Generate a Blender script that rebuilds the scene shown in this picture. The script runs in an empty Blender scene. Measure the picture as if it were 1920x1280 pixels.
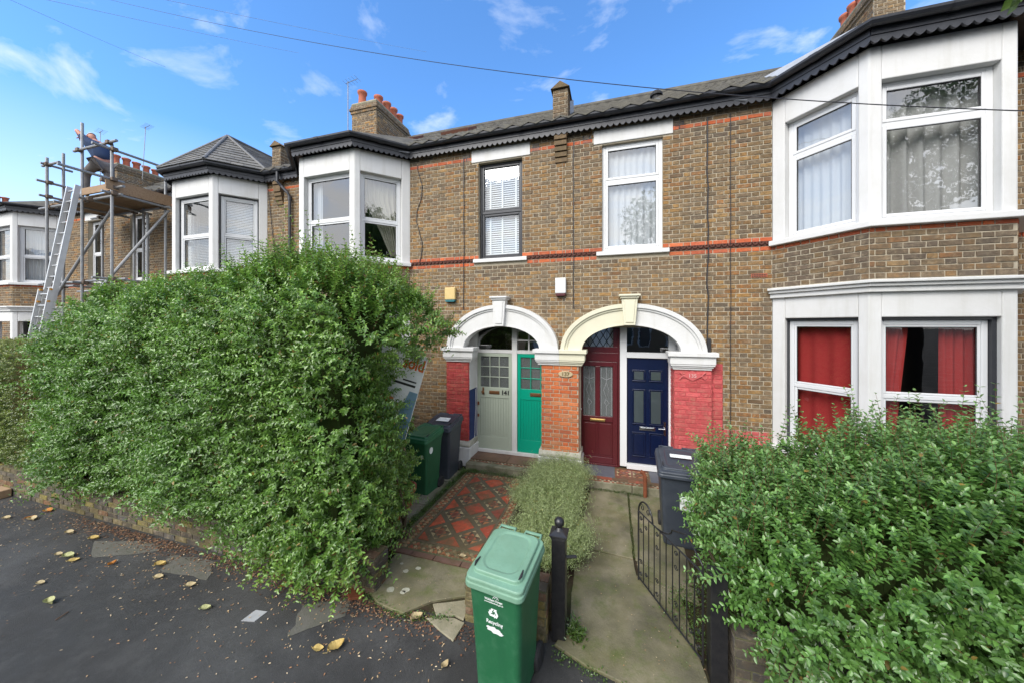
import bpy, math, random
import numpy as np
from mathutils import Vector, Matrix
R = math.radians
random.seed(7)
rng = np.random.default_rng(7)
scene = bpy.context.scene
COL = scene.collection

# ---------------------------------------------------------------- camera
cam_d = bpy.data.cameras.new('camera')
cam = bpy.data.objects.new('camera', cam_d); COL.objects.link(cam)
cam.location = (0, -6.4, 2.86)
cam.rotation_euler = (R(90), 0, R(16.8))
cam_d.sensor_width = 36.0
cam_d.lens = 36.0*630/1920
cam_d.shift_y = -32/1920
cam_d.clip_start = 0.05; cam_d.clip_end = 900
scene.camera = cam

# ---------------------------------------------------------------- light
SUN_EL, SUN_AZ = 42, 202     # azimuth measured clockwise from +Y: behind the camera, to its left
world = bpy.data.worlds.new('World'); scene.world = world
world.use_nodes = True
nt = world.node_tree; nt.nodes.clear()
def wn(t, **k):
    n = nt.nodes.new(t)
    for a, b in k.items(): setattr(n, a, b)
    return n
out = wn('ShaderNodeOutputWorld'); bg = wn('ShaderNodeBackground'); bg.inputs['Strength'].default_value = 0.10
sky = wn('ShaderNodeTexSky', sky_type='NISHITA', sun_disc=False, sun_elevation=R(SUN_EL), sun_rotation=R(SUN_AZ),
         altitude=50, air_density=1.0, dust_density=0.6, ozone_density=3.0)
tc = wn('ShaderNodeTexCoord')
sep = wn('ShaderNodeSeparateXYZ'); nt.links.new(tc.outputs['Generated'], sep.inputs[0])
# clouds laid out on a plane high above the street: direction.xy / (direction.z + a little)
addz = wn('ShaderNodeMath', operation='ADD'); addz.inputs[1].default_value = 0.22; nt.links.new(sep.outputs['Z'], addz.inputs[0])
mx = wn('ShaderNodeMath', operation='MAXIMUM'); mx.inputs[1].default_value = 0.05; nt.links.new(addz.outputs[0], mx.inputs[0])
dx = wn('ShaderNodeMath', operation='DIVIDE'); nt.links.new(sep.outputs['X'], dx.inputs[0]); nt.links.new(mx.outputs[0], dx.inputs[1])
dy = wn('ShaderNodeMath', operation='DIVIDE'); nt.links.new(sep.outputs['Y'], dy.inputs[0]); nt.links.new(mx.outputs[0], dy.inputs[1])
cmb = wn('ShaderNodeCombineXYZ'); nt.links.new(dx.outputs[0], cmb.inputs[0]); nt.links.new(dy.outputs[0], cmb.inputs[1])
mp = wn('ShaderNodeMapping'); mp.inputs['Location'].default_value = (1.2, 0.7, 0); mp.inputs['Scale'].default_value = (1.4, 1.7, 1)
nt.links.new(cmb.outputs[0], mp.inputs[0])
nz = wn('ShaderNodeTexNoise'); nz.inputs['Scale'].default_value = 2.3; nz.inputs['Detail'].default_value = 9; nz.inputs['Roughness'].default_value = 0.56
nz.inputs['Distortion'].default_value = 0.4
nt.links.new(mp.outputs[0], nz.inputs['Vector'])
cr = wn('ShaderNodeMapRange'); cr.inputs['From Min'].default_value = 0.55; cr.inputs['From Max'].default_value = 0.82
nt.links.new(nz.outputs['Fac'], cr.inputs['Value'])
# thicker, paler towards the horizon
hz = wn('ShaderNodeMapRange'); hz.inputs['From Min'].default_value = 0.02; hz.inputs['From Max'].default_value = 0.40
hz.inputs['To Min'].default_value = 0.85; hz.inputs['To Max'].default_value = 0.0
nt.links.new(sep.outputs['Z'], hz.inputs['Value'])
cadd = wn('ShaderNodeMath', operation='ADD', use_clamp=True); nt.links.new(cr.outputs[0], cadd.inputs[0]); nt.links.new(hz.outputs[0], cadd.inputs[1])
tint = wn('ShaderNodeMix', data_type='RGBA', blend_type='MULTIPLY'); tint.inputs['Factor'].default_value = 1.0
nt.links.new(sky.outputs[0], tint.inputs[6]); tint.inputs[7].default_value = (0.66, 1.02, 1.30, 1)
mixc = wn('ShaderNodeMix', data_type='RGBA'); nt.links.new(cadd.outputs[0], mixc.inputs['Factor'])
nt.links.new(tint.outputs[2], mixc.inputs[6]); mixc.inputs[7].default_value = (4.1, 4.45, 4.9, 1)
# the far half of the sky, over the other side of the street, is mostly white cloud (the panes show it)
rear = wn('ShaderNodeMapRange', interpolation_type='SMOOTHSTEP'); rear.inputs['From Min'].default_value = 0.15; rear.inputs['From Max'].default_value = -0.55
rear.inputs['To Min'].default_value = 0.0; rear.inputs['To Max'].default_value = 0.85; nt.links.new(sep.outputs['Y'], rear.inputs['Value'])
nz2 = wn('ShaderNodeMapRange'); nz2.inputs['From Min'].default_value = 0.30; nz2.inputs['From Max'].default_value = 0.55; nz2.inputs['To Min'].default_value = 0.55; nt.links.new(nz.outputs['Fac'], nz2.inputs['Value'])
rm = wn('ShaderNodeMath', operation='MULTIPLY'); nt.links.new(rear.outputs[0], rm.inputs[0]); nt.links.new(nz2.outputs[0], rm.inputs[1])
mixr = wn('ShaderNodeMix', data_type='RGBA'); nt.links.new(rm.outputs[0], mixr.inputs['Factor']); nt.links.new(mixc.outputs[2], mixr.inputs[6]); mixr.inputs[7].default_value = (7.6, 7.4, 7.1, 1)
nt.links.new(mixr.outputs[2], bg.inputs['Color']); nt.links.new(bg.outputs[0], out.inputs['Surface'])

sun_d = bpy.data.lights.new('sun', 'SUN'); sun = bpy.data.objects.new('sun', sun_d); COL.objects.link(sun)
sun_d.energy = 1.5; sun_d.angle = R(38); sun_d.color = (1.0, 0.955, 0.89)
az = R(SUN_AZ); el = R(SUN_EL)
sd = Vector((math.sin(az)*math.cos(el), math.cos(az)*math.cos(el), math.sin(el)))
sun.rotation_euler = sd.to_track_quat('Z', 'Y').to_euler()
sun.location = (0, -20, 30)
scene.view_settings.view_transform = 'Standard'; scene.view_settings.look = 'None'
scene.view_settings.exposure = 1.48; scene.view_settings.gamma = 1; scene.view_settings.use_curve_mapping = False
scene.render.engine = 'CYCLES'
scene.cycles.max_bounces = 7; scene.cycles.transparent_max_bounces = 12; scene.cycles.use_denoising = True
scene.cycles.caustics_reflective = False; scene.cycles.caustics_refractive = False

# ---------------------------------------------------------------- materials
MATS = {}
def mat(name, col=(0.5,0.5,0.5), rough=0.6, spec=0.5, metal=0.0, attr=False, vary=0.0, vscale=6.0, vcol=None, v2=0.0, v2scale=1.2, v2col=(0.05,0.05,0.05),
        v3=0.0, v3scale=13.0, v3col=(0.5,0.45,0.36), streak=0.0, scol=(0.3,0.29,0.25), bump=0.0, bscale=60.0, transl=0.0, rvary=0.0, local=False, stretch=None, ao=False):
    """Principled material; vary mixes in vcol by fine noise, v2 mixes in v2col by broad patchy noise."""
    m = bpy.data.materials.new(name); MATS[name] = m; m.use_nodes = True
    t = m.node_tree; N = t.nodes; L = t.links; b = N['Principled BSDF']
    b.inputs['Roughness'].default_value = rough; b.inputs['Specular IOR Level'].default_value = spec; b.inputs['Metallic'].default_value = metal
    if local: g = N.new('ShaderNodeTexCoord'); pos = g.outputs['Object']
    else: g = N.new('ShaderNodeNewGeometry'); pos = g.outputs['Position']
    if stretch:
        mpn = N.new('ShaderNodeMapping'); mpn.inputs['Scale'].default_value = stretch; L.new(pos, mpn.inputs[0]); pos = mpn.outputs[0]
    if attr: a = N.new('ShaderNodeAttribute'); a.attribute_name = 'Col'; c = a.outputs['Color']
    else: a = N.new('ShaderNodeRGB'); a.outputs[0].default_value = (*col, 1); c = a.outputs[0]
    def noise(s, d=5, r=0.6):
        n = N.new('ShaderNodeTexNoise'); n.inputs['Scale'].default_value = s; n.inputs['Detail'].default_value = d; n.inputs['Roughness'].default_value = r
        L.new(pos, n.inputs['Vector']); return n.outputs['Fac']
    def rng_(v, a0, a1, b0, b1):
        n = N.new('ShaderNodeMapRange'); L.new(v, n.inputs['Value'])
        for k, x in zip(('From Min','From Max','To Min','To Max'), (a0,a1,b0,b1)): n.inputs[k].default_value = x
        return n.outputs[0]
    def mix(f, c0, c1, mode='MIX'):
        n = N.new('ShaderNodeMix'); n.data_type = 'RGBA'; n.blend_type = mode
        L.new(f, n.inputs['Factor'])
        L.new(c0, n.inputs[6])
        if isinstance(c1, tuple): n.inputs[7].default_value = (*c1, 1)
        else: L.new(c1, n.inputs[7])
        return n.outputs[2]
    if vary:
        c = mix(rng_(noise(vscale), 0.35, 0.68, 0, vary), c, vcol if vcol else tuple(x*0.45 for x in col))
    if v2:
        c = mix(rng_(noise(v2scale, 7, 0.65), 0.45, 0.66, 0, v2), c, v2col)
    if v3:
        c = mix(rng_(noise(v3scale, 8, 0.75), 0.50, 0.66, 0, v3), c, v3col)
    if streak:   # rain streaks: noise drawn out vertically
        sm = N.new('ShaderNodeMapping'); sm.inputs['Scale'].default_value = (7, 7, 0.55); L.new(pos, sm.inputs[0])
        sn = N.new('ShaderNodeTexNoise'); sn.inputs['Scale'].default_value = 1.0; sn.inputs['Detail'].default_value = 6; sn.inputs['Roughness'].default_value = 0.65; L.new(sm.outputs[0], sn.inputs['Vector'])
        c = mix(rng_(sn.outputs['Fac'], 0.50, 0.72, 0, streak), c, scol)
    L.new(c, b.inputs['Base Color'])
    if rvary:
        L.new(rng_(noise(v2scale*1.4+0.3, 6), 0.4, 0.6, max(0.05, rough-rvary), min(1, rough+rvary)), b.inputs['Roughness'])
    if bump:
        bn = N.new('ShaderNodeBump'); bn.inputs['Strength'].default_value = bump; bn.inputs['Distance'].default_value = 0.01
        L.new(noise(bscale, 6, 0.7), bn.inputs['Height']); L.new(bn.outputs[0], b.inputs['Normal'])
    if transl:
        tr = N.new('ShaderNodeBsdfTranslucent'); L.new(c, tr.inputs['Color']); ms = N.new('ShaderNodeMixShader'); ms.inputs[0].default_value = transl
        L.new(b.outputs[0], ms.inputs[1]); L.new(tr.outputs[0], ms.inputs[2]); L.new(ms.outputs[0], N['Material Output'].inputs['Surface'])
    return m

mat('brick', attr=True, rough=0.88, spec=0.25, vary=0.72, vscale=19, vcol=(0.10,0.077,0.05), v3=0.5, v3scale=11, v3col=(0.37,0.295,0.195), streak=0.4, scol=(0.12,0.10,0.08), v2=0.45, v2scale=0.9, v2col=(0.10,0.085,0.07), bump=0.9, bscale=90)
mat('brick_clean', attr=True, rough=0.85, spec=0.25, v3=0.3, v3scale=9, v3col=(0.45,0.30,0.2), vary=0.35, vscale=30, vcol=(0.16,0.05,0.03), v2=0.2, v2scale=2.5, v2col=(0.18,0.14,0.09), bump=0.7, bscale=80)
mat('mortar', (0.49,0.43,0.325), 0.95, 0.15, vary=0.5, vscale=25, vcol=(0.30,0.26,0.20), v2=0.35, v2scale=1.1, v2col=(0.22,0.19,0.15), bump=0.8, bscale=120)
mat('mortar_mossy', (0.16,0.15,0.09), 0.95, 0.15, vary=0.7, vscale=14, vcol=(0.06,0.07,0.03), bump=0.8, bscale=120)
mat('red_paint', (0.52,0.085,0.095), 0.55, 0.4, vary=0.3, vscale=9, vcol=(0.32,0.05,0.05), v2=0.4, v2scale=2.2, v2col=(0.5,0.09,0.09), streak=0.5, scol=(0.36,0.07,0.07), bump=0.35, bscale=40)
mat('white_render', (0.65,0.65,0.645), 0.6, 0.35, vary=0.16, vscale=5, vcol=(0.52,0.515,0.49), v2=0.32, v2scale=1.9, v2col=(0.53,0.525,0.49), streak=0.45, scol=(0.50,0.49,0.45), bump=0.25, bscale=22)
mat('cream_render', (0.66,0.635,0.49), 0.6, 0.35, vary=0.22, vscale=6, vcol=(0.55,0.52,0.38), v2=0.2, v2scale=1.5, v2col=(0.55,0.53,0.42), bump=0.15, bscale=22)
mat('plastic_white', (0.67,0.68,0.69), 0.28, 0.5, vary=0.08, vscale=3, vcol=(0.66,0.67,0.66))
mat('timber_black', (0.022,0.024,0.030), 0.35, 0.5, vary=0.3, vscale=12, vcol=(0.05,0.05,0.055))
mat('fascia_black', (0.020,0.022,0.030), 0.42, 0.5, vary=0.5, vscale=7, vcol=(0.055,0.057,0.065), bump=0.1, bscale=30)
mat('iron_black', (0.012,0.012,0.014), 0.33, 0.55, vary=0.4, vscale=18, vcol=(0.04,0.038,0.035), bump=0.25, bscale=60)
mat('slate', attr=True, rough=0.7, spec=0.4, vary=0.5, vscale=20, vcol=(0.26,0.25,0.22), v2=0.4, v2scale=2.0, v2col=(0.09,0.085,0.075), bump=0.5, bscale=60)
mat('roof_tile', (0.11,0.105,0.095), 0.9, 0.2, vary=0.6, vscale=9, vcol=(0.06,0.055,0.045), v2=0.6, v2scale=3.0, v2col=(0.17,0.16,0.125), bump=0.6, bscale=70)
mat('lead_dark', (0.15,0.15,0.15), 0.6, 0.4, vary=0.5, vscale=9, vcol=(0.08,0.08,0.08))
mat('lead', (0.36,0.37,0.38), 0.55, 0.5, vary=0.4, vscale=9, vcol=(0.2,0.2,0.2), bump=0.3, bscale=30)
mat('terracotta', (0.42,0.12,0.065), 0.75, 0.3, vary=0.35, vscale=12, vcol=(0.22,0.07,0.045), v2=0.3, v2scale=3, v2col=(0.2,0.12,0.08), bump=0.2)
mat('dark_room', (0.10,0.09,0.08), 0.9, 0.1)
mat('stone_sill', (0.66,0.66,0.655), 0.55, 0.35, vary=0.2, vscale=8, vcol=(0.55,0.55,0.52))
mat('string_mould', (0.15,0.065,0.05), 0.8, 0.25, vary=0.5, vscale=25, vcol=(0.05,0.035,0.03), bump=0.4)
mat('stone_plinth', (0.5,0.48,0.42), 0.85, 0.2, vary=0.5, vscale=7, vcol=(0.22,0.22,0.15), v2=0.4, v2scale=3, v2col=(0.15,0.16,0.08), bump=0.5)
mat('step_stone', (0.25,0.23,0.165), 0.85, 0.25, vary=0.6, vscale=6, vcol=(0.10,0.10,0.055), v2=0.5, v2scale=3, v2col=(0.06,0.07,0.025), bump=0.6, bscale=50)
mat('slab', (0.23,0.205,0.135), 0.62, 0.35, vary=0.75, vscale=3.1, vcol=(0.11,0.11,0.04), v2=0.85, v2scale=1.3, v2col=(0.08,0.075,0.05), v3=0.75, v3scale=4.0, v3col=(0.09,0.115,0.03), bump=0.55, bscale=55, rvary=0.25)
mat('slab_pale', (0.30,0.27,0.19), 0.75, 0.3, vary=0.6, vscale=7, vcol=(0.13,0.13,0.07), bump=0.6, bscale=55)
mat('concrete', (0.26,0.24,0.18), 0.85, 0.25, vary=0.6, vscale=5, vcol=(0.10,0.10,0.05), bump=0.5, bscale=50)
mat('asphalt', (0.029,0.0287,0.0283), 0.6, 0.4, vary=0.45, vscale=150, vcol=(0.09,0.09,0.088), v2=0.55, v2scale=0.75, v2col=(0.10,0.10,0.098), v3=0.35, v3scale=4.0, v3col=(0.10,0.10,0.095), bump=1.0, bscale=260, rvary=0.22)
mat('patch', (0.125,0.12,0.105), 0.75, 0.3, vary=0.5, vscale=9, vcol=(0.07,0.075,0.05), bump=0.8, bscale=90)
mat('soil', (0.055,0.04,0.026), 0.95, 0.1, vary=0.7, vscale=11, vcol=(0.025,0.022,0.014), v2=0.5, v2scale=3, v2col=(0.05,0.07,0.02), bump=1.0, bscale=45)
mat('encaustic', attr=True, rough=0.5, spec=0.45, vary=0.6, vscale=17, vcol=(0.09,0.065,0.035), v2=0.85, v2scale=2.6, v2col=(0.10,0.082,0.042), bump=0.3, bscale=70, rvary=0.2)
mat('quarry', (0.14,0.065,0.035), 0.35, 0.5, vary=0.6, vscale=7, vcol=(0.05,0.03,0.02), v2=0.5, v2scale=3, v2col=(0.2,0.12,0.07), bump=0.2)
mat('slate_floor', (0.10,0.105,0.125), 0.5, 0.5, vary=0.3, vscale=9, vcol=(0.06,0.065,0.075), bump=0.2)
mat('door_sage', (0.375,0.42,0.345), 0.45, 0.4, vary=0.15, vscale=6, vcol=(0.30,0.34,0.28), bump=0.06, bscale=40)
mat('door_teal', (0.0,0.33,0.21), 0.35, 0.45, vary=0.15, vscale=6, vcol=(0.0,0.28,0.19), bump=0.05, bscale=40)
mat('door_maroon', (0.085,0.012,0.016), 0.25, 0.5, vary=0.2, vscale=6, vcol=(0.06,0.01,0.012))
mat('door_navy', (0.004,0.009,0.036), 0.22, 0.5, vary=0.2, vscale=6, vcol=(0.01,0.018,0.06))
mat('navy_paint', (0.012,0.03,0.13), 0.5, 0.4)
mat('brass', (0.62,0.42,0.16), 0.3, 0.5, metal=0.9, vary=0.3, vscale=30, vcol=(0.3,0.2,0.08))
mat('old_brass', (0.20,0.09,0.035), 0.45, 0.5, metal=0.4, vary=0.4, vscale=30, vcol=(0.1,0.05,0.03))
mat('chrome', (0.75,0.76,0.78), 0.2, 0.5, metal=1.0)
mat('lettering_black', (0.02,0.02,0.02), 0.5)
mat('lettering_gold', (0.13,0.085,0.02), 0.4, metal=0.3)
mat('print_white', (0.72,0.76,0.74), 0.55)
mat('print_orange', (0.62,0.10,0.015), 0.5)
mat('print_grey', (0.45,0.47,0.47), 0.5)
mat('sign_blue', (0.16,0.27,0.36), 0.5)
mat('sign_white', (0.76,0.77,0.78), 0.45, vary=0.15, vscale=5, vcol=(0.6,0.6,0.58))
mat('bin_green', (0.016,0.112,0.045), 0.42, 0.45, vary=0.3, vscale=5, vcol=(0.03,0.12,0.06), v2=0.3, v2scale=2.2, v2col=(0.04,0.17,0.08), v3=0.25, v3scale=9, v3col=(0.08,0.20,0.12), streak=0.5, scol=(0.012,0.075,0.035), bump=0.12, bscale=50, local=True)
mat('bin_green_lid', (0.15,0.27,0.185), 0.45, 0.45, vary=0.35, vscale=7, vcol=(0.22,0.42,0.31), v2=0.25, v2scale=3, v2col=(0.10,0.24,0.15), v3=0.3, v3scale=14, v3col=(0.08,0.16,0.10), bump=0.12, bscale=50, local=True)
mat('bin_green_dark', (0.02,0.10,0.045), 0.45, 0.45, vary=0.3, vscale=5, vcol=(0.03,0.13,0.06), bump=0.1, local=True)
mat('bin_charcoal', (0.035,0.043,0.058), 0.42, 0.45, vary=0.3, vscale=6, vcol=(0.06,0.07,0.085), v2=0.2, v2scale=3, v2col=(0.09,0.10,0.115), bump=0.12, bscale=50, local=True)
mat('rubber', (0.02,0.02,0.022), 0.7, 0.3, vary=0.4, vscale=12, vcol=(0.06,0.06,0.06))
mat('curtain_white', (0.74,0.75,0.78), 0.9, 0.1, transl=0.35)
mat('curtain_grey', (0.52,0.50,0.49), 0.9, 0.1, transl=0.2)
mat('curtain_cream', (0.5,0.47,0.39), 0.8, 0.15, transl=0.2)
mat('curtain_red', (0.45,0.045,0.045), 0.85, 0.1, transl=0.15)
mat('blind_white', (0.80,0.81,0.83), 0.5, 0.3, transl=0.2)
mat('galvanised', (0.30,0.31,0.32), 0.5, 0.5, metal=0.5, vary=0.5, vscale=9, vcol=(0.17,0.16,0.15), bump=0.1)
mat('coupler', (0.16,0.12,0.09), 0.6, 0.4, metal=0.4)
mat('scaffold_board', (0.36,0.25,0.16), 0.85, 0.2, vary=0.6, vscale=6, vcol=(0.22,0.14,0.09), stretch=(1,6,6), bump=0.3)
mat('aluminium', (0.62,0.63,0.63), 0.42, 0.5, metal=0.65, vary=0.3, vscale=8, vcol=(0.42,0.42,0.42))
mat('strap_orange', (0.6,0.28,0.03), 0.5)
mat('skin', (0.50,0.24,0.17), 0.6, 0.35)
mat('shirt_blue', (0.05,0.075,0.14), 0.85, 0.1, vary=0.3, vscale=8, vcol=(0.03,0.045,0.09))
mat('trouser_grey', (0.20,0.185,0.175), 0.9, 0.1, vary=0.5, vscale=12, vcol=(0.10,0.09,0.09))
mat('boot', (0.25,0.17,0.11), 0.8, 0.2)
mat('hair', (0.42,0.36,0.32), 0.8, 0.2)
mat('wire', (0.03,0.03,0.035), 0.5, 0.4)
mat('wire_grey', (0.25,0.27,0.30), 0.5, 0.4)
mat('bark', (0.10,0.075,0.05), 0.9, 0.15, vary=0.6, vscale=14, vcol=(0.05,0.04,0.03), bump=0.8, bscale=40)
mat('twig', (0.16,0.085,0.045), 0.85, 0.2)
mat('privet_leaf', attr=True, rough=0.34, spec=0.9, transl=0.38)
mat('tree_leaf', attr=True, rough=0.45, spec=0.4, transl=0.3)
mat('dry_leaf', attr=True, rough=0.7, spec=0.3, transl=0.1, local=False)
mat('lavender', attr=True, rough=0.8, spec=0.2, transl=0.2)
mat('moss', (0.055,0.10,0.015), 0.95, 0.1, vary=0.6, vscale=30, vcol=(0.02,0.045,0.01), bump=1.0, bscale=120)
mat('hedge_core', (0.05,0.085,0.025), 1.0, 0.05, vary=0.6, vscale=12, vcol=(0.03,0.018,0.01))  # tone stands for the shade deep inside the hedges
mat('rusty', (0.20,0.065,0.03), 0.85, 0.2, vary=0.5, vscale=15, vcol=(0.08,0.03,0.02), bump=0.4)
mat('alarm_yellow', (0.60,0.45,0.19), 0.45, vary=0.2, vscale=8, vcol=(0.5,0.35,0.12))
mat('alarm_teal', (0.02,0.13,0.15), 0.4)
mat('alarm_dark', (0.08,0.015,0.02), 0.4)
mat('plaque_stone', (0.45,0.36,0.22), 0.7)
mat('print_pink', (0.62,0.35,0.33), 0.6)
mat('navy_pane', (0.05,0.065,0.07), 0.06, 0.8)
mat('lichen', (0.42,0.42,0.34), 0.9, 0.1, vary=0.5, vscale=30, vcol=(0.25,0.24,0.15))
mat('lav_core', (0.06,0.075,0.03), 1.0, 0.05, vary=0.6, vscale=30, vcol=(0.03,0.035,0.015))
mat('opp_brick', (0.26,0.18,0.11), 0.9, 0.2, vary=0.5, vscale=6)
mat('roof_frame', (0.16,0.07,0.045), 0.7, 0.3)
mat('plaque_red', (0.5,0.10,0.10), 0.5)
mat('pine_board', (0.36,0.25,0.15), 0.8, vary=0.4, vscale=9, vcol=(0.24,0.15,0.09))

def glass(name, tint=(0.9,0.95,0.95), refl=1.0, rough=0.0, ripple=0.0, dens=0.0):
    m = bpy.data.materials.new(name); MATS[name] = m; m.use_nodes = True
    N = m.node_tree.nodes; L = m.node_tree.links; N.remove(N['Principled BSDF'])
    tr = N.new('ShaderNodeBsdfTransparent'); tr.inputs[0].default_value = (*tint, 1)
    gl = N.new('ShaderNodeBsdfGlossy'); gl.inputs['Roughness'].default_value = rough; gl.inputs[0].default_value = (1,1,1,1)
    # Schlick reflectance from |N.I|, the same from both sides of the thin pane
    g0 = N.new('ShaderNodeNewGeometry'); dt = N.new('ShaderNodeVectorMath'); dt.operation = 'DOT_PRODUCT'; L.new(g0.outputs['Incoming'], dt.inputs[0]); L.new(g0.outputs['Normal'], dt.inputs[1])
    def M_(op, a, b=None):
        n = N.new('ShaderNodeMath'); n.operation = op
        for i, x in enumerate((a, b)):
            if x is None: continue
            if isinstance(x, (int, float)): n.inputs[i].default_value = x
            else: L.new(x, n.inputs[i])
        return n.outputs[0]
    k = M_('POWER', M_('SUBTRACT', 1.0, M_('ABSOLUTE', dt.outputs['Value'])), 5.0); F_ = M_('ADD', M_('MULTIPLY', k, 1-refl), refl)
    ms = N.new('ShaderNodeMixShader'); L.new(F_, ms.inputs[0]); L.new(tr.outputs[0], ms.inputs[1]); L.new(gl.outputs[0], ms.inputs[2])
    if ripple:
        g = N.new('ShaderNodeNewGeometry'); n = N.new('ShaderNodeTexNoise'); n.inputs['Scale'].default_value = 3.0; n.inputs['Detail'].default_value = 3
        L.new(g.outputs['Position'], n.inputs['Vector'])
        b = N.new('ShaderNodeBump'); b.inputs['Strength'].default_value = ripple; b.inputs['Distance'].default_value = 0.02; L.new(n.outputs['Fac'], b.inputs['Height'])
        L.new(b.outputs[0], gl.inputs['Normal'])
    o = ms.outputs[0]
    if dens:
        df = N.new('ShaderNodeBsdfDiffuse'); df.inputs[0].default_value = (0.35,0.38,0.38,1); m2 = N.new('ShaderNodeMixShader'); m2.inputs[0].default_value = dens
        L.new(o, m2.inputs[1]); L.new(df.outputs[0], m2.inputs[2]); o = m2.outputs[0]
    L.new(o, N['Material Output'].inputs['Surface'])
    return m
glass('window_glass', tint=(0.93,0.96,0.96), refl=0.19, ripple=0.12)
glass('window_glass_low', tint=(0.85,0.9,0.88), refl=0.07, ripple=0.03)
glass('door_glass', tint=(0.75,0.8,0.8), refl=0.10, ripple=0.3, rough=0.03, dens=0.28)
glass('fan_glass', refl=0.22, ripple=0.05)

# ---------------------------------------------------------------- mesh helpers
class MB:
    def __init__(s): s.v = []; s.f = []; s.c = []; s.mi = []
    def add(s, vs, fs, col=None, mi=0):
        o = len(s.v); s.v.extend([tuple(p) for p in vs])
        for f in fs: s.f.append(tuple(i+o for i in f)); s.c.append(col); s.mi.append(mi)
        return s
    def box(s, x0, x1, y0, y1, z0, z1, col=None, mi=0):
        return s.add([(x0,y0,z0),(x1,y0,z0),(x1,y1,z0),(x0,y1,z0),(x0,y0,z1),(x1,y0,z1),(x1,y1,z1),(x0,y1,z1)],
              [(0,3,2,1),(4,5,6,7),(0,1,5,4),(1,2,6,5),(2,3,7,6),(3,0,4,7)], col, mi)
    def fbox(s, F, u0, u1, d0, d1, z0, z1, col=None, mi=0):
        """box in a face frame: u along the wall, d outward from it, z up"""
        P = lambda u, d, z: F.p(u, d, z)
        return s.add([P(u0,d1,z0),P(u1,d1,z0),P(u1,d0,z0),P(u0,d0,z0),P(u0,d1,z1),P(u1,d1,z1),P(u1,d0,z1),P(u0,d0,z1)],
              [(0,3,2,1),(4,5,6,7),(0,1,5,4),(1,2,6,5),(2,3,7,6),(3,0,4,7)], col, mi)
    def pane(s, F, u0, u1, d, z0, z1):
        return s.add([F.p(u0,d,z0), F.p(u1,d,z0), F.p(u1,d,z1), F.p(u0,d,z1)], [(0,1,2,3)])
    def prism(s, pts, a, b, fn, col=None, mi=0):
        """polygon pts (2d, ccw seen from the side a) extruded between a and b; fn(p,q,t)->3d"""
        n = len(pts); vs = [fn(p[0], p[1], a) for p in pts] + [fn(p[0], p[1], b) for p in pts]
        fs = [tuple(range(n)), tuple(range(2*n-1, n-1, -1))] + [(i, i+n, (i+1) % n+n, (i+1) % n) for i in range(n)]
        return s.add(vs, fs, col, mi)
    def strip(s, rows, closed=False, col=None, mi=0):
        n = len(rows[0]); vs = [p for r in rows for p in r]; fs = []
        for i in range(len(rows)-1):
            for j in range(n if closed else n-1):
                k = (j+1) % n
                fs.append((i*n+j, i*n+k, (i+1)*n+k, (i+1)*n+j))
        return s.add(vs, fs, col, mi)
    def tube(s, path, r, n=8, col=None, mi=0, caps=True):
        path = [Vector(p) for p in path]; rows = []
        rr = r if isinstance(r, (list, tuple)) else [r]*len(path)
        up = Vector((0,0,1)); prev = None
        for i, p in enumerate(path):
            t = (path[min(i+1, len(path)-1)]-path[max(i-1, 0)])
            t = t.normalized() if t.length > 1e-9 else Vector((0,0,1))
            if prev is None:
                ref = up if abs(t.z) < 0.9 else Vector((1,0,0)); a = t.cross(ref).normalized()
            else: a = (prev-t*prev.dot(t)).normalized()
            prev = a; b = t.cross(a)
            rows.append([p+(a*math.cos(2*math.pi*k/n)+b*math.sin(2*math.pi*k/n))*rr[i] for k in range(n)])
        s.strip(rows, True, col, mi)
        if caps:
            s.add(rows[0], [tuple(range(n-1, -1, -1))], col, mi); s.add(rows[-1], [tuple(range(n))], col, mi)
        return s
    def lathe(s, prof, c=(0,0,0), n=20, axis=2, col=None, mi=0):
        rows = []
        for r, h in prof:
            row = []
            for k in range(n):
                a = 2*math.pi*k/n; q = (r*math.cos(a), r*math.sin(a), h)
                if axis == 1: q = (q[0], q[2], q[1])
                if axis == 0: q = (q[2], q[0], q[1])
                row.append((c[0]+q[0], c[1]+q[1], c[2]+q[2]))
            rows.append(row)
        return s.strip(rows, True, col, mi)
    def build(s, name, m, parent=None, smooth=False, bevel=0, origin=None):
        me = bpy.data.meshes.new(name)
        vs = s.v if origin is None else [(p[0]-origin[0], p[1]-origin[1], p[2]-origin[2]) for p in s.v]
        me.from_pydata(vs, [], s.f); 
        ms = m if isinstance(m, (list, tuple)) else [m]
        for x in ms: me.materials.append(MATS[x])
        if len(ms) > 1: me.polygons.foreach_set('material_index', s.mi)
        if any(c is not None for c in s.c):
            at = me.color_attributes.new('Col', 'FLOAT_COLOR', 'CORNER'); arr = []
            for f, c in zip(s.f, s.c): arr.extend((*(c or (0.5,0.5,0.5)), 1.0)*len(f))
            at.data.foreach_set('color', arr)
        if smooth: me.polygons.foreach_set('use_smooth', [True]*len(me.polygons))
        me.update()
        o = bpy.data.objects.new(name, me); COL.objects.link(o)
        if bevel:
            bm_ = o.modifiers.new('bevel', 'BEVEL'); bm_.width = bevel; bm_.segments = 2; bm_.limit_method = 'ANGLE'; bm_.angle_limit = R(40)
        if parent is not None:
            o.parent = parent
            if parent.get('_root'): o.location = -parent.location if parent.get('_w') else (0,0,0)
        if origin is not None: o.location = Vector(o.location)+Vector(origin)
        return o

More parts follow.
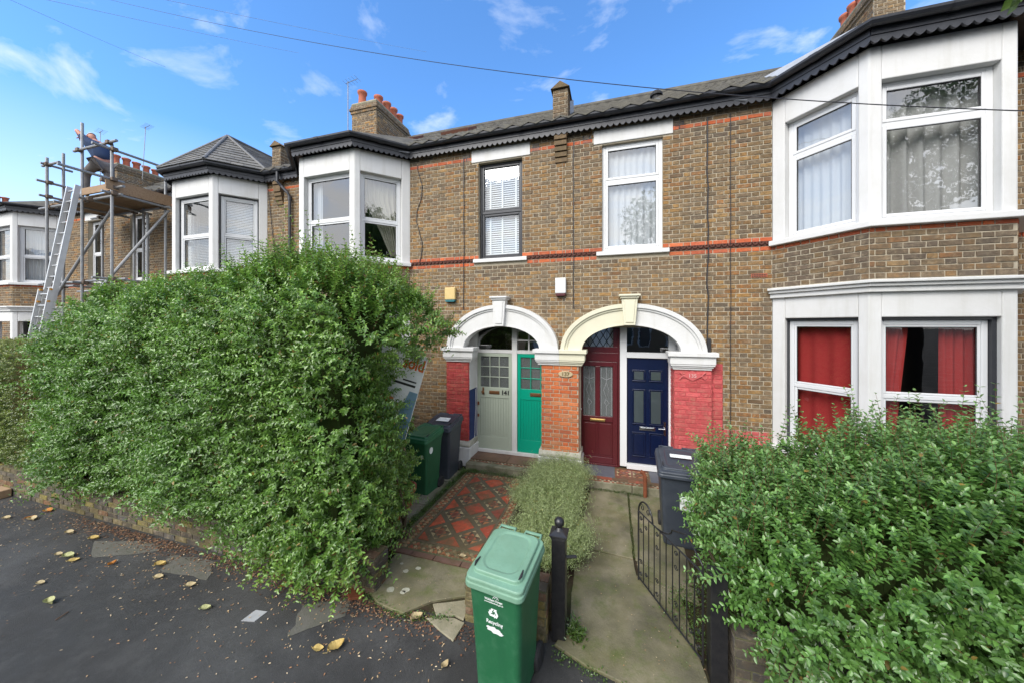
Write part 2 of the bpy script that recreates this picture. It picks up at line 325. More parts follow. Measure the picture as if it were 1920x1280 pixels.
class Frame:
    """a wall face: origin, direction along it, outward normal"""
    def __init__(s, p0, p1):
        s.o = Vector((p0[0], p0[1], 0)); d = Vector((p1[0]-p0[0], p1[1]-p0[1], 0)); s.len = d.length; s.u = d.normalized()
        s.n = Vector((s.u.y, -s.u.x, 0)); s.ang = math.atan2(s.u.y, s.u.x)
    def p(s, u, d, z): return (s.o.x+s.u.x*u+s.n.x*d, s.o.y+s.u.y*u+s.n.y*d, z)

def tag(o, label=None, cat=None, group=None, kind=None):
    if label: o['label'] = label
    if cat: o['category'] = cat
    if group: o['group'] = group
    if kind: o['kind'] = kind
    return o
def thing(name, label, cat, loc=(0,0,0), rz=0, group=None, world=True):
    """Empty at a thing's base. world=True: its parts are given in world coordinates"""
    o = bpy.data.objects.new(name, None); COL.objects.link(o); o.location = loc; o.rotation_euler = (0,0,rz); o.empty_display_size = 0.1
    o['_root'] = 1
    if world: o['_w'] = 1
    return tag(o, label, cat, group)
def offset_poly(pts, d):
    """offset an open polyline outward (to its right-hand side when walking +X is -Y) by d"""
    res = []
    for i, p in enumerate(pts):
        ns = []
        for a, b in ((i-1, i), (i, i+1)):
            if a >= 0 and b < len(pts):
                t = Vector((pts[b][0]-pts[a][0], pts[b][1]-pts[a][1])).normalized(); ns.append(Vector((t.y, -t.x)))
        n = sum(ns, Vector((0,0))); n.normalize(); k = d/max(0.3, n.dot(ns[0]))
        res.append((p[0]+n.x*k, p[1]+n.y*k))
    return res
TEXTS = []
def text(s, name, size, loc, rot, m, parent=None, extrude=0.002, bold=0.0, sx=1.0):
    c = bpy.data.curves.new(name, 'FONT'); c.body = s; c.size = size; c.extrude = extrude; c.align_x = 'CENTER'; c.align_y = 'CENTER'; c.offset = bold
    c.materials.append(MATS[m]); o = bpy.data.objects.new(name, c); COL.objects.link(o)
    o.rotation_euler = rot; o.scale = (sx, 1, 1)
    if parent is not None:
        o.parent = parent
        o.location = Vector(loc)-(parent.location if parent.get('_w') else Vector((0,0,0)))
    else: o.location = loc
    TEXTS.append(o); return o
# ---------------------------------------------------------------- brickwork
CAMP = Vector((0, -6.4, 2.86))
STOCK = [(0.340,0.183,0.059),(0.306,0.168,0.062),(0.264,0.166,0.074),(0.230,0.155,0.085),(0.365,0.207,0.072),(0.212,0.148,0.090),(0.280,0.186,0.093),(0.322,0.145,0.047),(0.170,0.107,0.060),(0.391,0.235,0.094),(0.255,0.174,0.098),(0.314,0.193,0.088),(0.290,0.142,0.050),(0.238,0.166,0.098)]
SOOT = [(0.203,0.130,0.072),(0.169,0.117,0.074),(0.236,0.156,0.078),(0.149,0.111,0.078),(0.196,0.143,0.096),(0.257,0.150,0.066),(0.135,0.098,0.072)]
RED = [(0.598,0.132,0.044),(0.529,0.115,0.044),(0.644,0.155,0.055),(0.483,0.115,0.055)]
ORANGE = [(0.572,0.144,0.044),(0.506,0.121,0.040),(0.616,0.184,0.061),(0.550,0.218,0.099),(0.462,0.115,0.050)]
PRED = [(0.42,0.055,0.055),(0.40,0.05,0.05),(0.44,0.06,0.055)]
MOSSY = [(0.150,0.125,0.050),(0.112,0.100,0.055),(0.188,0.150,0.066),(0.250,0.213,0.055),(0.100,0.088,0.061),(0.200,0.100,0.050)]
DARKW = [(0.090,0.084,0.071),(0.072,0.066,0.057),(0.114,0.102,0.081),(0.084,0.086,0.086)]
MOSSYY = [(0.24,0.19,0.045),(0.20,0.17,0.05),(0.27,0.21,0.07),(0.15,0.13,0.05)]
PINK = [(0.55,0.095,0.10),(0.52,0.085,0.09),(0.58,0.11,0.115)]
PALS = {'pink': PINK, 'mossyy': MOSSYY, 'stock': STOCK, 'soot': SOOT, 'red': RED, 'orange': ORANGE, 'pred': PRED, 'mossy': MOSSY, 'dark': DARKW}
BR_MAT = {'pink': 'brick_clean', 'stock': 'brick', 'soot': 'brick', 'red': 'brick_clean', 'orange': 'brick_clean', 'pred': 'brick_clean', 'mossy': 'brick', 'mossyy': 'brick', 'dark': 'brick'}
COURSE = 0.075
def brick_geo(w, h, proud, jit=0.0035):
    j = lambda: random.uniform(-jit, jit); e = 0.0030
    return ([(0,0,0),(w,0,0),(w,0,h),(0,0,h),(e+j()+.001,-proud+j(),e+j()),(w-e+j(),-proud+j(),e+j()),(w-e+j(),-proud+j(),h-e+j()),(e+j()+.001,-proud+j(),h-e+j())],
            [(4,5,6,7),(0,1,5,4),(1,2,6,5),(2,3,7,6),(3,0,4,7)])
BRICK_MESHES = {}
def brick_mesh(pal, w, h):
    key = (pal, round(w, 3)); i = random.randrange(10); L = BRICK_MESHES.setdefault(key, {})
    if i not in L:
        vs, fs = brick_geo(w, h, 0.008); me = bpy.data.meshes.new('brick'); me.from_pydata(vs, [], fs); me.materials.append(MATS[BR_MAT[pal]])
        k = random.uniform(0.82, 1.12); c = tuple(x*k for x in random.choice(PALS[pal])) ; at = me.color_attributes.new('Col', 'FLOAT_COLOR', 'CORNER')
        at.data.foreach_set('color', (*c, 1.0)*20); L[i] = me
    return L[i]
class Bricks:
    """collects the bricks of one house: the nearest `limit` become objects, the rest one mesh per wall part"""
    def __init__(s): s.items = []
    def panel(s, F, u0, u1, z0, z1, holes, part, pal='stock', d=0.0, bond='flemish', keep=None, course=COURSE):
        n0 = int(math.floor(z0/course)); n1 = int(math.ceil(z1/course))
        for k in range(n0, n1):
            zb = max(k*course, z0); zt = min(k*course+course-0.0125, z1)
            if zt-zb < 0.02: continue
            zm = (zb+zt)/2; off = 0 if k % 2 else 0.165 if bond == 'flemish' else 0.1125
            u = u0-off-(0.0 if bond == 'flemish' else 0); seq = 0
            ints = []
            for h in holes:
                iv = h(zm)
                if iv: ints.append(iv)
            while u < u1:
                w = 0.2125 if (bond == 'stretcher' or seq % 2 == 0) else 0.100
                segs = [(max(u, u0), min(u+w, u1))]
                for a, b in ints:
                    ns = []
                    for p, q in segs:
                        if b <= p or a >= q: ns.append((p, q))
                        else:
                            if a > p: ns.append((p, min(a, q)))
                            if b < q: ns.append((max(b, p), q))
                    segs = ns
                pl = pal(u+w/2, zm) if callable(pal) else pal
                for p, q in segs:
                    if q-p > 0.028 and (keep is None or keep(F, (p+q)/2, zm)):
                        full = abs((q-p)-w) < 1e-4 and zt-zb > course-0.014
                        s.items.append((F, p, q, zb, zt, d, pl, part, full))
                u += w+0.0125; seq += 1
    def finish(s, limit, maxd=14.0):
        cand = []
        for i, it in enumerate(s.items):
            F, p, q, zb, zt, d, pl, part, full = it
            if not full: continue
            P = Vector(F.p((p+q)/2, d, (zb+zt)/2)); v = P-CAMP; r = v.length
            ca, sa = math.cos(R(16.8)), math.sin(R(16.8)); dep = -sa*v.x+ca*v.y; rt = ca*v.x+sa*v.y
            if dep < 0.5 or abs(rt/dep) > 1.5 or abs(v.z/dep+0.05) > 1.0: continue
            c = abs(v.normalized().dot(F.n)); cand.append((r/max(c, .1)**.5, i))
        cand.sort(); pick = set(i for r, i in cand[:limit] if r < maxd)
        rest = {}
        for i, (F, p, q, zb, zt, d, pl, part, full) in enumerate(s.items):
            if i in pick:
                o = bpy.data.objects.new('brick', brick_mesh(pl, q-p, zt-zb)); COL.objects.link(o); o.parent = part
                o.location = F.p(p, d, zb); o.rotation_euler = (0, 0, F.ang)
            else:
                mb = rest.setdefault(part.name, (part, MB(), set()))
                vs, fs = brick_geo(q-p, zt-zb, 0.008)
                k = random.uniform(0.8, 1.13); c = tuple(x*k for x in random.choice(PALS[pl]))
                mb[1].add([F.p(p+x, d-y, zb+z) for x, y, z in vs], fs, c, 0 if BR_MAT[pl] == 'brick' else 1)
        for part, mb, _ in rest.values():
            o = mb.build('brickwork', ['brick', 'brick_clean'], part); o['kind'] = 'stuff'
def rect_hole(u0, u1, z0, z1): return lambda z: (u0, u1) if z0 < z < z1 else None
def ell_hole(c, a, zs, b, zb):
    def h(z):
        if z < zb: return None
        if z <= zs: return (c-a, c+a)
        t = (z-zs)/b
        return None if t >= 1 else (c-a*math.sqrt(1-t*t), c+a*math.sqrt(1-t*t))
    return h
def sheet(mb, F, u0, u1, z0, z1, rects, d=0.0, depth=0.12):
    """flat wall sheet with rectangular openings whose reveals go back by depth"""
    us = sorted(set([u0, u1]+[x for r in rects for x in r[:2] if u0 < x < u1])); zs = sorted(set([z0, z1]+[x for r in rects for x in r[2:] if z0 < x < z1]))
    for i in range(len(us)-1):
        for j in range(len(zs)-1):
            cu, cz = (us[i]+us[i+1])/2, (zs[j]+zs[j+1])/2
            if any(r[0] < cu < r[1] and r[2] < cz < r[3] for r in rects): continue
            mb.add([F.p(us[i], d, zs[j]), F.p(us[i+1], d, zs[j]), F.p(us[i+1], d, zs[j+1]), F.p(us[i], d, zs[j+1])], [(0,1,2,3)])
    for r in rects:
        a, b, c, e = r
        for q in (((a,c),(a,e)), ((b,e),(b,c)), ((a,e),(b,e)), ((b,c),(a,c))):
            (x0, y0), (x1, y1) = q
            mb.add([F.p(x0, d, y0), F.p(x1, d, y1), F.p(x1, d-depth, y1), F.p(x0, d-depth, y0)], [(0,1,2,3)])

# ---------------------------------------------------------------- windows
def window(root, F, u0, u1, z0, z1, d=-0.10, style='sash', m='plastic_white', fw=0.06, split=0.45, open_top=False, lab=None, gm='window_glass'):
    """u0..u1, z0..z1: the opening in the face frame. frame = the part, panes and sashes = its sub-parts"""
    f = MB(); t = 0.07
    f.fbox(F, u0, u0+fw, d-t, d, z0, z1); f.fbox(F, u1-fw, u1, d-t, d, z0, z1)
    f.fbox(F, u0+fw, u1-fw, d-t, d-0.001, z1-fw, z1); f.fbox(F, u0+fw, u1-fw, d-t, d-0.001, z0, z0+fw)
    zs = z0+(z1-z0)*split
    f.fbox(F, u0+fw, u1-fw, d-t, d-0.004, zs-0.028, zs+0.028)
    w = f.build('window', m, root, bevel=0.006)
    if lab: w['label'] = lab
    def sash(a, b, c, e, dd, sw=0.045):
        s = MB(); s.fbox(F, a, a+sw, dd-0.035, dd, c, e); s.fbox(F, b-sw, b, dd-0.035, dd, c, e)
        s.fbox(F, a+sw, b-sw, dd-0.035, dd-0.001, c, c+sw); s.fbox(F, a+sw, b-sw, dd-0.035, dd-0.001, e-sw, e)
        s.build('sash', m, w, bevel=0.008)
        g = MB(); g.pane(F, a+sw-0.004, b-sw+0.004, dd-0.024, c+sw-0.004, e-sw+0.004); g.build('pane', gm, w)
        k = MB()  # black glazing gasket
        gx = 0.006
        k.fbox(F, a+sw, a+sw+gx, dd-0.02, dd-0.008, c+sw, e-sw); k.fbox(F, b-sw-gx, b-sw, dd-0.02, dd-0.008, c+sw, e-sw)
        k.fbox(F, a+sw+gx, b-sw-gx, dd-0.02, dd-0.009, e-sw-gx, e-sw); k.build('gasket', 'rubber', w)
    if style == 'casement':      # fixed light above, larger light below, both with their own sashes
        sash(u0+fw, u1-fw, zs+0.028, z1-fw, d+0.004); sash(u0+fw, u1-fw, z0+fw, zs-0.028, d+0.004)
    elif style == 'sash':
        sash(u0+fw, u1-fw, zs+0.028, z1-fw, d-0.006, 0.03 if m != 'timber_black' else 0.045)
        sash(u0+fw, u1-fw, z0+fw, zs-0.028, d-0.014, 0.035 if m != 'timber_black' else 0.05)
    return w
def sill(root, F, u0, u1, zt, th=0.085, out=0.06, m='stone_sill', name='window_sill'):
    s = MB(); s.add([F.p(u0,-0.1,zt+0.012),F.p(u1,-0.1,zt+0.012),F.p(u1,out,zt-0.01),F.p(u0,out,zt-0.01),
                     F.p(u0,-0.1,zt-th),F.p(u1,-0.1,zt-th),F.p(u1,out,zt-th+0.005),F.p(u0,out,zt-th+0.005)],
                    [(0,3,2,1),(4,5,6,7),(3,7,6,2),(0,4,7,3),(1,2,6,5),(0,1,5,4)])
    return s.build(name, m, root, bevel=0.008)
def curtain(name, label, F, u0, u1, z0, z1, d, m, pleats=9, amp=0.025, gather=None, group=None):
    """pleated cloth; gather(t)->(u0,u1) narrows it with height (t: 0 top, 1 bottom)"""
    n = max(24, pleats*8); rows = []; ph = random.uniform(0, 6)
    K = 14
    for j in range(K+1):
        t = j/K; a, b = gather(t) if gather else (u0, u1); row = []
        for i in range(n+1):
            x = i/n; w = math.sin(x*pleats*2*math.pi+ph+0.5*math.sin(x*7+ph))+0.35*math.sin(x*pleats*4.7+ph*2)
            row.append(F.p(a+(b-a)*x, d+w*amp*(0.55+0.45*t), z1+(z0-z1)*t))
        rows.append(row)
    mb = MB(); mb.strip(rows); o = mb.build(name, m, None, smooth=True)
    return tag(o, label, 'curtain', group)
def blind(name, label, F, u0, u1, z0, z1, d, pitch=0.045, tilt=0.6, tapes=()):
    root = thing(name, label, 'blind', F.p((u0+u1)/2, d, z0)); s = MB(); z = z1-0.05; i = 0
    while z > z0+0.02:
        dz = pitch*0.42*tilt*1.6; dr = pitch*0.35
        s.add([F.p(u0, d+dr, z-dz), F.p(u1, d+dr, z-dz), F.p(u1, d-dr, z+dz), F.p(u0, d-dr, z+dz)], [(0,1,2,3)]); z -= pitch; i += 1
    o = s.build('slats', 'blind_white', root); o['kind'] = 'stuff'
    h = MB(); h.fbox(F, u0, u1, d-0.03, d+0.02, z1-0.05, z1); h.build('headrail', 'plastic_white', root)
    for x in tapes:
        t = MB(); t.fbox(F, x-0.018, x+0.018, d+0.022, d+0.024, z0, z1-0.05); t.build('tape', 'blind_white', root)
    b = MB(); b.fbox(F, u0, u1, d-0.02, d+0.02, z0, z0+0.025); b.build('bottom_rail', 'plastic_white', root)
    return root

# ---------------------------------------------------------------- one terraced house
Z_STR = 4.165
EAVE = 6.40
def pal_wall(u, z):
    if 4.205 < z < 4.275 or 4.055 < z < 4.125: return 'red'
    if 6.225 < z < 6.30: return 'red'
    return 'stock'
def bay_pal_soot(u, z):
    if 4.05 < z < 4.12: return 'red'
    return 'soot' if random.random() < 0.72 else 'stock'
def bay_pal(u, z):
    if 4.05 < z < 4.12: return 'red'
    return 'stock' if random.random() < 0.6 else 'soot'

def eaves(root, pts, ends=True):
    """gutter, soffit and scalloped fascia along an open polyline of wall points"""
    out1 = offset_poly(pts, 0.13); out2 = offset_poly(pts, 0.20)
    z_f0, z_f1 = EAVE, 6.60
    for i in range(len(pts)-1):
        if i == 0 or True:
            a, b = out1[i], out1[i+1]; F = Frame(a, b); n = max(1, round(F.len/0.105)); w = F.len/n
            m = MB(); prof = [(0, z_f1)]
            top = [(F.len, z_f1), (0, z_f1)]; bot = []
            for k in range(n):
                for q in range(7):
                    t = q/6; bot.append((w*(k+t), z_f0+0.045-0.045*math.sin(math.pi*t)))
            ring = bot+[(F.len, z_f1), (0, z_f1)]
            # triangulated in vertical slices so the scalloped edge stays clean
            for k in range(len(bot)-1):
                (x0, y0), (x1, y1) = bot[k], bot[k+1]
                if x1-x0 < 1e-6: continue
                m.add([F.p(x0,0,y0),F.p(x1,0,y1),F.p(x1,0,z_f1),F.p(x0,0,z_f1),F.p(x0,-0.025,y0),F.p(x1,-0.025,y1),F.p(x1,-0.025,z_f1),F.p(x0,-0.025,z_f1)],
                      [(0,1,2,3),(7,6,5,4),(0,4,5,1)])
            m.fbox(F, 0, F.len, 0, 0.012, z_f0+0.10, z_f1)
            m.build('scalloped_fascia_board', 'fascia_black', root)
    g = MB(); prof = [(-0.062,0.0),(-0.058,-0.03),(-0.035,-0.058),(0,-0.068),(0.035,-0.058),(0.058,-0.03),(0.062,0.0),(0.052,0.0),(0.04,-0.03),(0,-0.052),(-0.04,-0.03),(-0.052,0.0)]
    rows = []
    for k, p in enumerate(out2):
        inn = pts[k]; dv = Vector((p[0]-inn[0], p[1]-inn[1])); L = dv.length; dv.normalize(); s = L/0.20
        rows.append([(p[0]+dv.x*q*s, p[1]+dv.y*q*s, 6.635+h) for q, h in prof])
    g.strip(rows, True); g.build('gutter', 'fascia_black', root, smooth=False)
    for k in range(len(out2)-1):
        F = Frame(out2[k], out2[k+1]); n = max(1, int(F.len/1.4))
        for i in range(n):
            u = F.len*(i+0.5)/n; jn = MB()
            jn.add([F.p(u+s_, -c_*1.12, 6.635+h_*1.12) for s_ in (-0.05, 0.05) for c_, h_ in prof[:7]], [(i_, i_+1, i_+8, i_+7) for i_ in range(6)])
            jn.build('gutter_joint', 'fascia_black', root)
    s = MB(); o3 = offset_poly(pts, 0.14); i3 = offset_poly(pts, -0.05)
    s.strip([[(a[0], a[1], 6.605) for a in o3], [(a[0], a[1], 6.605) for a in i3]]); s.build('soffit', 'fascia_black', root)

def band(mb, pts, o_in, o_out, z0, z1, ends=True):
    a = offset_poly(pts, o_in); b = offset_poly(pts, o_out)
    rows = [[(p[0],p[1],z0) for p in a],[(p[0],p[1],z0) for p in b],[(p[0],p[1],z1) for p in b],[(p[0],p[1],z1) for p in a]]
    mb.strip(rows+[rows[0]])
    for k in (0, -1): mb.add([r[k] for r in rows], [(0,1,2,3) if k == 0 else (3,2,1,0)])

def bay(root, B, P, style, wm='plastic_white', pal=bay_pal, detail=True, reveal_black=False, split=0.45, lower=True):
    """three sided bay on wall points P[0..3]: white render storeys over and under a brick apron"""
    faces = [Frame(P[i], P[i+1]) for i in range(3)]
    wall = MB(); d0, d1 = -0.20, 0.0
    ZS, ZH, ZL = 4.19, 6.00, 6.44       # sill top, head of opening, top of lintel
    LH, LC = 2.95, 3.34                 # lower head, cornice base
    L0 = 0.95
    opens = []
    for i, F in enumerate(faces):
        cant = i != 1
        # side posts: corner posts at the front are wider, the canted light runs nearly to the house wall
        a = 0.13 if i == 1 else (0.11 if i == 2 else 0.18); b = F.len-(0.13 if i == 1 else (0.18 if i == 2 else 0.11))
        opens.append((a, b))
        for (zb, zt, hd) in ((ZS, ZL, ZH), (L0, LC, LH)):
            if zb == L0 and not lower: continue
            wall.fbox(F, 0, a, d0, d1, zb, zt); wall.fbox(F, b, F.len, d0, d1, zb, zt)
            wall.fbox(F, a, b, d0, d1-0.0005, hd, zt)
    wall.build('bay_render', 'white_render', root, bevel=0.012)
    # chamfered stops on the lintels
    lb = MB(); 
    for i, F in enumerate(faces):
        if i == 0: lb.fbox(F, -0.06, F.len, 0.001, 0.022, ZH+0.07, ZL-0.004)
        elif i == 2: lb.fbox(F, 0, F.len+0.06, 0.001, 0.022, ZH+0.07, ZL-0.004)
        else: lb.fbox(F, 0, F.len, 0.001, 0.022, ZH+0.07, ZL-0.004)
    # sill band round the bay
    s = MB(); ext = [(P[0][0]-0.12, P[0][1]), P[0], P[1], P[2], P[3], (P[3][0]+0.12, P[3][1])]
    pts = [P[0], P[1], P[2], P[3]]
    band(s, pts, -0.16, 0.085, 4.105, 4.185); s.build('bay_sill', 'stone_sill', root, bevel=0.01)
    if lower:
        c = MB(); band(c, pts, -0.1, 0.05, 3.27, 3.34); band(c, pts, -0.1, 0.085, 3.3405, 3.385); band(c, pts, -0.1, 0.12, 3.3855, 3.425)
        c.build('bay_cornice', 'white_render', root, bevel=0.008)
    apron = MB(); base = MB()
    for F in faces:
        sheet(apron, F, 0, F.len, 3.425, 4.105, []); sheet(base, F, 0, F.len, 0.0, 0.87, [])
    bw = apron.build('bay_wall', 'mortar', root); bw2 = base.build('bay_wall', 'mortar', root)
    for i, F in enumerate(faces):
        B.panel(F, 0.004, F.len-0.004, 3.43, 4.10, [], bw, pal)
        if lower: B.panel(F, 0.004, F.len-0.004, 0.0, 0.865, [], bw2, 'soot')
    if lower:
        s = MB(); band(s, pts, -0.16, 0.07, 0.87, 0.95); s.build('bay_sill', 'stone_sill', root, bevel=0.01)
    wins = []
    for i, F in enumerate(faces):
        a, b = opens[i]
        if reveal_black:
            k = MB(); k.fbox(F, a, a+0.03, -0.19, -0.085, ZS, ZH); k.fbox(F, b-0.03, b, -0.19, -0.085, ZS, ZH); k.fbox(F, a+0.03, b-0.03, -0.19, -0.085, ZH-0.03, ZH)
            k.build('window_surround', 'timber_black', root); a += 0.03; b -= 0.03
        wins.append(window(root, F, a+0.002, b-0.002, ZS, ZH-(0.03 if reveal_black else 0), style=style, m=wm, split=split))
    return faces, opens

def roof_plane_z(y): return 6.62+0.655*(y+0.25)
def main_roof(root, x0, x1, ridge_y=4.2):
    """tiles laid course by course on the front slope: each a shallow curved piece, joined as one mesh"""
    m = MB(); pitch = 0.30; cw = 0.235; sl = math.hypot(1, 0.655); cy = 1/sl; cz = 0.655/sl
    n = int((ridge_y+0.25)*sl/cw)
    nx = int(round((x1-x0)/pitch)); pw = (x1-x0)/nx
    for r in range(n+1):
        s0 = r*cw; s1 = s0+cw+0.03
        for i in range(nx):
            xa = x0+i*pw; jz = random.uniform(-0.004, 0.006)
            top = []; bot = []
            for q in range(5):
                t = q/4; hgt = 0.028*math.cos(t*math.pi*2)*1.0+0.03+jz; x = xa+pw*t
                bot.append((x, -0.27+s0*cy, 6.60+s0*cz+hgt+0.025)); top.append((x, -0.27+s1*cy, 6.60+s1*cz+hgt))
            lip = [(p[0], p[1]-0.002, p[2]-0.03) for p in bot]
            m.strip([lip, bot, top])
    o = m.build('roof_tiles', 'roof_tile', root); o['kind'] = 'stuff'
    u = MB(); zr = roof_plane_z(ridge_y)
    u.add([(x0,-0.25,6.60),(x1,-0.25,6.60),(x1,ridge_y,zr-0.01),(x0,ridge_y,zr-0.01),(x0,8.6,6.6),(x1,8.6,6.6)], [(0,1,2,3),(3,2,5,4)]); u.build('roof', 'roof_tile', root)
    rd = MB(); rd.tube([(x0, ridge_y, zr+0.02), (x1, ridge_y, zr+0.02)], 0.11, 10); rd.build('ridge_tiles', 'roof_tile', root)
def shell(root, x0, x1):
    m = MB(); m.add([(x0,8.5,0),(x1,8.5,0),(x1,8.5,6.6),(x0,8.5,6.6)], [(0,1,2,3)])
    for x in (x0+0.01, x1-0.01): m.add([(x,0.05,0),(x,8.5,0),(x,8.5,6.6),(x,4.2,9.5),(x,0.05,6.6)], [(0,1,2,3,4)])
    m.add([(x0,0.12,3.15),(x1,0.12,3.15),(x1,8.5,3.15),(x0,8.5,3.15)], [(0,1,2,3)])
    m.add([(x0,0.12,6.5),(x1,0.12,6.5),(x1,8.5,6.5),(x0,8.5,6.5)], [(0,1,2,3)])
    m.add([(x0,3.2,0),(x1,3.2,0),(x1,3.2,6.5),(x0,3.2,6.5)], [(0,1,2,3)])
    m.build('interior', 'dark_room', root)
def low_bay_roof(root, P, m_='roof_tile'):
    o = offset_poly(P, 0.25); m = MB(); cx = (P[1][0]+P[2][0])/2; yb = 0.55
    top = [(P[0][0], yb, roof_plane_z(yb)+0.03), (cx, yb, roof_plane_z(yb)+0.03), (P[3][0], yb, roof_plane_z(yb)+0.03)]
    v = [(a[0], a[1], 6.63) for a in o]+top
    m.add(v, [(0,1,4),(1,2,5,4),(2,3,6),(2,6,5)]); m.build('bay_roof', m_, root)
def chimney(root, B, x0, x1, y0, y1, zb, zt, npots, pots_h=0.42, seed=1, pot_x=None):
    rd = random.Random(seed)
    c = MB(); c.box(x0, x1, y0, y1, zb, zt); part = c.build('chimney', 'mortar', root)
    quads = [Frame((x0,y0),(x1,y0)), Frame((x1,y0),(x1,y1)), Frame((x0,y1),(x0,y0))]
    for F in quads:
        B.panel(F, 0.004, F.len-0.004, zb, zt-0.36, [], part, lambda u, z: 'soot' if random.random() < 0.45 else 'stock')
    # corbelled head: three oversailing courses
    for k, e in enumerate((0.03, 0.06, 0.03)):
        h = MB(); za = zt-0.36+k*0.09; h.box(x0-e, x1+e, y0-e, y1+e, za, za+0.09-0.012); 
        h.build('corbel_course', 'mortar', part)
        for F in [Frame((x0-e,y0-e),(x1+e,y0-e)), Frame((x1+e,y0-e),(x1+e,y1+e)), Frame((x0-e,y1+e),(x0-e,y0-e))]:
            B.items.extend([(F, u, min(u+0.215, F.len), za, za+0.072, 0.0, 'soot', part, False) for u in np.arange(0.0, F.len-0.05, 0.225)])
    f = MB(); f.box(x0-0.02, x1+0.02, y0-0.02, y1+0.02, zt-0.09, zt-0.02); f.build('flaunching', 'concrete', part, bevel=0.02)
    for i in range(npots):
        y = y0+0.16+(y1-y0-0.32)*i/max(1, npots-1); x = (x0+x1)/2+(pot_x[i] if pot_x else 0); hh = pots_h*rd.uniform(0.9, 1.15)
        p = MB(); p.lathe([(0.145,zt-0.04),(0.13,zt+0.04),(0.115,zt+hh*0.5),(0.118,zt+hh*0.78),(0.15,zt+hh*0.86),(0.155,zt+hh),(0.115,zt+hh),(0.105,zt+hh*0.5)], (x, y, 0), 16)
        p.build('chimney_pot', 'terracotta', part, smooth=True)
    return part
def parapet(root, B, x, yf=-0.10):
    """brick party wall end at the eaves with a pointed cap, lead dressed up the slope behind"""
    w = 0.135; m = MB(); m.box(x-w, x+w, yf, yf+0.34, 6.42, 7.26); part = m.build('party_wall_pier', 'mortar', root)
    for F in (Frame((x-w,yf),(x+w,yf)), Frame((x+w,yf),(x+w,yf+0.34)), Frame((x-w,yf+0.34),(x-w,yf))):
        B.panel(F, 0.003, F.len-0.003, 6.42, 7.26, [], part, lambda u, z: 'stock' if random.random() < 0.3 else 'soot', bond='stretcher')
    c = MB(); e = 0.045
    c.prism([(x-w-e,7.27),(x+w+e,7.27),(x,7.40)], yf-0.05, yf+0.40, lambda p, q, t: (p, t, q)); c.build('coping', 'brick_kneeler', part, bevel=0.006)
    l = MB(); y0, y1 = yf+0.36, yf+1.15
    l.prism([(y0,roof_plane_z(y0)-0.05),(y1,roof_plane_z(y1)-0.05),(y1,roof_plane_z(y1)+0.30),(y0,roof_plane_z(y0)+0.34)], x-0.12, x+0.12, lambda p, q, t: (t, p, q)); l.build('lead_upstand', 'lead', part)
    # corbelled brick kneeler below
    k = MB(); 
    for i in range(5):
        dd = 0.03+i*0.022; k.box(x-0.115, x+0.115, -dd, 0.03, 5.93+i*0.10, 5.93+i*0.10+0.085)
    k.build('kneeler', 'brick_kneeler', root, bevel=0.006)
mat('brick_kneeler', (0.20,0.14,0.08), 0.9, 0.2, vary=0.6, vscale=18, vcol=(0.08,0.06,0.045), v2=0.4, v2scale=5, v2col=(0.07,0.065,0.035), bump=0.8, bscale=70)

def string_course(root, x0, x1, gaps):
    """dark moulded terracotta band: a row of overlapping leaf scrolls"""
    F = Frame((x0,0),(x1,0)); segs = [(0, F.len)]
    for a, b in gaps:
        a -= x0; b -= x0; ns = []
        for p, q in segs:
            if b <= p or a >= q: ns.append((p, q)); continue
            if a > p: ns.append((p, a))
            if b < q: ns.append((b, q))
        segs = ns
    for p, q in segs:
        if q-p < 0.08: continue
        m = MB(); m.fbox(F, p, q, 0.0, 0.014, 4.128, 4.202); n = max(1, int((q-p)/0.085)); w = (q-p)/n
        for k in range(n):
            c = p+w*(k+0.5); rows = []
            for rr, dd in ((0.047,0.014),(0.040,0.036),(0.026,0.042),(0.018,0.020),(0.008,0.034)):
                rows.append([F.p(c+rr*math.cos(math.pi*t/8), dd, 4.196-rr*1.35*math.sin(math.pi*t/8)) for t in range(9)])
            m.strip(rows)
        o = m.build('string_moulding', 'string_mould', root)

def air_vent(root, x0, x1, z0=6.225, z1=6.365):
    m = MB(); F = Frame((x0,0),(x1,0)); m.fbox(F, 0, x1-x0, -0.02, 0.002, z0, z1); m.build('vent', 'rubber', root)
    g = MB(); 
    for k in range(int((x1-x0)/0.022)): g.fbox(F, 0.004+k*0.022, 0.009+k*0.022, 0.002, 0.010, z0, z1)
    for k in range(int((z1-z0)/0.022)): g.fbox(F, 0, x1-x0, 0.0025, 0.0085, z0+0.006+k*0.022, z0+0.010+k*0.022)
    g.build('vent_grille', 'iron_black', root)

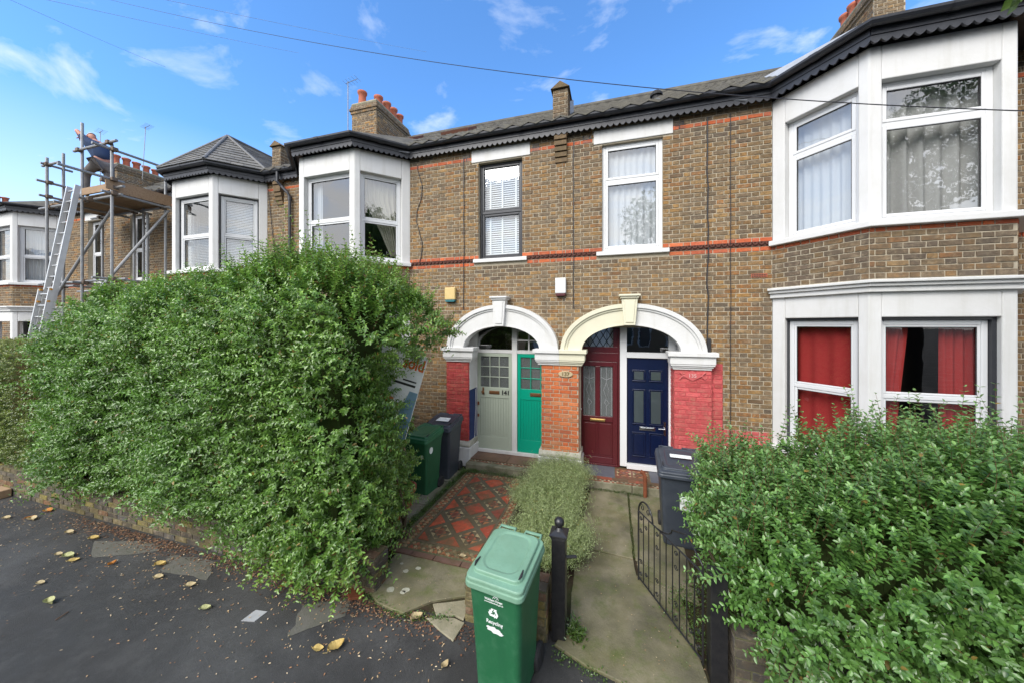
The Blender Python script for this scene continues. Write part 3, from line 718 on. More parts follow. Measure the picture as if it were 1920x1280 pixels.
def house(label, x0, x1, P, wx, arch=None, bay_kw={}, win_kw={}, limit=300, low_roof=True, pier_at=None, soot=False, lower=True):
    root = thing('terraced_house', label, 'house', ((x0+x1)/2, 0, 0))
    B = Bricks(); F = Frame((0,0),(1,0))      # u == world x
    a, b = wx; rects = [(a, b, 4.19, 6.15)]; holes = [rect_hole(a, b, 4.06, 6.42)]
    lint = (a-0.15, b+0.16)
    holes = [rect_hole(a, b, 4.19, 6.17), rect_hole(lint[0], lint[1], 6.15, 6.42), rect_hole(a-0.1, b+0.1, 4.08, 4.19)]
    bx0, bx1 = P[0][0], P[3][0]
    if arch:
        for (c, ao, zt) in arch['ell']:
            holes.append(ell_hole(c, ao-0.03, 2.38, zt-2.38-0.03, 0)); rects.append((c-0.86, c+0.86, 0, 2.80))
    holes.append(rect_hole(-99, 99, 4.128, 4.202))
    wall = MB(); segs = []
    if bx0 > x0: segs.append((x0, bx0))
    if bx1 < x1: segs.append((bx1, x1))
    wl = MB()
    for p, q in segs: sheet(wl, F, p, q, 0, 6.60, [r for r in rects if r[0] >= p-0.5 and r[1] <= q+0.5])
    wp = wl.build('wall', 'mortar', root)
    def pal(u, z):
        if arch and arch.get('red_below') and arch['red_below'](u, z): return 'pink'
        pz = pal_wall(u, z)
        if pz == 'red': return pz
        ps = 0.5 if soot else 0.06
        if z > 6.0: ps = max(ps, 0.55)
        if 3.80 < z < 4.06: ps = max(ps, 0.35+0.3*math.sin(u*2.1))
        if z < 1.2: ps = max(ps, 0.4)
        return 'soot' if random.random() < ps else 'stock'
    for p, q in segs: B.panel(F, p+0.004, q-0.004, 0, 6.60, holes, wp, pal)
    w = window(root, F, a, b, 4.19, 6.15, **win_kw)
    sill(root, F, a-0.1, b+0.1, 4.19)
    l = MB(); l.fbox(F, lint[0], lint[1], -0.09, 0.02, 6.17, 6.42); l.build('lintel', 'white_render', root, bevel=0.008)
    string_course(root, x0, x1, [(bx0-0.02, bx1+0.02), (a-0.1, b+0.1)])
    for u in (lint[0]-0.20, lint[1]+0.03): air_vent(root, u, u+0.17)
    faces, opens = bay(root, B, P, lower=lower, **bay_kw)
    eaves(root, [(x0,0), P[0], P[1], P[2], P[3], (x1,0)])
    main_roof(root, x0+0.002, x1-0.002)
    if low_roof: low_bay_roof(root, P, 'lead' if P[0][0] > 0 else 'roof_tile')
    shell(root, x0, x1)
    return root, B, faces, opens, w
# ================================================================= the setting: ground
g = MB(); g.add([(-250,-250,0),(250,-250,0),(250,250,0),(-250,250,0)], [(0,1,2,3)]); tag(g.build('ground', 'asphalt'), kind='structure')
gs = MB()
gs.add([(-36,-3.30,0.012),(14,-3.30,0.012),(14,0.3,0.012),(-36,0.3,0.012)], [(0,1,2,3)]); tag(gs.build('front_garden_soil', 'soil'), kind='structure')

# ================================================================= houses
PARTY = [6.01, -0.93, -7.87, -14.6, -21.5, -28.4, -35.3]
PD = [(2.45,0),(3.17,-0.90),(4.55,-0.90),(5.27,0)]
PC = [(-7.25,0),(-6.48,-0.80),(-5.03,-0.80),(-4.26,0)]
PB = [(-11.33,0),(-10.60,-0.80),(-9.15,-0.80),(-8.44,0)]
PA = [(-20.3,0),(-19.6,-0.80),(-18.2,-0.80),(-17.45,0)]

E1 = (0.27, 1.215, 3.22); E0 = (-2.14, 1.15, 3.24)
red_below = lambda u, z: z < 1.10 and u > 1.5
h1, B1, fD, oD, wD = house('brown brick house with dark red and navy doors under a cream and white arch', PARTY[1], PARTY[0], PD,
    (-0.20, 0.83), arch=dict(ell=[E1, E0], red_below=red_below),
    bay_kw=dict(style='casement', pal=bay_pal_soot, split=0.70), win_kw=dict(style='casement', split=0.66, d=-0.06))
h2, B2, fC, oC, wC = house('brown brick terraced house with sage and teal front doors under an all white arch', PARTY[2], PARTY[1], PC,
    (-2.65, -1.72), arch=dict(ell=[E0, E1]),
    bay_kw=dict(style='sash', split=0.47), win_kw=dict(style='sash', m='timber_black', split=0.49, fw=0.045, d=-0.09))
h3, B3, fB, oB, wB = house('brown brick terraced house with a slate pyramid roof over its bay, right of the scaffold', PARTY[3], PARTY[2], PB,
    (-14.0, -13.1), bay_kw=dict(style='sash', reveal_black=True, split=0.47), win_kw=dict(style='sash', split=0.47), low_roof=False, soot=True)
h4, B4, fA, oA, wA = house('brown brick terraced house with its white bay behind the leaning ladder', PARTY[4], PARTY[3], PA,
    (-16.15, -15.3), bay_kw=dict(style='sash', split=0.47), win_kw=dict(style='sash', split=0.47), low_roof=True, soot=True)
for k, lb in ((4, 'distant terraced house, its roof just showing at the left edge above the white bay'),):
    r = thing('terraced_house', lb, 'house', ((PARTY[k]+PARTY[k+1])/2, 0, 0))
    w_ = MB(); w_.add([(PARTY[k+1],0,0),(PARTY[k],0,0),(PARTY[k],0,6.6),(PARTY[k+1],0,6.6)], [(0,1,2,3)]); w_.build('wall', 'mortar', r)
    main_roof(r, PARTY[k+1], PARTY[k]); shell(r, PARTY[k+1], PARTY[k]); eaves(r, [(PARTY[k+1],0),(PARTY[k],0)])
    h5 = r
r = thing('terraced_house', 'furthest terraced house, only its roof slope and red chimney pots in view', 'house', (-31.8, 0, 0))
w_ = MB(); w_.add([(-35.3,0,0),(-28.4,0,0),(-28.4,0,6.6),(-35.3,0,6.6)], [(0,1,2,3)]); w_.build('wall', 'mortar', r)
main_roof(r, -35.3, -28.402); shell(r, -35.3, -28.4); B6 = Bricks(); chimney(r, B6, -35.7, -35.0, 2.9, 4.4, 8.4, 10.1, 5); B6.finish(0); h6 = r

hr5, BR5, _a, _b, _c = house('brown brick terraced house adjoining the far side of the right hand bay', 6.01, 12.95, [(6.75,0),(7.47,-0.90),(8.85,-0.90),(9.57,0)],
    (11.19, 12.22), bay_kw=dict(style='casement', split=0.70), win_kw=dict(style='casement', split=0.66, d=-0.06)); BR5.finish(0)
# chimneys
chimney(h1, B1, 5.44, 5.97, 2.9, 4.45, 8.3, 10.3, 5, seed=3)
chimney(h2, B2, -8.36, -7.40, 2.8, 4.6, 8.2, 10.2, 5, seed=5, pot_x=[-0.2,0.15,0.2,0.2,0.2])
chimney(h4, B4, -22.2, -21.3, 2.9, 4.6, 8.2, 10.1, 5, seed=6)
parapet(h2, B2, -0.955); parapet(h3, B3, -8.02)

# roof windows and hatch boxes on the tiles
def rooflight(root, x, y, w=0.75, l=0.5):
    m = MB(); z = roof_plane_z(y); F = lambda a, b, h: (x+a, y+b/1.195-h*0.548, z+b*0.548+h*0.837)
    for (a0,a1,b0,b1) in ((-w/2,w/2,-l/2,-l/2+0.06),(-w/2,w/2,l/2-0.06,l/2),(-w/2,-w/2+0.06,-l/2+0.06,l/2-0.06),(w/2-0.06,w/2,-l/2+0.06,l/2-0.06)):
        m.add([F(a0,b0,0),F(a1,b0,0),F(a1,b1,0),F(a0,b1,0),F(a0,b0,.11),F(a1,b0,.11),F(a1,b1,.11),F(a0,b1,.11)], [(0,3,2,1),(4,5,6,7),(0,1,5,4),(1,2,6,5),(2,3,7,6),(3,0,4,7)])
    f = m.build('roof_window', 'roof_frame', root); g_ = MB(); g_.add([F(-w/2+.05,-l/2+.05,.09),F(w/2-.05,-l/2+.05,.09),F(w/2-.05,l/2-.05,.09),F(-w/2+.05,l/2-.05,.09)], [(0,1,2,3)]); g_.build('pane', 'window_glass', f)
rooflight(h2, -3.55, 1.0, 0.7, 0.6); rooflight(h2, -5.55, 1.7, 0.9, 0.6)
v = MB(); v.tube([(0.83,0.95,7.25),(0.83,0.95,7.50)], 0.09, 10); v.lathe([(0.12,7.46),(0.12,7.50),(0.07,7.56),(0.0,7.57)], (0.83,0.95,0), 12); v.build('roof_vent_pipe', 'rubber', h1)

# slated pyramid roof over the bay of the third house
def slated_bay_roof(root, P, apex, ridge_y):
    o = offset_poly(P, 0.24); A = Vector(apex); R_ = Vector((apex[0], ridge_y, apex[2]))
    q = [Vector((p[0], p[1], 6.66)) for p in o]
    facets = [(q[0], q[1], A), (q[1], q[2], A), (q[2], q[3], A), (q[3], R_, A), (R_, q[0], A)]
    base = MB()
    for f in facets: base.add(f, [(0,1,2)])
    part = base.build('bay_roof', 'roof_tile', root)
    ms = []
    for i in range(8):
        c = random.choice([(0.12,0.115,0.11),(0.155,0.15,0.14),(0.10,0.098,0.096),(0.18,0.17,0.155)]); ms.append(c)
    tot = 0
    for k, f in enumerate(facets):
        a, b, t = f
        if k == 4: a, b, t = q[0], A, R_
        e = (b-a) if k < 3 else (A-R_)
        e.z = 0; eu = e.normalized(); nrm = (b-a).cross(t-a).normalized()
        if nrm.z < 0: nrm = -nrm
        up = nrm.cross(eu)
        if up.z < 0: up = -up
        H = max((t-a).dot(up), (b-a).dot(up)); ex = 0.155; w = 0.235; n = int(H/ex)+1
        T2 = [((p-a).dot(eu), (p-a).dot(up)) for p in (a, b, t)]
        for r in range(n):
            v0, v1 = r*ex, min((r+1)*ex+0.02, H-0.005); vm = (r+0.45)*ex
            xs = []
            for i in range(3):
                (x0_, y0_), (x1_, y1_) = T2[i], T2[(i+1) % 3]
                if (y0_-vm)*(y1_-vm) < 0: xs.append(x0_+(x1_-x0_)*(vm-y0_)/(y1_-y0_))
            if len(xs) < 2 or v1 <= v0: continue
            u0, u1 = min(xs), max(xs); u = u0-(w/2 if r % 2 else 0)
            while u < u1:
                p, s_ = max(u, u0), min(u+w-0.006, u1)
                if s_-p > 0.03:
                    j = random.uniform(0, 0.006); mb = MB(); org = a+eu*p+up*v0
                    V = lambda uu, vv, h: tuple(eu*(uu-p)+up*(vv-v0)+nrm*h)
                    mb.add([V(p,v0,0.022+j),V(s_,v0,0.022+j),V(s_,v1,0.006),V(p,v1,0.006),V(p,v0,0.006),V(s_,v0,0.006)], [(0,1,2,3),(4,5,1,0),(0,3,4),(1,5,2)], random.choice(ms))
                    o_ = mb.build('slate', 'slate', part); o_.location = org; tot += 1
                u += w
    hips = MB()
    hp = [(q[1], A), (q[2], A), (q[3], A), (q[0], A), (R_, A)]
    for a, b in hp:
        m = MB(); m.tube([a+Vector((0,0,.02)), b+Vector((0,0,.03))], 0.035, 8); m.build('hip_capping', 'lead_dark', part)
slated_bay_roof(h3, PB, (-9.88, 0.0, 7.86), 1.62)

# ================================================================= porches
def porch(root, B, c, ao, ai, zt, zi, xl, xr, piers, cream=False, lab=None):
    """arched porch: white moulded ring on piers, recess behind it lined in white, soffit following the arch"""
    def ell(a, b, n=40, z0=2.38): return [(c-a*math.cos(math.pi*k/n), z0+b*math.sin(math.pi*k/n)) for k in range(n+1)]
    def ring(ai_, bi, ao_, bo, ya, yb, mi, k0, k1, name, parts):
        I = ell(ai_, bi); O = ell(ao_, bo); m = MB()
        rows = [[(p[0], ya, p[1]) for p in I[k0:k1+1]], [(p[0], ya, p[1]) for p in O[k0:k1+1]], [(p[0], yb, p[1]) for p in O[k0:k1+1]], [(p[0], yb, p[1]) for p in I[k0:k1+1]]]
        rows = [r[::1] for r in rows]; m.strip([rows[3], rows[0], rows[1], rows[2]]); 
        for k in (0, -1): m.add([rows[j][k] for j in range(4)], [(0,1,2,3)])
        return m.build(name, mi, parts)
    sides = [('cream_render' if cream else 'white_render', 0, 20), ('white_render', 20, 40)]
    first = None
    for mi, k0, k1 in sides:
        o = ring(ai, zi-2.38, ao, zt-2.38, -0.13, 0.10, mi, k0, k1, 'porch_arch', root)
        ring(ao-0.075, zt-2.38-0.07, ao, zt-2.38+0.002, -0.175, -0.131, mi, k0, k1, 'arch_moulding', o)
        ring(ao-0.115, zt-2.38-0.108, ao-0.076, zt-2.38-0.071, -0.150, -0.1312, mi, k0, k1, 'arch_moulding', o)
        ring(ai-0.001, zi-2.38-0.001, ai+0.02, zi-2.38+0.02, -0.142, -0.1311, mi, k0, k1, 'arch_bead', o)
    # keystone
    for side, mi in ((-1, 'cream_render' if cream else 'white_render'), (1, 'white_render')):
        pass
    km = 'cream_render' if cream else 'white_render'
    ks = MB(); hb, ht, z0, z1 = 0.095, 0.135, zi+0.0, zt+0.09
    ks.prism([(c-hb,z0),(c+hb,z0),(c+ht,z1),(c-ht,z1)], -0.215, -0.05, lambda p, q, t: (p, t, q)); k = ks.build('keystone', km, root, bevel=0.008)
    k2 = MB(); k2.prism([(c-hb+0.03,z0+0.05),(c+hb-0.03,z0+0.05),(c+ht-0.045,z1-0.03),(c-ht+0.045,z1-0.03)], -0.228, -0.2145, lambda p, q, t: (p, t, q)); k2.build('keystone_panel', km, k, bevel=0.006)
    k3 = MB(); k3.box(c-0.155, c+0.155, -0.245, 0.0, z1, z1+0.035); k3.box(c-0.178, c+0.178, -0.27, 0.0, z1+0.0355, z1+0.07); k3.build('keystone_cap', km, k, bevel=0.008)
    # recess lining
    L = MB(); yb = 0.35
    L.add([(xl,0.02,0.0),(xl,yb,0.0),(xl,yb,3.0),(xl,0.02,3.0)], [(0,1,2,3)]); L.add([(xr,0.02,0.0),(xr,yb,0.0),(xr,yb,3.0),(xr,0.02,3.0)], [(3,2,1,0)])
    L.add([(xl,0.02,3.0),(xr,0.02,3.0),(xr,yb,3.0),(xl,yb,3.0)], [(0,1,2,3)])
    L.build('porch_lining', 'white_render', root)

def pier(root, B, x0, x1, z0=0.42, z1=2.10, pal='orange', y=-0.10, plinth=True, cap=None, capmat=('white_render','white_render'), paint=None, cx=(None,None)):
    m = MB(); m.box(x0, x1, y, 0.34, z0, z1); p = m.build('porch_pier', 'mortar' if pal == 'orange' else ('red_paint' if pal in ('pred','pink') else 'mortar_mossy'), root)
    for F in (Frame((x0,y),(x1,y)), Frame((x1,y),(x1,0.33)), Frame((x0,0.33),(x0,y))):
        B.panel(F, 0.003, F.len-0.003, z0+0.02, z1, [], p, pal)
    if plinth:
        s = MB(); s.prism([(y-0.06,z0-0.04),(y-0.06,z0+0.01),(y-0.005,z0+0.075),(0.3,z0+0.075),(0.3,z0-0.04)], x0-0.05, x1+0.05, lambda a, b, t: (t, a, b)); s.build('plinth_weathering', 'stone_plinth', p, bevel=0.012)
        b = MB(); b.box(x0-0.065, x1+0.065, y-0.075, 0.3, 0.0, z0-0.045); b.build('plinth', 'white_render', p, bevel=0.01)
    mid = (x0+x1)/2
    a0, a1 = cx if cx[0] is not None else (x0-0.06, x1+0.06)
    halves = [(a0, a1, capmat[0])] if capmat[0] == capmat[1] else [(a0, mid, capmat[0]), (mid, a1, capmat[1])]
    for (q0, q1, cm) in halves:
        e0 = 0 if q0 == mid else 1; e1 = 0 if q1 == mid else 1
        steps = [(0.0,2.10,2.135),(0.02,2.1355,2.165),(0.04,2.1655,2.195),(0.05,2.1955,2.325),(0.085,2.3255,2.395)]
        c = MB()
        for d, za, zb in steps: c.box(q0+0.04-d*e0*1.0, q1-0.04+d*e1*1.0 if q1 != mid else q1, y-0.03-d, 0.1, za, zb) if q0 != mid else c.box(q0, q1-0.04+d, y-0.03-d, 0.1, za, zb)
        c.build('impost', cm, p, bevel=0.006)
    return p
porch(h2, B2, E0[0], E0[1], 0.79, E0[2], 2.82, -2.99, -1.16, None)
porch(h1, B1, E1[0], E1[1], 0.83, E1[2], 2.84, -0.76, 1.30, None, cream=True)
pier(h2, B2, -3.32, -2.83, pal='pred', cx=(-3.36, -2.72))
pm = pier(h2, B2, -1.31, -0.62, pal='orange', cx=(-1.42, -0.51), capmat=('white_render', 'cream_render'))
pr_ = pier(h1, B1, 1.0, 1.56, pal='pink', z0=0.2, plinth=False, cx=(0.93, 1.60))
# the painted strip of wall between the right pier and the downpipe line is brick too (see red_below)
sp = MB(); sp.box(1.56, 1.74, -0.03, 0.02, 0.2, 2.20); spo = sp.build('painted_wall_return', 'red_paint', h1)
B1.panel(Frame((1.56,-0.03),(1.74,-0.03)), 0.003, 0.177, 0.2, 2.19, [], spo, 'pink')

# ---- doors
YD = 0.36
FD = Frame((0,YD-0.05),(1,YD-0.05))      # u = x, d outward (towards the street)
def fb(m, x0, x1, z0, z1, d0, d1): m.fbox(FD, x0, x1, d0, d1, z0, z1); return m
def muntins(m, x0, x1, z0, z1, nx, nz, w=0.018, d0=0.0, d1=0.022):
    for i in range(1, nx):
        x = x0+(x1-x0)*i/nx; fb(m, x-w/2, x+w/2, z0, z1, d0, d1)
    for j in range(1, nz):
        z = z0+(z1-z0)*j/nz; fb(m, x0, x1, z-w/2, z+w/2, d0, d1-0.0015)
def letterplate(par, x, z, w=0.25, h=0.06, m='brass', d=0.03):
    a = MB(); fb(a, x-w/2, x+w/2, z-h/2, z+h/2, d, d+0.010); o = a.build('letter_plate', m, par, bevel=0.004)
    b = MB(); fb(b, x-w/2+0.025, x+w/2-0.025, z-h/2+0.014, z+h/2-0.014, d+0.0101, d+0.016); b.build('flap', m, o, bevel=0.003)
def cottage_door(x0, x1, z0, z1, m, nx, number, nm, plate_m, label):
    w = x1-x0; fr = MB(); st = 0.07; zg0, zg1 = z0+1.30, z1-0.07
    fb(fr, x0, x0+st, z0, z1, -0.01, 0.03); fb(fr, x1-st, x1, z0, z1, -0.01, 0.03); fb(fr, x0+st, x1-st, zg1, z1, -0.01, 0.0295)
    fb(fr, x0+st, x1-st, zg0-0.22, zg0, -0.01, 0.0295); fb(fr, x0+st, x1-st, z0, z0+0.26, -0.01, 0.0295); fb(fr, x0+st, x1-st, z0+0.26, zg0-0.22, -0.01, 0.012)
    muntins(fr, x0+st, x1-st, zg0, zg1, nx, 3)
    d = fr.build('door', m, None, bevel=0.004); d['label'] = label
    n = 11
    for k in range(n):
        a = x0+st+(w-2*st)*k/n; b = MB(); fb(b, a+0.003, a+(w-2*st)/n-0.003, z0+0.262, zg0-0.222, 0.012, 0.020); b.build('plank', m, d, bevel=0.003)
    gl = MB(); gl.pane(FD, x0+st-0.005, x1-st+0.005, 0.005, zg0-0.005, zg1+0.005); gl.build('pane', 'door_glass', d)
    letterplate(d, x0+w*0.5, zg0-0.105, 0.23, 0.07, plate_m)
    text(number, 'door_number', 0.125, (x1-0.14 if nx == 3 else x0+0.13, YD-0.05-0.032, zg0-0.105), (R(90),0,0), nm, d, 0.003, 0.005)
    return d
d1 = cottage_door(-2.79, -2.02, 0.24, 2.257, 'door_sage', 3, '141', 'lettering_black', 'old_brass', 'pale sage green planked door numbered 141'); 
d2 = cottage_door(-1.90, -1.13, 0.24, 2.257, 'door_teal', 3, '139', 'lettering_gold', 'old_brass', 'bright teal planked door numbered 139')
for d_ in (d1, d2): d_.parent = h2; d_.location = -h2.location
kn = MB(); kn.lathe([(0.0,-0.045),(0.03,-0.04),(0.036,-0.03),(0.03,-0.02),(0.012,-0.012),(0.012,0.0)], (-2.655,YD-0.08,1.435), 12, axis=1); kn.fbox(FD, -2.675, -2.635, 0.03, 0.038, 1.38, 1.53); kn.build('door_knocker', 'old_brass', d1)
lk = MB(); fb(lk, -2.785, -2.745, 1.15, 1.22, 0.03, 0.045); fb(lk, -2.785, -2.745, 0.90, 0.96, 0.03, 0.045); lk.build('lock', 'rusty', d1)
def part(mb, name, m, root, bevel=0.004):
    return mb.build(name, m, root, bevel=bevel)
fr = MB()
fb(fr, -2.985, -2.795, 0.18, 2.99, -0.06, 0.03); fb(fr, -2.015, -1.905, 0.18, 2.99, -0.06, 0.045); fb(fr, -1.125, -1.165+0.0, 0.18, 2.99, -0.06, 0.03)
fb(fr, -2.795, -2.015, 2.262, 2.33, -0.06, 0.035); fb(fr, -1.905, -1.125, 2.262, 2.33, -0.06, 0.035); fb(fr, -2.795, -1.125, 0.17, 0.235, -0.06, 0.07)
fb(fr, -2.795, -2.015, 2.92, 2.99, -0.06, 0.03); fb(fr, -1.905, -1.125, 2.92, 2.99, -0.06, 0.03)
muntins(fr, -1.905, -1.165, 2.33, 2.92, 3, 3, 0.03, 0.0, 0.03)
dfr = part(fr, 'door_frame', 'white_render', h2)
gl = MB(); gl.pane(FD, -2.80, -2.01, 0.003, 2.325, 2.925); gl.pane(FD, -1.91, -1.12, 0.003, 2.325, 2.925); gl.build('pane', 'fan_glass', dfr)
bl = MB(); bl.box(-2.823, -2.812, -0.07, 0.30, 0.42, 1.52); bl.build('blue_painted_reveal', 'navy_paint', h2)
bl = MB(); bl.box(-2.823, -2.812, -0.07, 0.30, 1.523, 2.098); bl.build('white_painted_reveal', 'white_render', h2)
cb = MB(); cb.tube([(-2.80,0.20,1.5),(-2.80,0.21,1.1),(-2.795,0.16,0.8),(-2.80,0.17,0.6),(-2.79,0.10,0.44)], 0.006, 6); cb.build('white_cable', 'plastic_white', h2)
lt = MB(); lt.tube([(-2.90,0.20,2.20),(-2.90,0.20,2.42)], 0.035, 10); lt.box(-2.96,-2.90,0.18,0.22,2.26,2.34); lt.build('porch_lamp', 'plastic_white', h2)

# maroon door
x0, x1, z0, z1 = -0.66, 0.075, 0.20, 2.33
m = MB(); st = 0.09
fb(m, x0, x0+st, z0, z1-0.18, -0.01, 0.03); fb(m, x1-st, x1, z0, z1-0.18, -0.01, 0.03); fb(m, x0+st, x1-st, z1-0.27, z1-0.18, -0.01, 0.0295)
fb(m, x0+st, x1-st, 1.0, 1.10, -0.01, 0.0295); fb(m, x0+st, x1-st, z0, z0+0.12, -0.01, 0.0295); mid = (x0+x1)/2
fb(m, mid-0.045, mid+0.045, 1.10, z1-0.27, -0.01, 0.029); fb(m, x0+st, x1-st, z0+0.12, 1.0, -0.01, 0.010)
fb(m, mid-0.01, mid+0.01, z0+0.12, 1.0, 0.010, 0.022)
dm = m.build('door', 'door_maroon', h1, bevel=0.006); dm['label'] = 'dark red door with two tall leaded panes'
for a, b in ((x0+st+0.03, mid-0.04), (mid+0.04, x1-st-0.03)):
    q = MB(); fb(q, a, b, z0+0.16, 0.96, 0.010, 0.018); q.build('door_panel', 'door_maroon', dm, bevel=0.006)
for a, b in ((x0+st, mid-0.045), (mid+0.045, x1-st)):
    q = MB(); q.pane(FD, a, b, 0.004, 1.10, z1-0.27); q.build('pane', 'door_glass', dm)
    q = MB(); cx_ = (a+b)/2; zc = 1.55
    for pts in ([(a+0.02,1.12),(a+0.02,z1-0.29)], [(b-0.02,1.12),(b-0.02,z1-0.29)], [(cx_,1.75),(cx_-0.05,1.6),(cx_,1.45),(cx_+0.05,1.6),(cx_,1.75),(cx_,z1-0.29)], [(cx_,1.45),(cx_-0.03,1.36),(cx_+0.01,1.30),(cx_+0.05,1.36),(cx_+0.0,1.42)], [(a+0.02,1.85),(cx_,1.80),(b-0.02,1.85)], [(cx_,1.30),(cx_,1.12)]):
        q.tube([(p[0], YD-0.05-0.008, p[1]) for p in pts], 0.004, 5)
    q.build('leading', 'lead', dm)
letterplate(dm, mid, 1.03, 0.28, 0.05, 'brass')
kn = MB(); kn.lathe([(0.0,-0.06),(0.026,-0.055),(0.03,-0.04),(0.015,-0.02),(0.012,0.0)], (x0+0.045,YD-0.08,1.22), 12, axis=1); kn.build('door_handle', 'chrome', dm, smooth=True)
fr = MB(); fb(fr, -0.76, -0.665, 0.17, 2.99, -0.06, 0.035); fb(fr, 0.08, 0.115, 0.17, 2.99, -0.06, 0.035); fb(fr, -0.665, 0.08, z1-0.175, z1-0.01, -0.06, 0.034); fb(fr, -0.665, 0.08, z1-0.01, z1+0.10, -0.06, 0.036)
fb(fr, -0.665, 0.08, 0.165, 0.198, -0.06, 0.05); fb(fr, -0.665, 0.08, 2.93, 2.99, -0.06, 0.034); fb(fr, -0.665, -0.58, 2.43, 2.93, -0.06, 0.02); fb(fr, -0.005, 0.08, 2.43, 2.93, -0.06, 0.02)
f1 = part(fr, 'door_frame', 'door_maroon', h1); f1['label'] = 'dark red frame and fanlight over the dark red door'
gl = MB(); gl.pane(FD, -0.59, 0.0, -0.002, 2.42, 2.93); gl.build('pane', 'fan_glass', f1)
# leaded diamonds in the fanlight
q = MB()
for k in range(-4, 9):
    for s_ in (1, -1):
        pts = []
        for t in range(2):
            z = 2.43+0.5*t; x = -0.58+k*0.13+s_*(z-2.43)*0.6
            pts.append((x, z))
        # clip to the pane
        (xa, za), (xb, zb) = pts
        if xa > xb: (xa, za), (xb, zb) = (xb, zb), (xa, za)
        if xb < -0.58 or xa > -0.005: continue
        sl_ = (zb-za)/(xb-xa)
        if xa < -0.58: za += sl_*(-0.58-xa); xa = -0.58
        if xb > -0.005: zb += sl_*(-0.005-xb); xb = -0.005
        q.tube([(xa, YD-0.055, za), (xb, YD-0.055, zb)], 0.007, 4)
for x_ in (-0.46, -0.12): q.tube([(x_, YD-0.056, 2.43), (x_, YD-0.056, 2.93)], 0.005, 4)
q.build('leading', 'rubber', f1)
w_ = MB(); fb(w_, -0.575, -0.008, 2.435, 2.925, -0.03, -0.026); w_.build('fanlight_net', 'curtain_white', f1)

# navy door
x0, x1, z0, z1 = 0.245, 0.955, 0.27, 2.235
m = MB(); fb(m, x0, x1, z0, z1, -0.03, 0.012); 
dn = m.build('door', 'door_navy', h1, bevel=0.004); dn['label'] = 'navy blue six panelled door with four small panes'
w = x1-x0
for i in range(2):
    a = x0+0.09+i*(w-0.18+0.06)/2; b = a+(w-0.18-0.06)/2
    for (c_, e_, glz) in ((1.80, 2.02, 1), (1.00, 1.66, 1), (0.40, 0.86, 0)):
        q = MB(); t = 0.022
        fb(q, a, b, c_, c_+t, 0.012, 0.03); fb(q, a, b, e_-t, e_, 0.012, 0.03); fb(q, a, a+t, c_+t, e_-t, 0.012, 0.03); fb(q, b-t, b, c_+t, e_-t, 0.012, 0.03)
        q.build('panel_moulding', 'door_navy', dn, bevel=0.008)
        q = MB(); fb(q, a+t+0.012, b-t-0.012, c_+t+0.012, e_-t-0.012, 0.0122, 0.020)
        q.build('pane' if glz else 'door_panel', 'navy_pane' if glz else 'door_navy', dn, bevel=0.006)
letterplate(dn, (x0+x1)/2, 0.93, 0.27, 0.065, 'chrome', 0.012)
hd = MB(); fb(hd, x1-0.075, x1-0.04, 0.83, 1.08, 0.012, 0.022); hd.tube([(x1-0.06,YD-0.08,0.96),(x1-0.06,YD-0.12,0.96),(x1-0.17,YD-0.12,0.96)], 0.009, 8); hd.build('door_handle', 'chrome', dn)
fr = MB(); fb(fr, 0.118, 0.24, 0.20, 2.99, -0.06, 0.05); fb(fr, 0.96, 1.08, 0.20, 2.99, -0.06, 0.05); fb(fr, 0.24, 0.96, 2.24, 2.34, -0.06, 0.049); fb(fr, 0.24, 0.96, 0.17, 0.262, -0.06, 0.075); fb(fr, 0.24, 0.96, 2.93, 2.99, -0.06, 0.048)
fb(fr, 1.08, 1.295, 0.2, 2.99, -0.06, 0.03)
f2 = part(fr, 'door_frame', 'plastic_white', h1); f2['label'] = 'white plastic frame and threshold round the navy door'
gl = MB(); gl.pane(FD, 0.235, 0.965, 0.003, 2.335, 2.935); gl.build('pane', 'fan_glass', f2)
# number plaques
pl = MB(); pl.prism([(-0.855+0.135*math.cos(2*math.pi*k/24), 1.94+0.058*math.sin(2*math.pi*k/24)) for k in range(24)], -0.128, -0.108, lambda p, q, t: (p, t, q)); po = pl.build('number_plaque', 'plaque_stone', pm, bevel=0.006); po['label'] = 'oval stone plaque reading 137'
text('137', 'plaque_number', 0.10, (-0.855,-0.131,1.94), (R(90),0,0), 'lettering_gold', po, 0.003, 0.001)
pl = MB(); pl.prism([(1.11,2.0),(1.27,1.915),(1.43,2.0),(1.27,2.085)], -0.122, -0.108, lambda p, q, t: (p, t, q)); 
for s_ in (-1, 1):
    for z_ in (-1, 1):
        cx_, cz_ = 1.27+s_*0.185, 2.0+z_*0.045
        pl.tube([(1.27+s_*0.12, -0.115, 2.0)]+[(cx_+0.026*(1-t/12)*math.cos(s_*(t*0.55)+math.pi*(s_ > 0)), -0.115, cz_+z_*0.030*(1-t/14)*math.sin(t*0.55-1.2)) for t in range(11)], 0.009, 6)
po = pl.build('number_plaque', 'plaque_red', pr_, bevel=0.003); po['label'] = 'red painted diamond scrollwork plaque reading 135'
text('135', 'plaque_number', 0.085, (1.27,-0.125,2.0), (R(90),0,0), 'print_pink', po, 0.004, 0.001)

# fanlight house reflection comes from the real street opposite (built below)
B1.finish(300); B2.finish(300); B3.finish(300, 15.0); B4.finish(0)

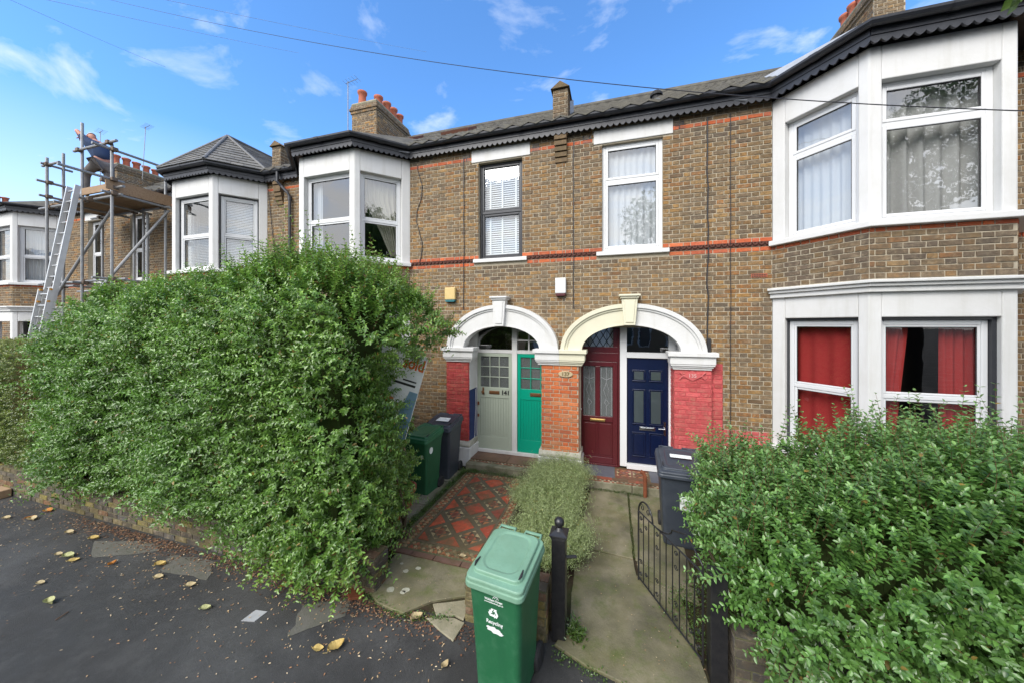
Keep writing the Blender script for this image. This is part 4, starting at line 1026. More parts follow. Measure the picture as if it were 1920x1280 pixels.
# ---- steps and porch floors
def checker(part_, x0, x1, y0, y1, z, n):
    m = MB(); w = (x1-x0)/n; cr_, rd_, dk = (0.5,0.44,0.30), (0.33,0.07,0.035), (0.05,0.04,0.035)
    for i in range(n):
        a = x0+i*w; c = cr_ if i % 2 else rd_; d_ = dk if i % 2 else cr_
        m.box(a+0.002, a+w-0.002, y0, (y0+y1)/2-0.002, z, z+0.004, random.choice([cr_, rd_]) if i % 2 else c); m.box(a+0.002, a+w-0.002, (y0+y1)/2+0.002, y1, z, z+0.004, d_)
    m.build('checker_edging', 'encaustic', part_)['kind'] = 'stuff'
s1 = MB(); s1.box(-2.78, -1.37, -0.36, 0.33, 0.0, 0.150); st1 = s1.build('door_step', 'step_stone', h2, bevel=0.015)
for (a, b, y0_, y1_) in ((-2.98,-2.02,-0.14,0.29),(-2.01,-1.15,-0.14,0.29)):
    q = MB(); q.box(a, b, y0_, y1_, 0.151, 0.166); q.build('stone_slab', 'quarry', st1, bevel=0.003)
checker(st1, -2.75, -1.40, -0.22, -0.15, 0.151, 38)
s2_ = MB(); s2_.box(-0.56, 0.30, -0.40, 0.33, 0.0, 0.150); s2_.box(0.305, 1.06, -0.40, 0.33, 0.0, 0.149); st2 = s2_.build('door_step', 'step_stone', h1, bevel=0.015)
checker(st2, -0.52, 1.04, -0.385, -0.31, 0.151, 44)
for (a, b) in ((-0.55, 0.02), (0.62, 1.05)):
    q = MB(); q.box(a, b, -0.19, 0.29, 0.151, 0.162); q.build('slate_slab', 'slate_floor', st2, bevel=0.003)
for i in range(6):
    q = MB(); a = -0.55+i*0.265; q.box(a, a+0.255, -0.30, -0.20, 0.151, 0.158, (0.36,0.06,0.035) if i % 2 else (0.15,0.05,0.03)); q.build('tile', 'encaustic', st2)
q = MB(); q.box(0.03, 0.61, -0.19, 0.29, 0.151, 0.156, (0.20,0.045,0.03)); q.build('tile', 'encaustic', st2)
def star(m, cx, cy, s, z, rot=0.0, bg_=(0.17,0.05,0.035), pale=(0.50,0.40,0.22), dark=(0.07,0.035,0.03)):
    """square patch of an eight pointed star in triangles"""
    P = lambda x, y: (cx+(x*math.cos(rot)-y*math.sin(rot))*s, cy+(x*math.sin(rot)+y*math.cos(rot))*s)
    def tri(pts, col):
        k = [P(*p) for p in pts]; n = len(k); h = 0.003
        m.add([(p[0],p[1],z) for p in k]+[(p[0],p[1],z+h) for p in k], [tuple(range(n, 2*n))]+[(i, (i+1) % n, (i+1) % n+n, i+n) for i in range(n)], col)
    g_ = 0.03
    for a in range(4):
        c, s_ = math.cos(a*math.pi/2), math.sin(a*math.pi/2); r_ = lambda x, y: (x*c-y*s_, x*s_+y*c)
        tri([r_(0.5-g_,0.5-g_), r_(0.27+g_,0.5-g_), r_(0.5-g_,0.27+g_)][::1], pale)
        tri([r_(0.22,0.5-g_), r_(-0.22,0.5-g_), r_(0,0.28)], pale if a % 2 else (0.42,0.17,0.07))
        tri([r_(0.25,0.25), r_(0.24,0.46), r_(0.03,0.25)], dark); tri([r_(0.25,0.25), r_(0.03,0.25), r_(0.25,0.03)], (0.36,0.10,0.05))
    tri([(0.2,0),(0,0.2),(-0.2,0),(0,-0.2)], bg_)
q = MB(); star(q, 0.18, 0.05, 0.26, 0.1565); star(q, 0.46, 0.05, 0.26, 0.1565); q.build('star_tiles', 'encaustic', st2)['kind'] = 'stuff'
# ================================================================= curtains and blinds
FW = Frame((0,0),(1,0))
blind('venetian_blind', 'white slatted blind inside the black framed sash window', FW, -2.60, -1.77, 4.30, 6.08, -0.20, tapes=(-2.45, -2.19, -1.90))
curtain('net_curtain', 'white net curtain in the upright window between the black sash window and the right bay', FW, -0.13, 0.76, 4.24, 6.08, -0.17, 'curtain_white', 8, 0.018)
a, b = oD[0]; curtain('net_curtain', 'white net curtain in the angled side light of the upper right bay', fD[0], a+0.02, b+0.05, 4.22, 5.97, -0.26, 'curtain_white', 8, 0.02)
a, b = oD[1]; curtain('grey_curtain', 'pale grey curtain drawn across the front light of the upper right bay', fD[1], a-0.05, b+0.05, 4.15, 5.98, -0.30, 'curtain_grey', 7, 0.05)
a, b = oC[2]; curtain('gathered_curtain', 'cream curtain swept to one side in the angled light of the middle bay', fC[2], a, b, 4.35, 5.97, -0.26, 'curtain_cream', 8, 0.03,
        gather=lambda t: (a+0.02+(b-a)*0.80*max(0, t-0.28)**0.75*1.18, b-0.02), )
a, b = oC[1]; curtain('net_curtain', 'narrow white curtain at the left side of the middle bay front light', fC[1], a, a+0.25, 4.22, 5.97, -0.24, 'curtain_white', 4, 0.02)
a, b = oB[2]; blind('venetian_blind', 'white slatted blind in the right hand light of the slate roofed bay', fB[2], a+0.07, b-0.07, 4.25, 5.95, -0.22, pitch=0.04)
a, b = oB[1]; blind('venetian_blind', 'slatted blind in the front light of the slate roofed bay', fB[1], a+0.07, b-0.07, 4.25, 5.95, -0.22, pitch=0.04, tilt=0.25)
a, b = oA[2]; curtain('net_curtain', 'white curtain in the far left bay behind the ladder', fA[2], a+0.05, b-0.35, 4.25, 5.95, -0.24, 'curtain_white', 5, 0.02)
a, b = oD[0]; curtain('red_curtain', 'red curtain filling the narrow lower bay window', fD[0], a-0.02, b+0.03, 0.98, 2.90, -0.28, 'curtain_red', 4, 0.03)
a, b = oD[1]; curtain('red_curtain', 'red curtain gathered at the left side of the wide lower bay window', fD[1], a-0.05, a+0.35, 0.98, 2.90, -0.26, 'curtain_red', 5, 0.03, gather=lambda t: (a-0.15, a+0.42-0.18*t))
curtain('red_curtain', 'red curtain hanging at the right side of the wide lower bay window', fD[1], b-0.38, b-0.02, 0.98, 2.90, -0.26, 'curtain_red', 4, 0.035)

# lower windows of the right bay: white frames set back in black painted reveals
for i, F in enumerate(fD):
    a, b = oD[i]; k = MB(); t = 0.045 if i == 1 else 0.025
    k.fbox(F, a, a+0.012, -0.19, -0.06, 0.95, 2.95); k.fbox(F, b-t, b, -0.19, -0.06, 0.95, 2.95); k.fbox(F, a+0.012, b-t, -0.19, -0.06, 2.915, 2.95)
    k.build('window_surround', 'timber_black', h1)
    window(h1, F, a+0.014, b-t-0.002, 0.95, 2.913, style='sash', split=0.50, gm='window_glass_low')

# ================================================================= small things on the walls
def cable(label, pts, r=0.008, m='wire', name='wall_cable', cat='cable', group=None):
    q = MB(); q.tube(pts, r, 5); return tag(q.build(name, m), label, cat, group)
def wob(x, z0, z1, n, amp, y=-0.022):
    return [(x+random.uniform(-amp, amp), y, z0+(z1-z0)*i/n) for i in range(n+1)]
cable('black cable running down the brick beside the black framed window', wob(-2.97, 3.15, 6.3, 16, 0.008))
cable('black cable hanging down the brick between the two arches and up to the eaves', wob(-0.72, 3.15, 6.3, 16, 0.008))
cable('thick wavering black cable down the brick right of the white window', wob(1.52, 0.3, 6.35, 26, 0.014), 0.011)
cable('thin straight black cable down the brick beside the thicker one', wob(1.86, 1.0, 6.35, 16, 0.004), 0.006)
cable('wavy black cable on the brick beside the middle bay', [(-4.02+0.07*math.sin(i*0.55)+random.uniform(-.01,.01), -0.022, 4.2+i*0.11) for i in range(20)], 0.008)
cable('black cable down the brick right of the slate roofed bay', [(-8.38+i*0.022, -0.03, 6.25-i*0.17) for i in range(14)], 0.008)
q = MB(); q.box(1.505,1.565,-0.06,-0.01,2.36,2.62); tag(q.build('junction_box', 'rubber', bevel=0.006), 'small black junction box above the right hand impost', 'junction box')
def alarm(label, x, z, w, h, m1, m2):
    r = thing('alarm_box', label, 'alarm box', (x, 0, z-h/2)); F = FW
    b = MB(); b.prism([(x-w/2,z-h/2+0.05),(x+w/2,z-h/2+0.05),(x+w/2,z+h/2),(x-w/2,z+h/2)], -0.09, -0.006, lambda p, q, t: (p, t, q)); b.build('housing', m1, r, bevel=0.012)
    b = MB(); b.prism([(x-w/2+0.01,z-h/2+0.01),(x-w/2+0.03,z-h/2),(x+w/2-0.03,z-h/2),(x+w/2-0.01,z-h/2+0.01),(x+w/2-0.01,z-h/2+0.049),(x-w/2+0.01,z-h/2+0.049)], -0.085, -0.01, lambda p, q, t: (p, t, q)); b.build('strobe_lens', m2, r, bevel=0.006)
alarm('faded yellow alarm box with a teal base at the left of the white arch', -3.26, 3.47, 0.235, 0.30, 'alarm_yellow', 'alarm_teal')
alarm('white alarm box with a dark red base between the two arches', -0.955, 3.56, 0.20, 0.34, 'plastic_white', 'alarm_dark')
ab = MB(); ab.box(2.155,2.38,-0.014,0.0,3.62,3.68); abo = ab.build('air_brick', 'terracotta', h1)
hb = MB()
for i in range(9):
    for j in range(2): hb.box(2.168+i*0.023, 2.182+i*0.023, -0.0165, -0.0142, 3.628+j*0.026, 3.644+j*0.026)
hb.build('vent_holes', 'rubber', abo)['kind'] = 'stuff'

# downpipe beside the middle bay
r = thing('downpipe', 'black rainwater downpipe with a swan neck beside the middle bay', 'downpipe', (-7.62, 0, 0))
q = MB(); q.tube([(-7.86,-0.20,6.58),(-7.86,-0.20,6.34),(-7.80,-0.14,6.24),(-7.66,-0.09,6.08),(-7.62,-0.07,5.98),(-7.62,-0.07,0.05)], 0.036, 10); q.build('pipe', 'fascia_black', r)
for z in (5.9, 4.4, 2.8, 1.2):
    q = MB(); q.tube([(-7.62,-0.07,z),(-7.62,-0.07,z+0.07)], 0.046, 10); q.build('pipe_collar', 'fascia_black', r)
k = MB()
for i in range(4): k.box(-8.12, -7.90, -0.03-i*0.025, 0.02, 5.85+i*0.10, 5.85+i*0.10+0.085)
k.build('kneeler', 'brick_kneeler', h3, bevel=0.006)

# aerials
def aerial(label, base, h, boom=0.9, el=6, lean=0.0):
    r = thing('tv_aerial', label, 'aerial', base); x, y, z = base
    q = MB(); q.tube([(x,y,z),(x+lean,y,z+h)], 0.014, 6); q.build('mast', 'galvanised', r)
    q = MB(); q.tube([(x+lean-boom*0.15,y,z+h-0.05),(x+lean+boom*0.85,y-0.1,z+h-0.08)], 0.009, 5)
    for i in range(el):
        t = i/(el-1); q.tube([(x+lean-boom*0.15+boom*t, y-0.1*t-0.16, z+h-0.06), (x+lean-boom*0.15+boom*t, y-0.1*t+0.16, z+h-0.06)], 0.005, 4)
    q.build('antenna_elements', 'galvanised', r)
aerial('tall thin aerial mast in front of the middle chimney stack', (-8.48, 2.75, 8.6), 2.35, 0.55, 5)
aerial('aerial on the left corner of the chimney behind the scaffold', (-22.3, 2.8, 8.9), 2.7, 0.5, 4)
aerial('leaning aerial behind the chimney above the scaffold boards', (-21.0, 3.6, 9.6), 2.4, 0.6, 7, lean=0.25)
aerial('small aerial on the furthest roof at the left edge', (-33.6, 2.8, 10.0), 1.5, 1.6, 8)

# overhead telephone wires
def wire(label, a, b, sag, r=0.006, m='wire_grey', g=None):
    a, b = Vector(a), Vector(b); n = 30
    q = MB(); q.tube([a.lerp(b, i/n)-Vector((0,0,sag*4*(i/n)*(1-i/n))) for i in range(n+1)], r, 5)
    return tag(q.build('telephone_wire', m), label, 'wire', g)
def ray_pt(u, v, t):
    s_, c_ = math.sin(R(16.8)), math.cos(R(16.8)); a = (u-960)/630; b = (608-v)/630
    return Vector((-s_+a*c_, c_+a*s_, b))*t+CAMP
_c = np.polyfit([100,220,860,1460,1920,2200], [-24,0,125,185,208,216], 3); _q = MB()
_q.tube([ray_pt(u, float(np.polyval(_c, u)), 1/(1/15+(1/3.6-1/15)*(u-220)/1700)) for u in range(120, 2200, 60)], 0.0065, 5)
tag(_q.build('telephone_wire', 'wire'), 'dark telephone wire crossing the whole street in front of the right bay', 'wire')
wire('thin pale wire crossing the top left corner of the sky', ray_pt(10,-4,12), ray_pt(310,126,20), 0.05, 0.007)
wire('pale wire high in the sky at the top left, second from the corner', ray_pt(60,-6,12), ray_pt(560,100,24), 0.05, 0.007)
wire('uppermost pale wire in the sky left of centre', ray_pt(290,-4,12), ray_pt(800,98,26), 0.05, 0.006)
wire('wire dropping to the eaves beside the white window', ray_pt(1040,222,8.5), (0.62,-0.16,6.50), 0.02, 0.006)
wire('wire dropping to the eaves near the right bay', ray_pt(1230,185,6.0), (2.05,-0.16,6.45), 0.02, 0.006)
wire('wire slanting over the gutter of the middle bay', (-6.0,-1.02,6.64), (-4.15,-0.20,6.50), 0.0, 0.008)

# ================================================================= front garden walls
def garden_wall(label, x0, x1, y0, y1, h, pal, limit, mort='mortar_mossy', name='garden_wall', crop=None):
    r = thing(name, label, 'wall', ((x0+x1)/2, (y0+y1)/2, 0)); B = Bricks()
    m = MB(); m.box(x0, x1, y0, y1, 0, h); core = m.build('wall_core', mort, r)
    for F in (Frame((x0,y0),(x1,y0)), Frame((x1,y0),(x1,y1)), Frame((x0,y1),(x0,y0))):
        B.panel(F, 0.002, F.len-0.002, 0, h, [], core, pal, bond='stretcher')
    # bricks of the top course seen from above
    n = int((x1-x0)/0.225); w = (x1-x0)/max(1, n); mb = MB()
    for i in range(n):
        for a_, b_ in ((y0+0.004, (y0+y1)/2-0.004), ((y0+y1)/2+0.004, y1-0.004)):
            k = random.uniform(0.8, 1.15); c = tuple(x*k for x in random.choice(PALS[pal if isinstance(pal, str) else 'mossy']))
            mb.box(x0+i*w+0.004, x0+(i+1)*w-0.004, a_, b_, h-0.004, h+0.007+random.uniform(0, 0.006), c)
    o = mb.build('brickwork', 'brick', core); o['kind'] = 'stuff'
    B.finish(limit, 9.0); return r
pal_low = lambda u, z: 'mossy' if random.random() < 0.55 else 'dark'
garden_wall('low mossy brick wall under the big privet hedge', -9.05, -2.42, -3.42, -3.20, 0.375, pal_low, 260)
garden_wall('low brick wall under the clipped hedge at the left edge', -14.0, -9.08, -3.42, -3.20, 0.45, pal_low, 60)
garden_wall('short mossy yellow brick wall behind the green wheelie bin', -1.37, -0.58, -3.42, -3.19, 0.45, lambda u, z: 'mossyy' if random.random() < 0.6 else 'mossy', 120)
garden_wall('dark low brick wall under the right hand hedge', 0.90, 5.2, -3.42, -3.20, 0.45, 'dark', 120, mort='mortar_mossy')

# cast posts
def gatepost(label, x, y, h, finial=True, w=0.062):
    r = thing('gatepost', label, 'gatepost', (x, y, 0))
    m = MB(); m.box(x-w, x+w, y-w, y+w, 0, h); p = m.build('post_shaft', 'iron_black', r, bevel=0.006)
    if finial:
        for k in range(3):
            q = MB(); e = 0.006+0.006*k; q.box(x-w-e, x+w+e, y-w-e, y+w+e, h+0.001+0.012*k, h+0.010+0.012*k); q.build('cap_moulding', 'iron_black', r, bevel=0.002)
        q = MB(); z = h+0.037; q.add([(x-w-.018,y-w-.018,z),(x+w+.018,y-w-.018,z),(x+w+.018,y+w+.018,z),(x-w-.018,y+w+.018,z),(x-.03,y-.03,z+.028),(x+.03,y-.03,z+.028),(x+.03,y+.03,z+.028),(x-.03,y+.03,z+.028)],
            [(4,5,6,7),(0,1,5,4),(1,2,6,5),(2,3,7,6),(3,0,4,7)]); q.build('post_cap', 'iron_black', r)
        q = MB(); q.lathe([(0.045,z+.022),(0.03,z+.035),(0.022,z+.045)]+[(0.046*math.sin(t), z+0.088-0.046*math.cos(t)) for t in [0.5+i*0.24 for i in range(11)]]+[(0.0,z+0.134)], (x,y,0), 20); q.build('ball_finial', 'iron_black', r, smooth=True)
    return r
gp = gatepost('black square gatepost with a ball finial beside the green bin', -0.475, -3.33, 0.93)
q = MB(); q.tube([(-0.42,-3.29,0.72),(-0.33,-3.25,0.715)], 0.014, 8); q.build('latch_keep', 'iron_black', gp)
gatepost('black timber gatepost half hidden by the right hand hedge', 0.80, -3.33, 0.88, False, 0.062)

# iron gate standing open into the garden
def gate():
    ax, ay = 0.715, -3.28; bx, by = 0.262, -2.42
    L = math.hypot(bx-ax, by-ay); ang = math.atan2(by-ay, bx-ax)
    r = thing('garden_gate', 'open black wrought iron gate with scrolls and a dipped arched top', 'gate', (ax, ay, 0), ang, world=False)
    def bar(pts, rad, name, n=6): q = MB(); q.tube(pts, rad, n); return q.build(name, 'iron_black', r, smooth=n > 6)
    z0, z1 = 0.07, 0.80
    for x in (0.01, L-0.01): bar([(x,0,0.04),(x,0,0.86 if x < 0.1 else 0.80)], 0.011, 'stile', 4)
    for z in (z0, z1): bar([(0.01,0,z),(L-0.01,0,z)], 0.010, 'rail', 4)
    n = 10
    for i in range(1, n):
        x = 0.01+(L-0.02)*i/n; bar([(x,0,z0),(x,0,z1)], 0.006, 'bar')
    # dipped top: free end and hinge end rise in quarter hoops, joined by a low sweep
    bar([(L-0.01,0,0.80)]+[(L-0.01-0.13+0.13*math.cos(t), 0, 0.80+0.15*math.sin(t)) for t in [i*math.pi/12 for i in range(1, 13)]], 0.009, 'hoop', 8)
    bar([(L-0.27,0,0.80)]+[(L-0.27-0.3*math.sin(t*math.pi/2/6), 0, 0.80+0.12*(1-math.cos(t*math.pi/2/6))) for t in range(1, 7)]+[(0.2,0,1.0),(0.01,0,0.86)], 0.007, 'hoop', 8)
    def scroll(cx, cz, s, sx=1, sz=1):
        pts = []
        for i in range(15):
            t = i/14; a = t*3.6*math.pi/2*1.3; rr = s*(1-0.72*t); pts.append((cx+sx*(rr*math.cos(a)), 0.0, cz+sz*(rr*math.sin(a)+s*0.3)))
        q = MB(); q.tube(pts, 0.0048, 5); q.build('scroll', 'iron_black', r)
    step = (L-0.02)/n
    for i in (0, 3, 6, 9):
        cx = 0.01+step*(i+0.5)
        for zc in (0.15, 0.26):
            scroll(cx, zc, 0.026, 1, 1 if zc > 0.2 else -1)
        for zc in (0.62, 0.73): scroll(cx, zc, 0.026, -1, 1 if zc > 0.7 else -1)
    for i in (1, 8): scroll(0.01+step*(i+0.5), 0.68, 0.024); scroll(0.01+step*(i+0.5), 0.18, 0.024, -1)
    scroll(L-0.08, 0.86, 0.04); scroll(L-0.19, 0.86, 0.035, -1)
gate()

# ================================================================= paths
def slab(par, pts, z0, z1, m, name='stone_slab', label=None):
    q = MB(); n = len(pts)
    jp = []
    for i in range(n):
        a, b = Vector(pts[i]), Vector(pts[(i+1) % n]); L = (b-a).length; k = max(1, int(L/0.12))
        for j in range(k):
            p = a.lerp(b, j/k); p += Vector((random.uniform(-.006,.006), random.uniform(-.006,.006))) if j else Vector((0,0)); jp.append((p.x, p.y))
    q.prism(jp, z0, z1, lambda p, s_, t: (p, s_, t)); o = q.build(name, m, par, bevel=0.006)
    if label: o['label'] = label
    return o
b = MB(); b.box(-2.74, -1.42, -2.74, -0.37, 0.0, 0.022); path1 = b.build('tiled_path', 'mortar_mossy'); tag(path1, kind='structure')
def clip(poly, x0, x1, y0, y1):
    def cl(P, ins, inter):
        o = []
        for i in range(len(P)):
            a, b = P[i-1], P[i]
            if ins(b):
                if not ins(a): o.append(inter(a, b))
                o.append(b)
            elif ins(a): o.append(inter(a, b))
        return o
    def ix(v): return lambda a, b: (v, a[1]+(b[1]-a[1])*(v-a[0])/(b[0]-a[0]))
    def iy(v): return lambda a, b: (a[0]+(b[0]-a[0])*(v-a[1])/(b[1]-a[1]), v)
    for ins, it in ((lambda p: p[0] >= x0, ix(x0)), (lambda p: p[0] <= x1, ix(x1)), (lambda p: p[1] >= y0, iy(y0)), (lambda p: p[1] <= y1, iy(y1))):
        if len(poly) < 3: return []
        poly = cl(poly, ins, it)
    return poly
X0, X1, Y0, Y1 = -2.49, -1.60, -2.50, -0.60
D = 0.445; hs = D*0.40
nx_, ny_ = 3, 6
REDT = [(0.50,0.085,0.04),(0.44,0.07,0.035),(0.40,0.065,0.035),(0.26,0.055,0.035),(0.55,0.10,0.045)]
stars = MB(); strips = MB(); zt = 0.0222
def flat(m, poly, z, h, col):
    n = len(poly)
    m.add([(p[0],p[1],z) for p in poly]+[(p[0],p[1],z+h) for p in poly], [tuple(range(n, 2*n))]+[(i, (i+1) % n, (i+1) % n+n, i+n) for i in range(n)], col)
strip_col = (0.115,0.10,0.065)
flat(strips, [(X0,Y0),(X1,Y0),(X1,Y1),(X0,Y1)], zt-0.002, 0.003, strip_col)
for i in range(-1, 6):
    for j in range(-1, 12):
        cx = X0+D/2*i+0.0; cy = Y0+D/2*j
        if (i+j) % 2: continue
        dia = [(cx-hs,cy),(cx,cy-hs),(cx+hs,cy),(cx,cy+hs)]
        pc = clip(dia, X0+0.008, X1-0.008, Y0+0.008, Y1-0.008)
        if len(pc) < 3: continue
        if j % 2 == 0:      # plain red tile, or half a one at the border
            q = MB(); flat(q, pc, zt, 0.0045+random.uniform(0, 0.002), random.choice(REDT)); q.build('tile', 'encaustic', path1)
        elif len(pc) == 4 and abs(max(p[0] for p in pc)-min(p[0] for p in pc)-2*hs) < 0.01 and abs(max(p[1] for p in pc)-min(p[1] for p in pc)-2*hs) < 0.01:
            star(stars, cx, cy, hs*math.sqrt(2)*0.98, zt+0.0008, R(45))
        else:
            q = MB(); flat(q, pc, zt, 0.005, random.choice(REDT)); q.build('tile', 'encaustic', path1)
stars.build('star_tiles', 'encaustic', path1)['kind'] = 'stuff'
strips.build('tile_bands', 'encaustic', path1)['kind'] = 'stuff'
bd = MB()
BX0, BX1, BY0, BY1 = -2.70, -1.45, -2.71, -0.42
cols = [(0.45,0.16,0.07),(0.48,0.36,0.2),(0.38,0.07,0.04),(0.40,0.12,0.06),(0.16,0.07,0.04),(0.5,0.30,0.15)]
def band_tiles(x0, x1, y0, y1):
    w = 0.058; nx = max(1, round((x1-x0)/w)); ny = max(1, round((y1-y0)/w)); ax, ay = (x1-x0)/nx, (y1-y0)/ny
    for i in range(nx):
        for j in range(ny):
            cx, cy = x0+ax*(i+.5), y0+ay*(j+.5); g_ = 0.45
            flat(bd, [(cx-ax*g_,cy),(cx,cy-ay*g_),(cx+ax*g_,cy),(cx,cy+ay*g_)], zt, 0.004+random.uniform(0,.002), cols[(i+j) % 2 and 1 or random.choice([0,2,3,4,5,0])])
            for sx, sy in ((-1,-1),(1,-1)):
                ox, oy = cx+sx*ax*.5, cy+sy*ay*.5
                flat(bd, [(ox,oy),(ox-sx*ax*.42,oy),(ox,oy-sy*ay*.42)][::(1 if sx*sy < 0 else -1)][::-1], zt-0.001, 0.004, random.choice(cols))
band_tiles(BX0+0.03, X0-0.045, BY0+0.03, BY1-0.03); band_tiles(X1+0.03, BX1-0.015, BY0+0.03, BY1-0.03)
band_tiles(X0-0.02, X1+0.01, BY0+0.03, Y0-0.045); band_tiles(X0-0.02, X1+0.01, Y1+0.035, BY1-0.02)
bd.build('border_tiles', 'encaustic', path1)['kind'] = 'stuff'
# long edging strips
for (a, b_, c, d_) in ((BX0-0.01,BX0+0.015,BY0,BY1),(X0-0.035,X0-0.008,BY0+0.2,BY1-0.15),(X1+0.006,X1+0.026,BY0+0.2,BY1-0.15),(X0-0.03,X1+0.02,Y1+0.006,Y1+0.028),(X0-0.03,X1+0.02,Y0-0.034,Y0-0.01)):
    q = MB(); q.box(a, b_, c, d_, zt, zt+0.0055, (0.17,0.13,0.09)); q.build('edging_strip', 'encaustic', path1)
q = MB()
x = BX0-0.02
for wd in (0.34, 0.30, 0.36, 0.27): q = MB(); q.box(x, x+wd-0.012, -2.80, -2.725, 0, 0.032, (0.16,0.09,0.07)); q.build('kerb_tile', 'encaustic', path1); x += wd
fs = MB(); fs.box(-2.55, -1.40, -3.44, -2.81, 0.0, 0.008); thr = fs.build('gateway_paving', 'soil'); tag(thr, kind='structure')
slab(thr, [(-2.52,-3.40),(-2.30,-3.52),(-1.98,-3.55),(-1.78,-3.34),(-1.52,-3.20),(-1.385,-3.14),(-1.385,-2.82),(-2.58,-2.82)], 0.004, 0.034, 'slab', label='large worn paving slab in front of the tiled path')
slab(thr, [(-1.76,-3.36),(-1.50,-3.24),(-1.385,-3.18),(-1.38,-3.44),(-1.48,-3.42),(-1.66,-3.47)], 0.004, 0.026, 'slab_pale', label='pale cracked corner piece of paving')
slab(thr, [(-1.74,-3.52),(-1.64,-3.48),(-1.48,-3.44),(-1.36,-3.46),(-1.38,-3.66),(-1.55,-3.60)], 0.002, 0.020, 'slab_pale', label='loose pale triangle of paving against the tarmac')
slab(thr, [(-2.66,-3.36),(-2.54,-3.42),(-2.50,-3.50),(-2.62,-3.56),(-2.76,-3.46)], 0.002, 0.03, 'rusty', 'brick_piece')
for (x, y, s_) in ((-2.28,-3.06,.032),(-2.17,-2.98,.03),(-2.28,-3.34,.045),(-2.12,-3.30,.04),(-2.40,-2.97,.02),(-2.13,-3.335,.03)):
    q = MB(); q.add([(x+s_*math.cos(t*.5236)*random.uniform(.8,1.2), y+s_*.9*math.sin(t*.5236)*random.uniform(.8,1.2), 0.0355) for t in range(12)], [tuple(range(12))]); q.build('lichen_patch', 'lichen', thr)
# the path to the right hand doors
b = MB(); b.box(-0.40, 0.86, -3.46, -0.41, 0.0, 0.010); path2 = b.build('stone_path', 'soil'); tag(path2, kind='structure')
slab(path2, [(-0.44,-2.02),(0.23,-2.08),(0.22,-0.42),(-0.38,-0.42)], 0.004, 0.030, 'slab', label='long slab at the house end of the right path')
slab(path2, [(0.255,-2.08),(0.74,-2.36),(0.86,-2.30),(0.86,-0.42),(0.245,-0.42)], 0.004, 0.027, 'slab', label='slab beside the bin on the right path')
slab(path2, [(-0.46,-2.05),(0.23,-2.11),(0.25,-2.36),(0.68,-2.56),(0.70,-3.10),(0.72,-3.52),(0.36,-3.66),(0.05,-3.60),(-0.22,-3.55),(-0.50,-3.44),(-0.40,-3.2)], 0.004, 0.034, 'slab', label='large slab across the right hand gateway')
slab(path2, [(0.27,-2.12),(0.84,-2.38),(0.84,-2.60),(0.70,-2.54),(0.27,-2.345)], 0.004, 0.029, 'slab')
k = MB()
for (y0_, y1_) in ((-2.6,-1.75),(-1.73,-0.95),(-0.93,-0.4)): q = MB(); q.box(-3.05, -2.80, y0_, y1_, 0.0, 0.035); q.build('concrete_strip', 'concrete', path1, bevel=0.006)
q = MB(); q.box(-3.75, -3.06, -1.75, -0.2, 0.0, 0.030); q.build('concrete_pad', 'concrete', path1, bevel=0.006)

# patches in the tarmac
def blob_patch(name, label, pts, m='patch', z=0.004):
    q = MB(); n = len(pts); P = []
    for i in range(n):
        a, b = Vector(pts[i]), Vector(pts[(i+1) % n])
        for j in range(6): p = a.lerp(b, j/6)+Vector((random.uniform(-.02,.02), random.uniform(-.02,.02))); P.append((p.x, p.y, z))
    q.add(P, [tuple(range(len(P)))]); o = q.build(name, m); return tag(o, label, None, None, 'structure')
blob_patch('pavement', None, [(-6.55,-3.75),(-5.75,-3.52),(-5.5,-3.62),(-6.1,-3.95)], 'patch')
blob_patch('pavement', None, [(-5.3,-3.62),(-4.6,-3.55),(-4.35,-3.78),(-5.0,-3.85)], 'patch')
blob_patch('pavement', None, [(-3.05,-3.75),(-2.62,-3.50),(-2.52,-3.70),(-2.85,-4.05)], 'patch')
q = MB(); q.add([(-3.44,-4.05,.006),(-3.31,-4.02,.006),(-3.30,-3.90,.006),(-3.43,-3.92,.006),(-3.44,-4.05,.0),(-3.31,-4.02,.0),(-3.30,-3.90,.0),(-3.43,-3.92,.0)], [(0,1,2,3),(0,4,5,1),(1,5,6,2),(2,6,7,3),(3,7,4,0)])
cov = q.build('utility_cover', 'lead'); tag(cov, 'small grey metal utility cover set in the tarmac', 'utility cover')
q = MB(); q.box(-9.95,-9.62,-3.60,-3.44,0.0,0.13); cr8 = q.build('wooden_crate', 'pine_board', bevel=0.01); tag(cr8, 'pale wooden box end by the wall at the left edge', 'crate')
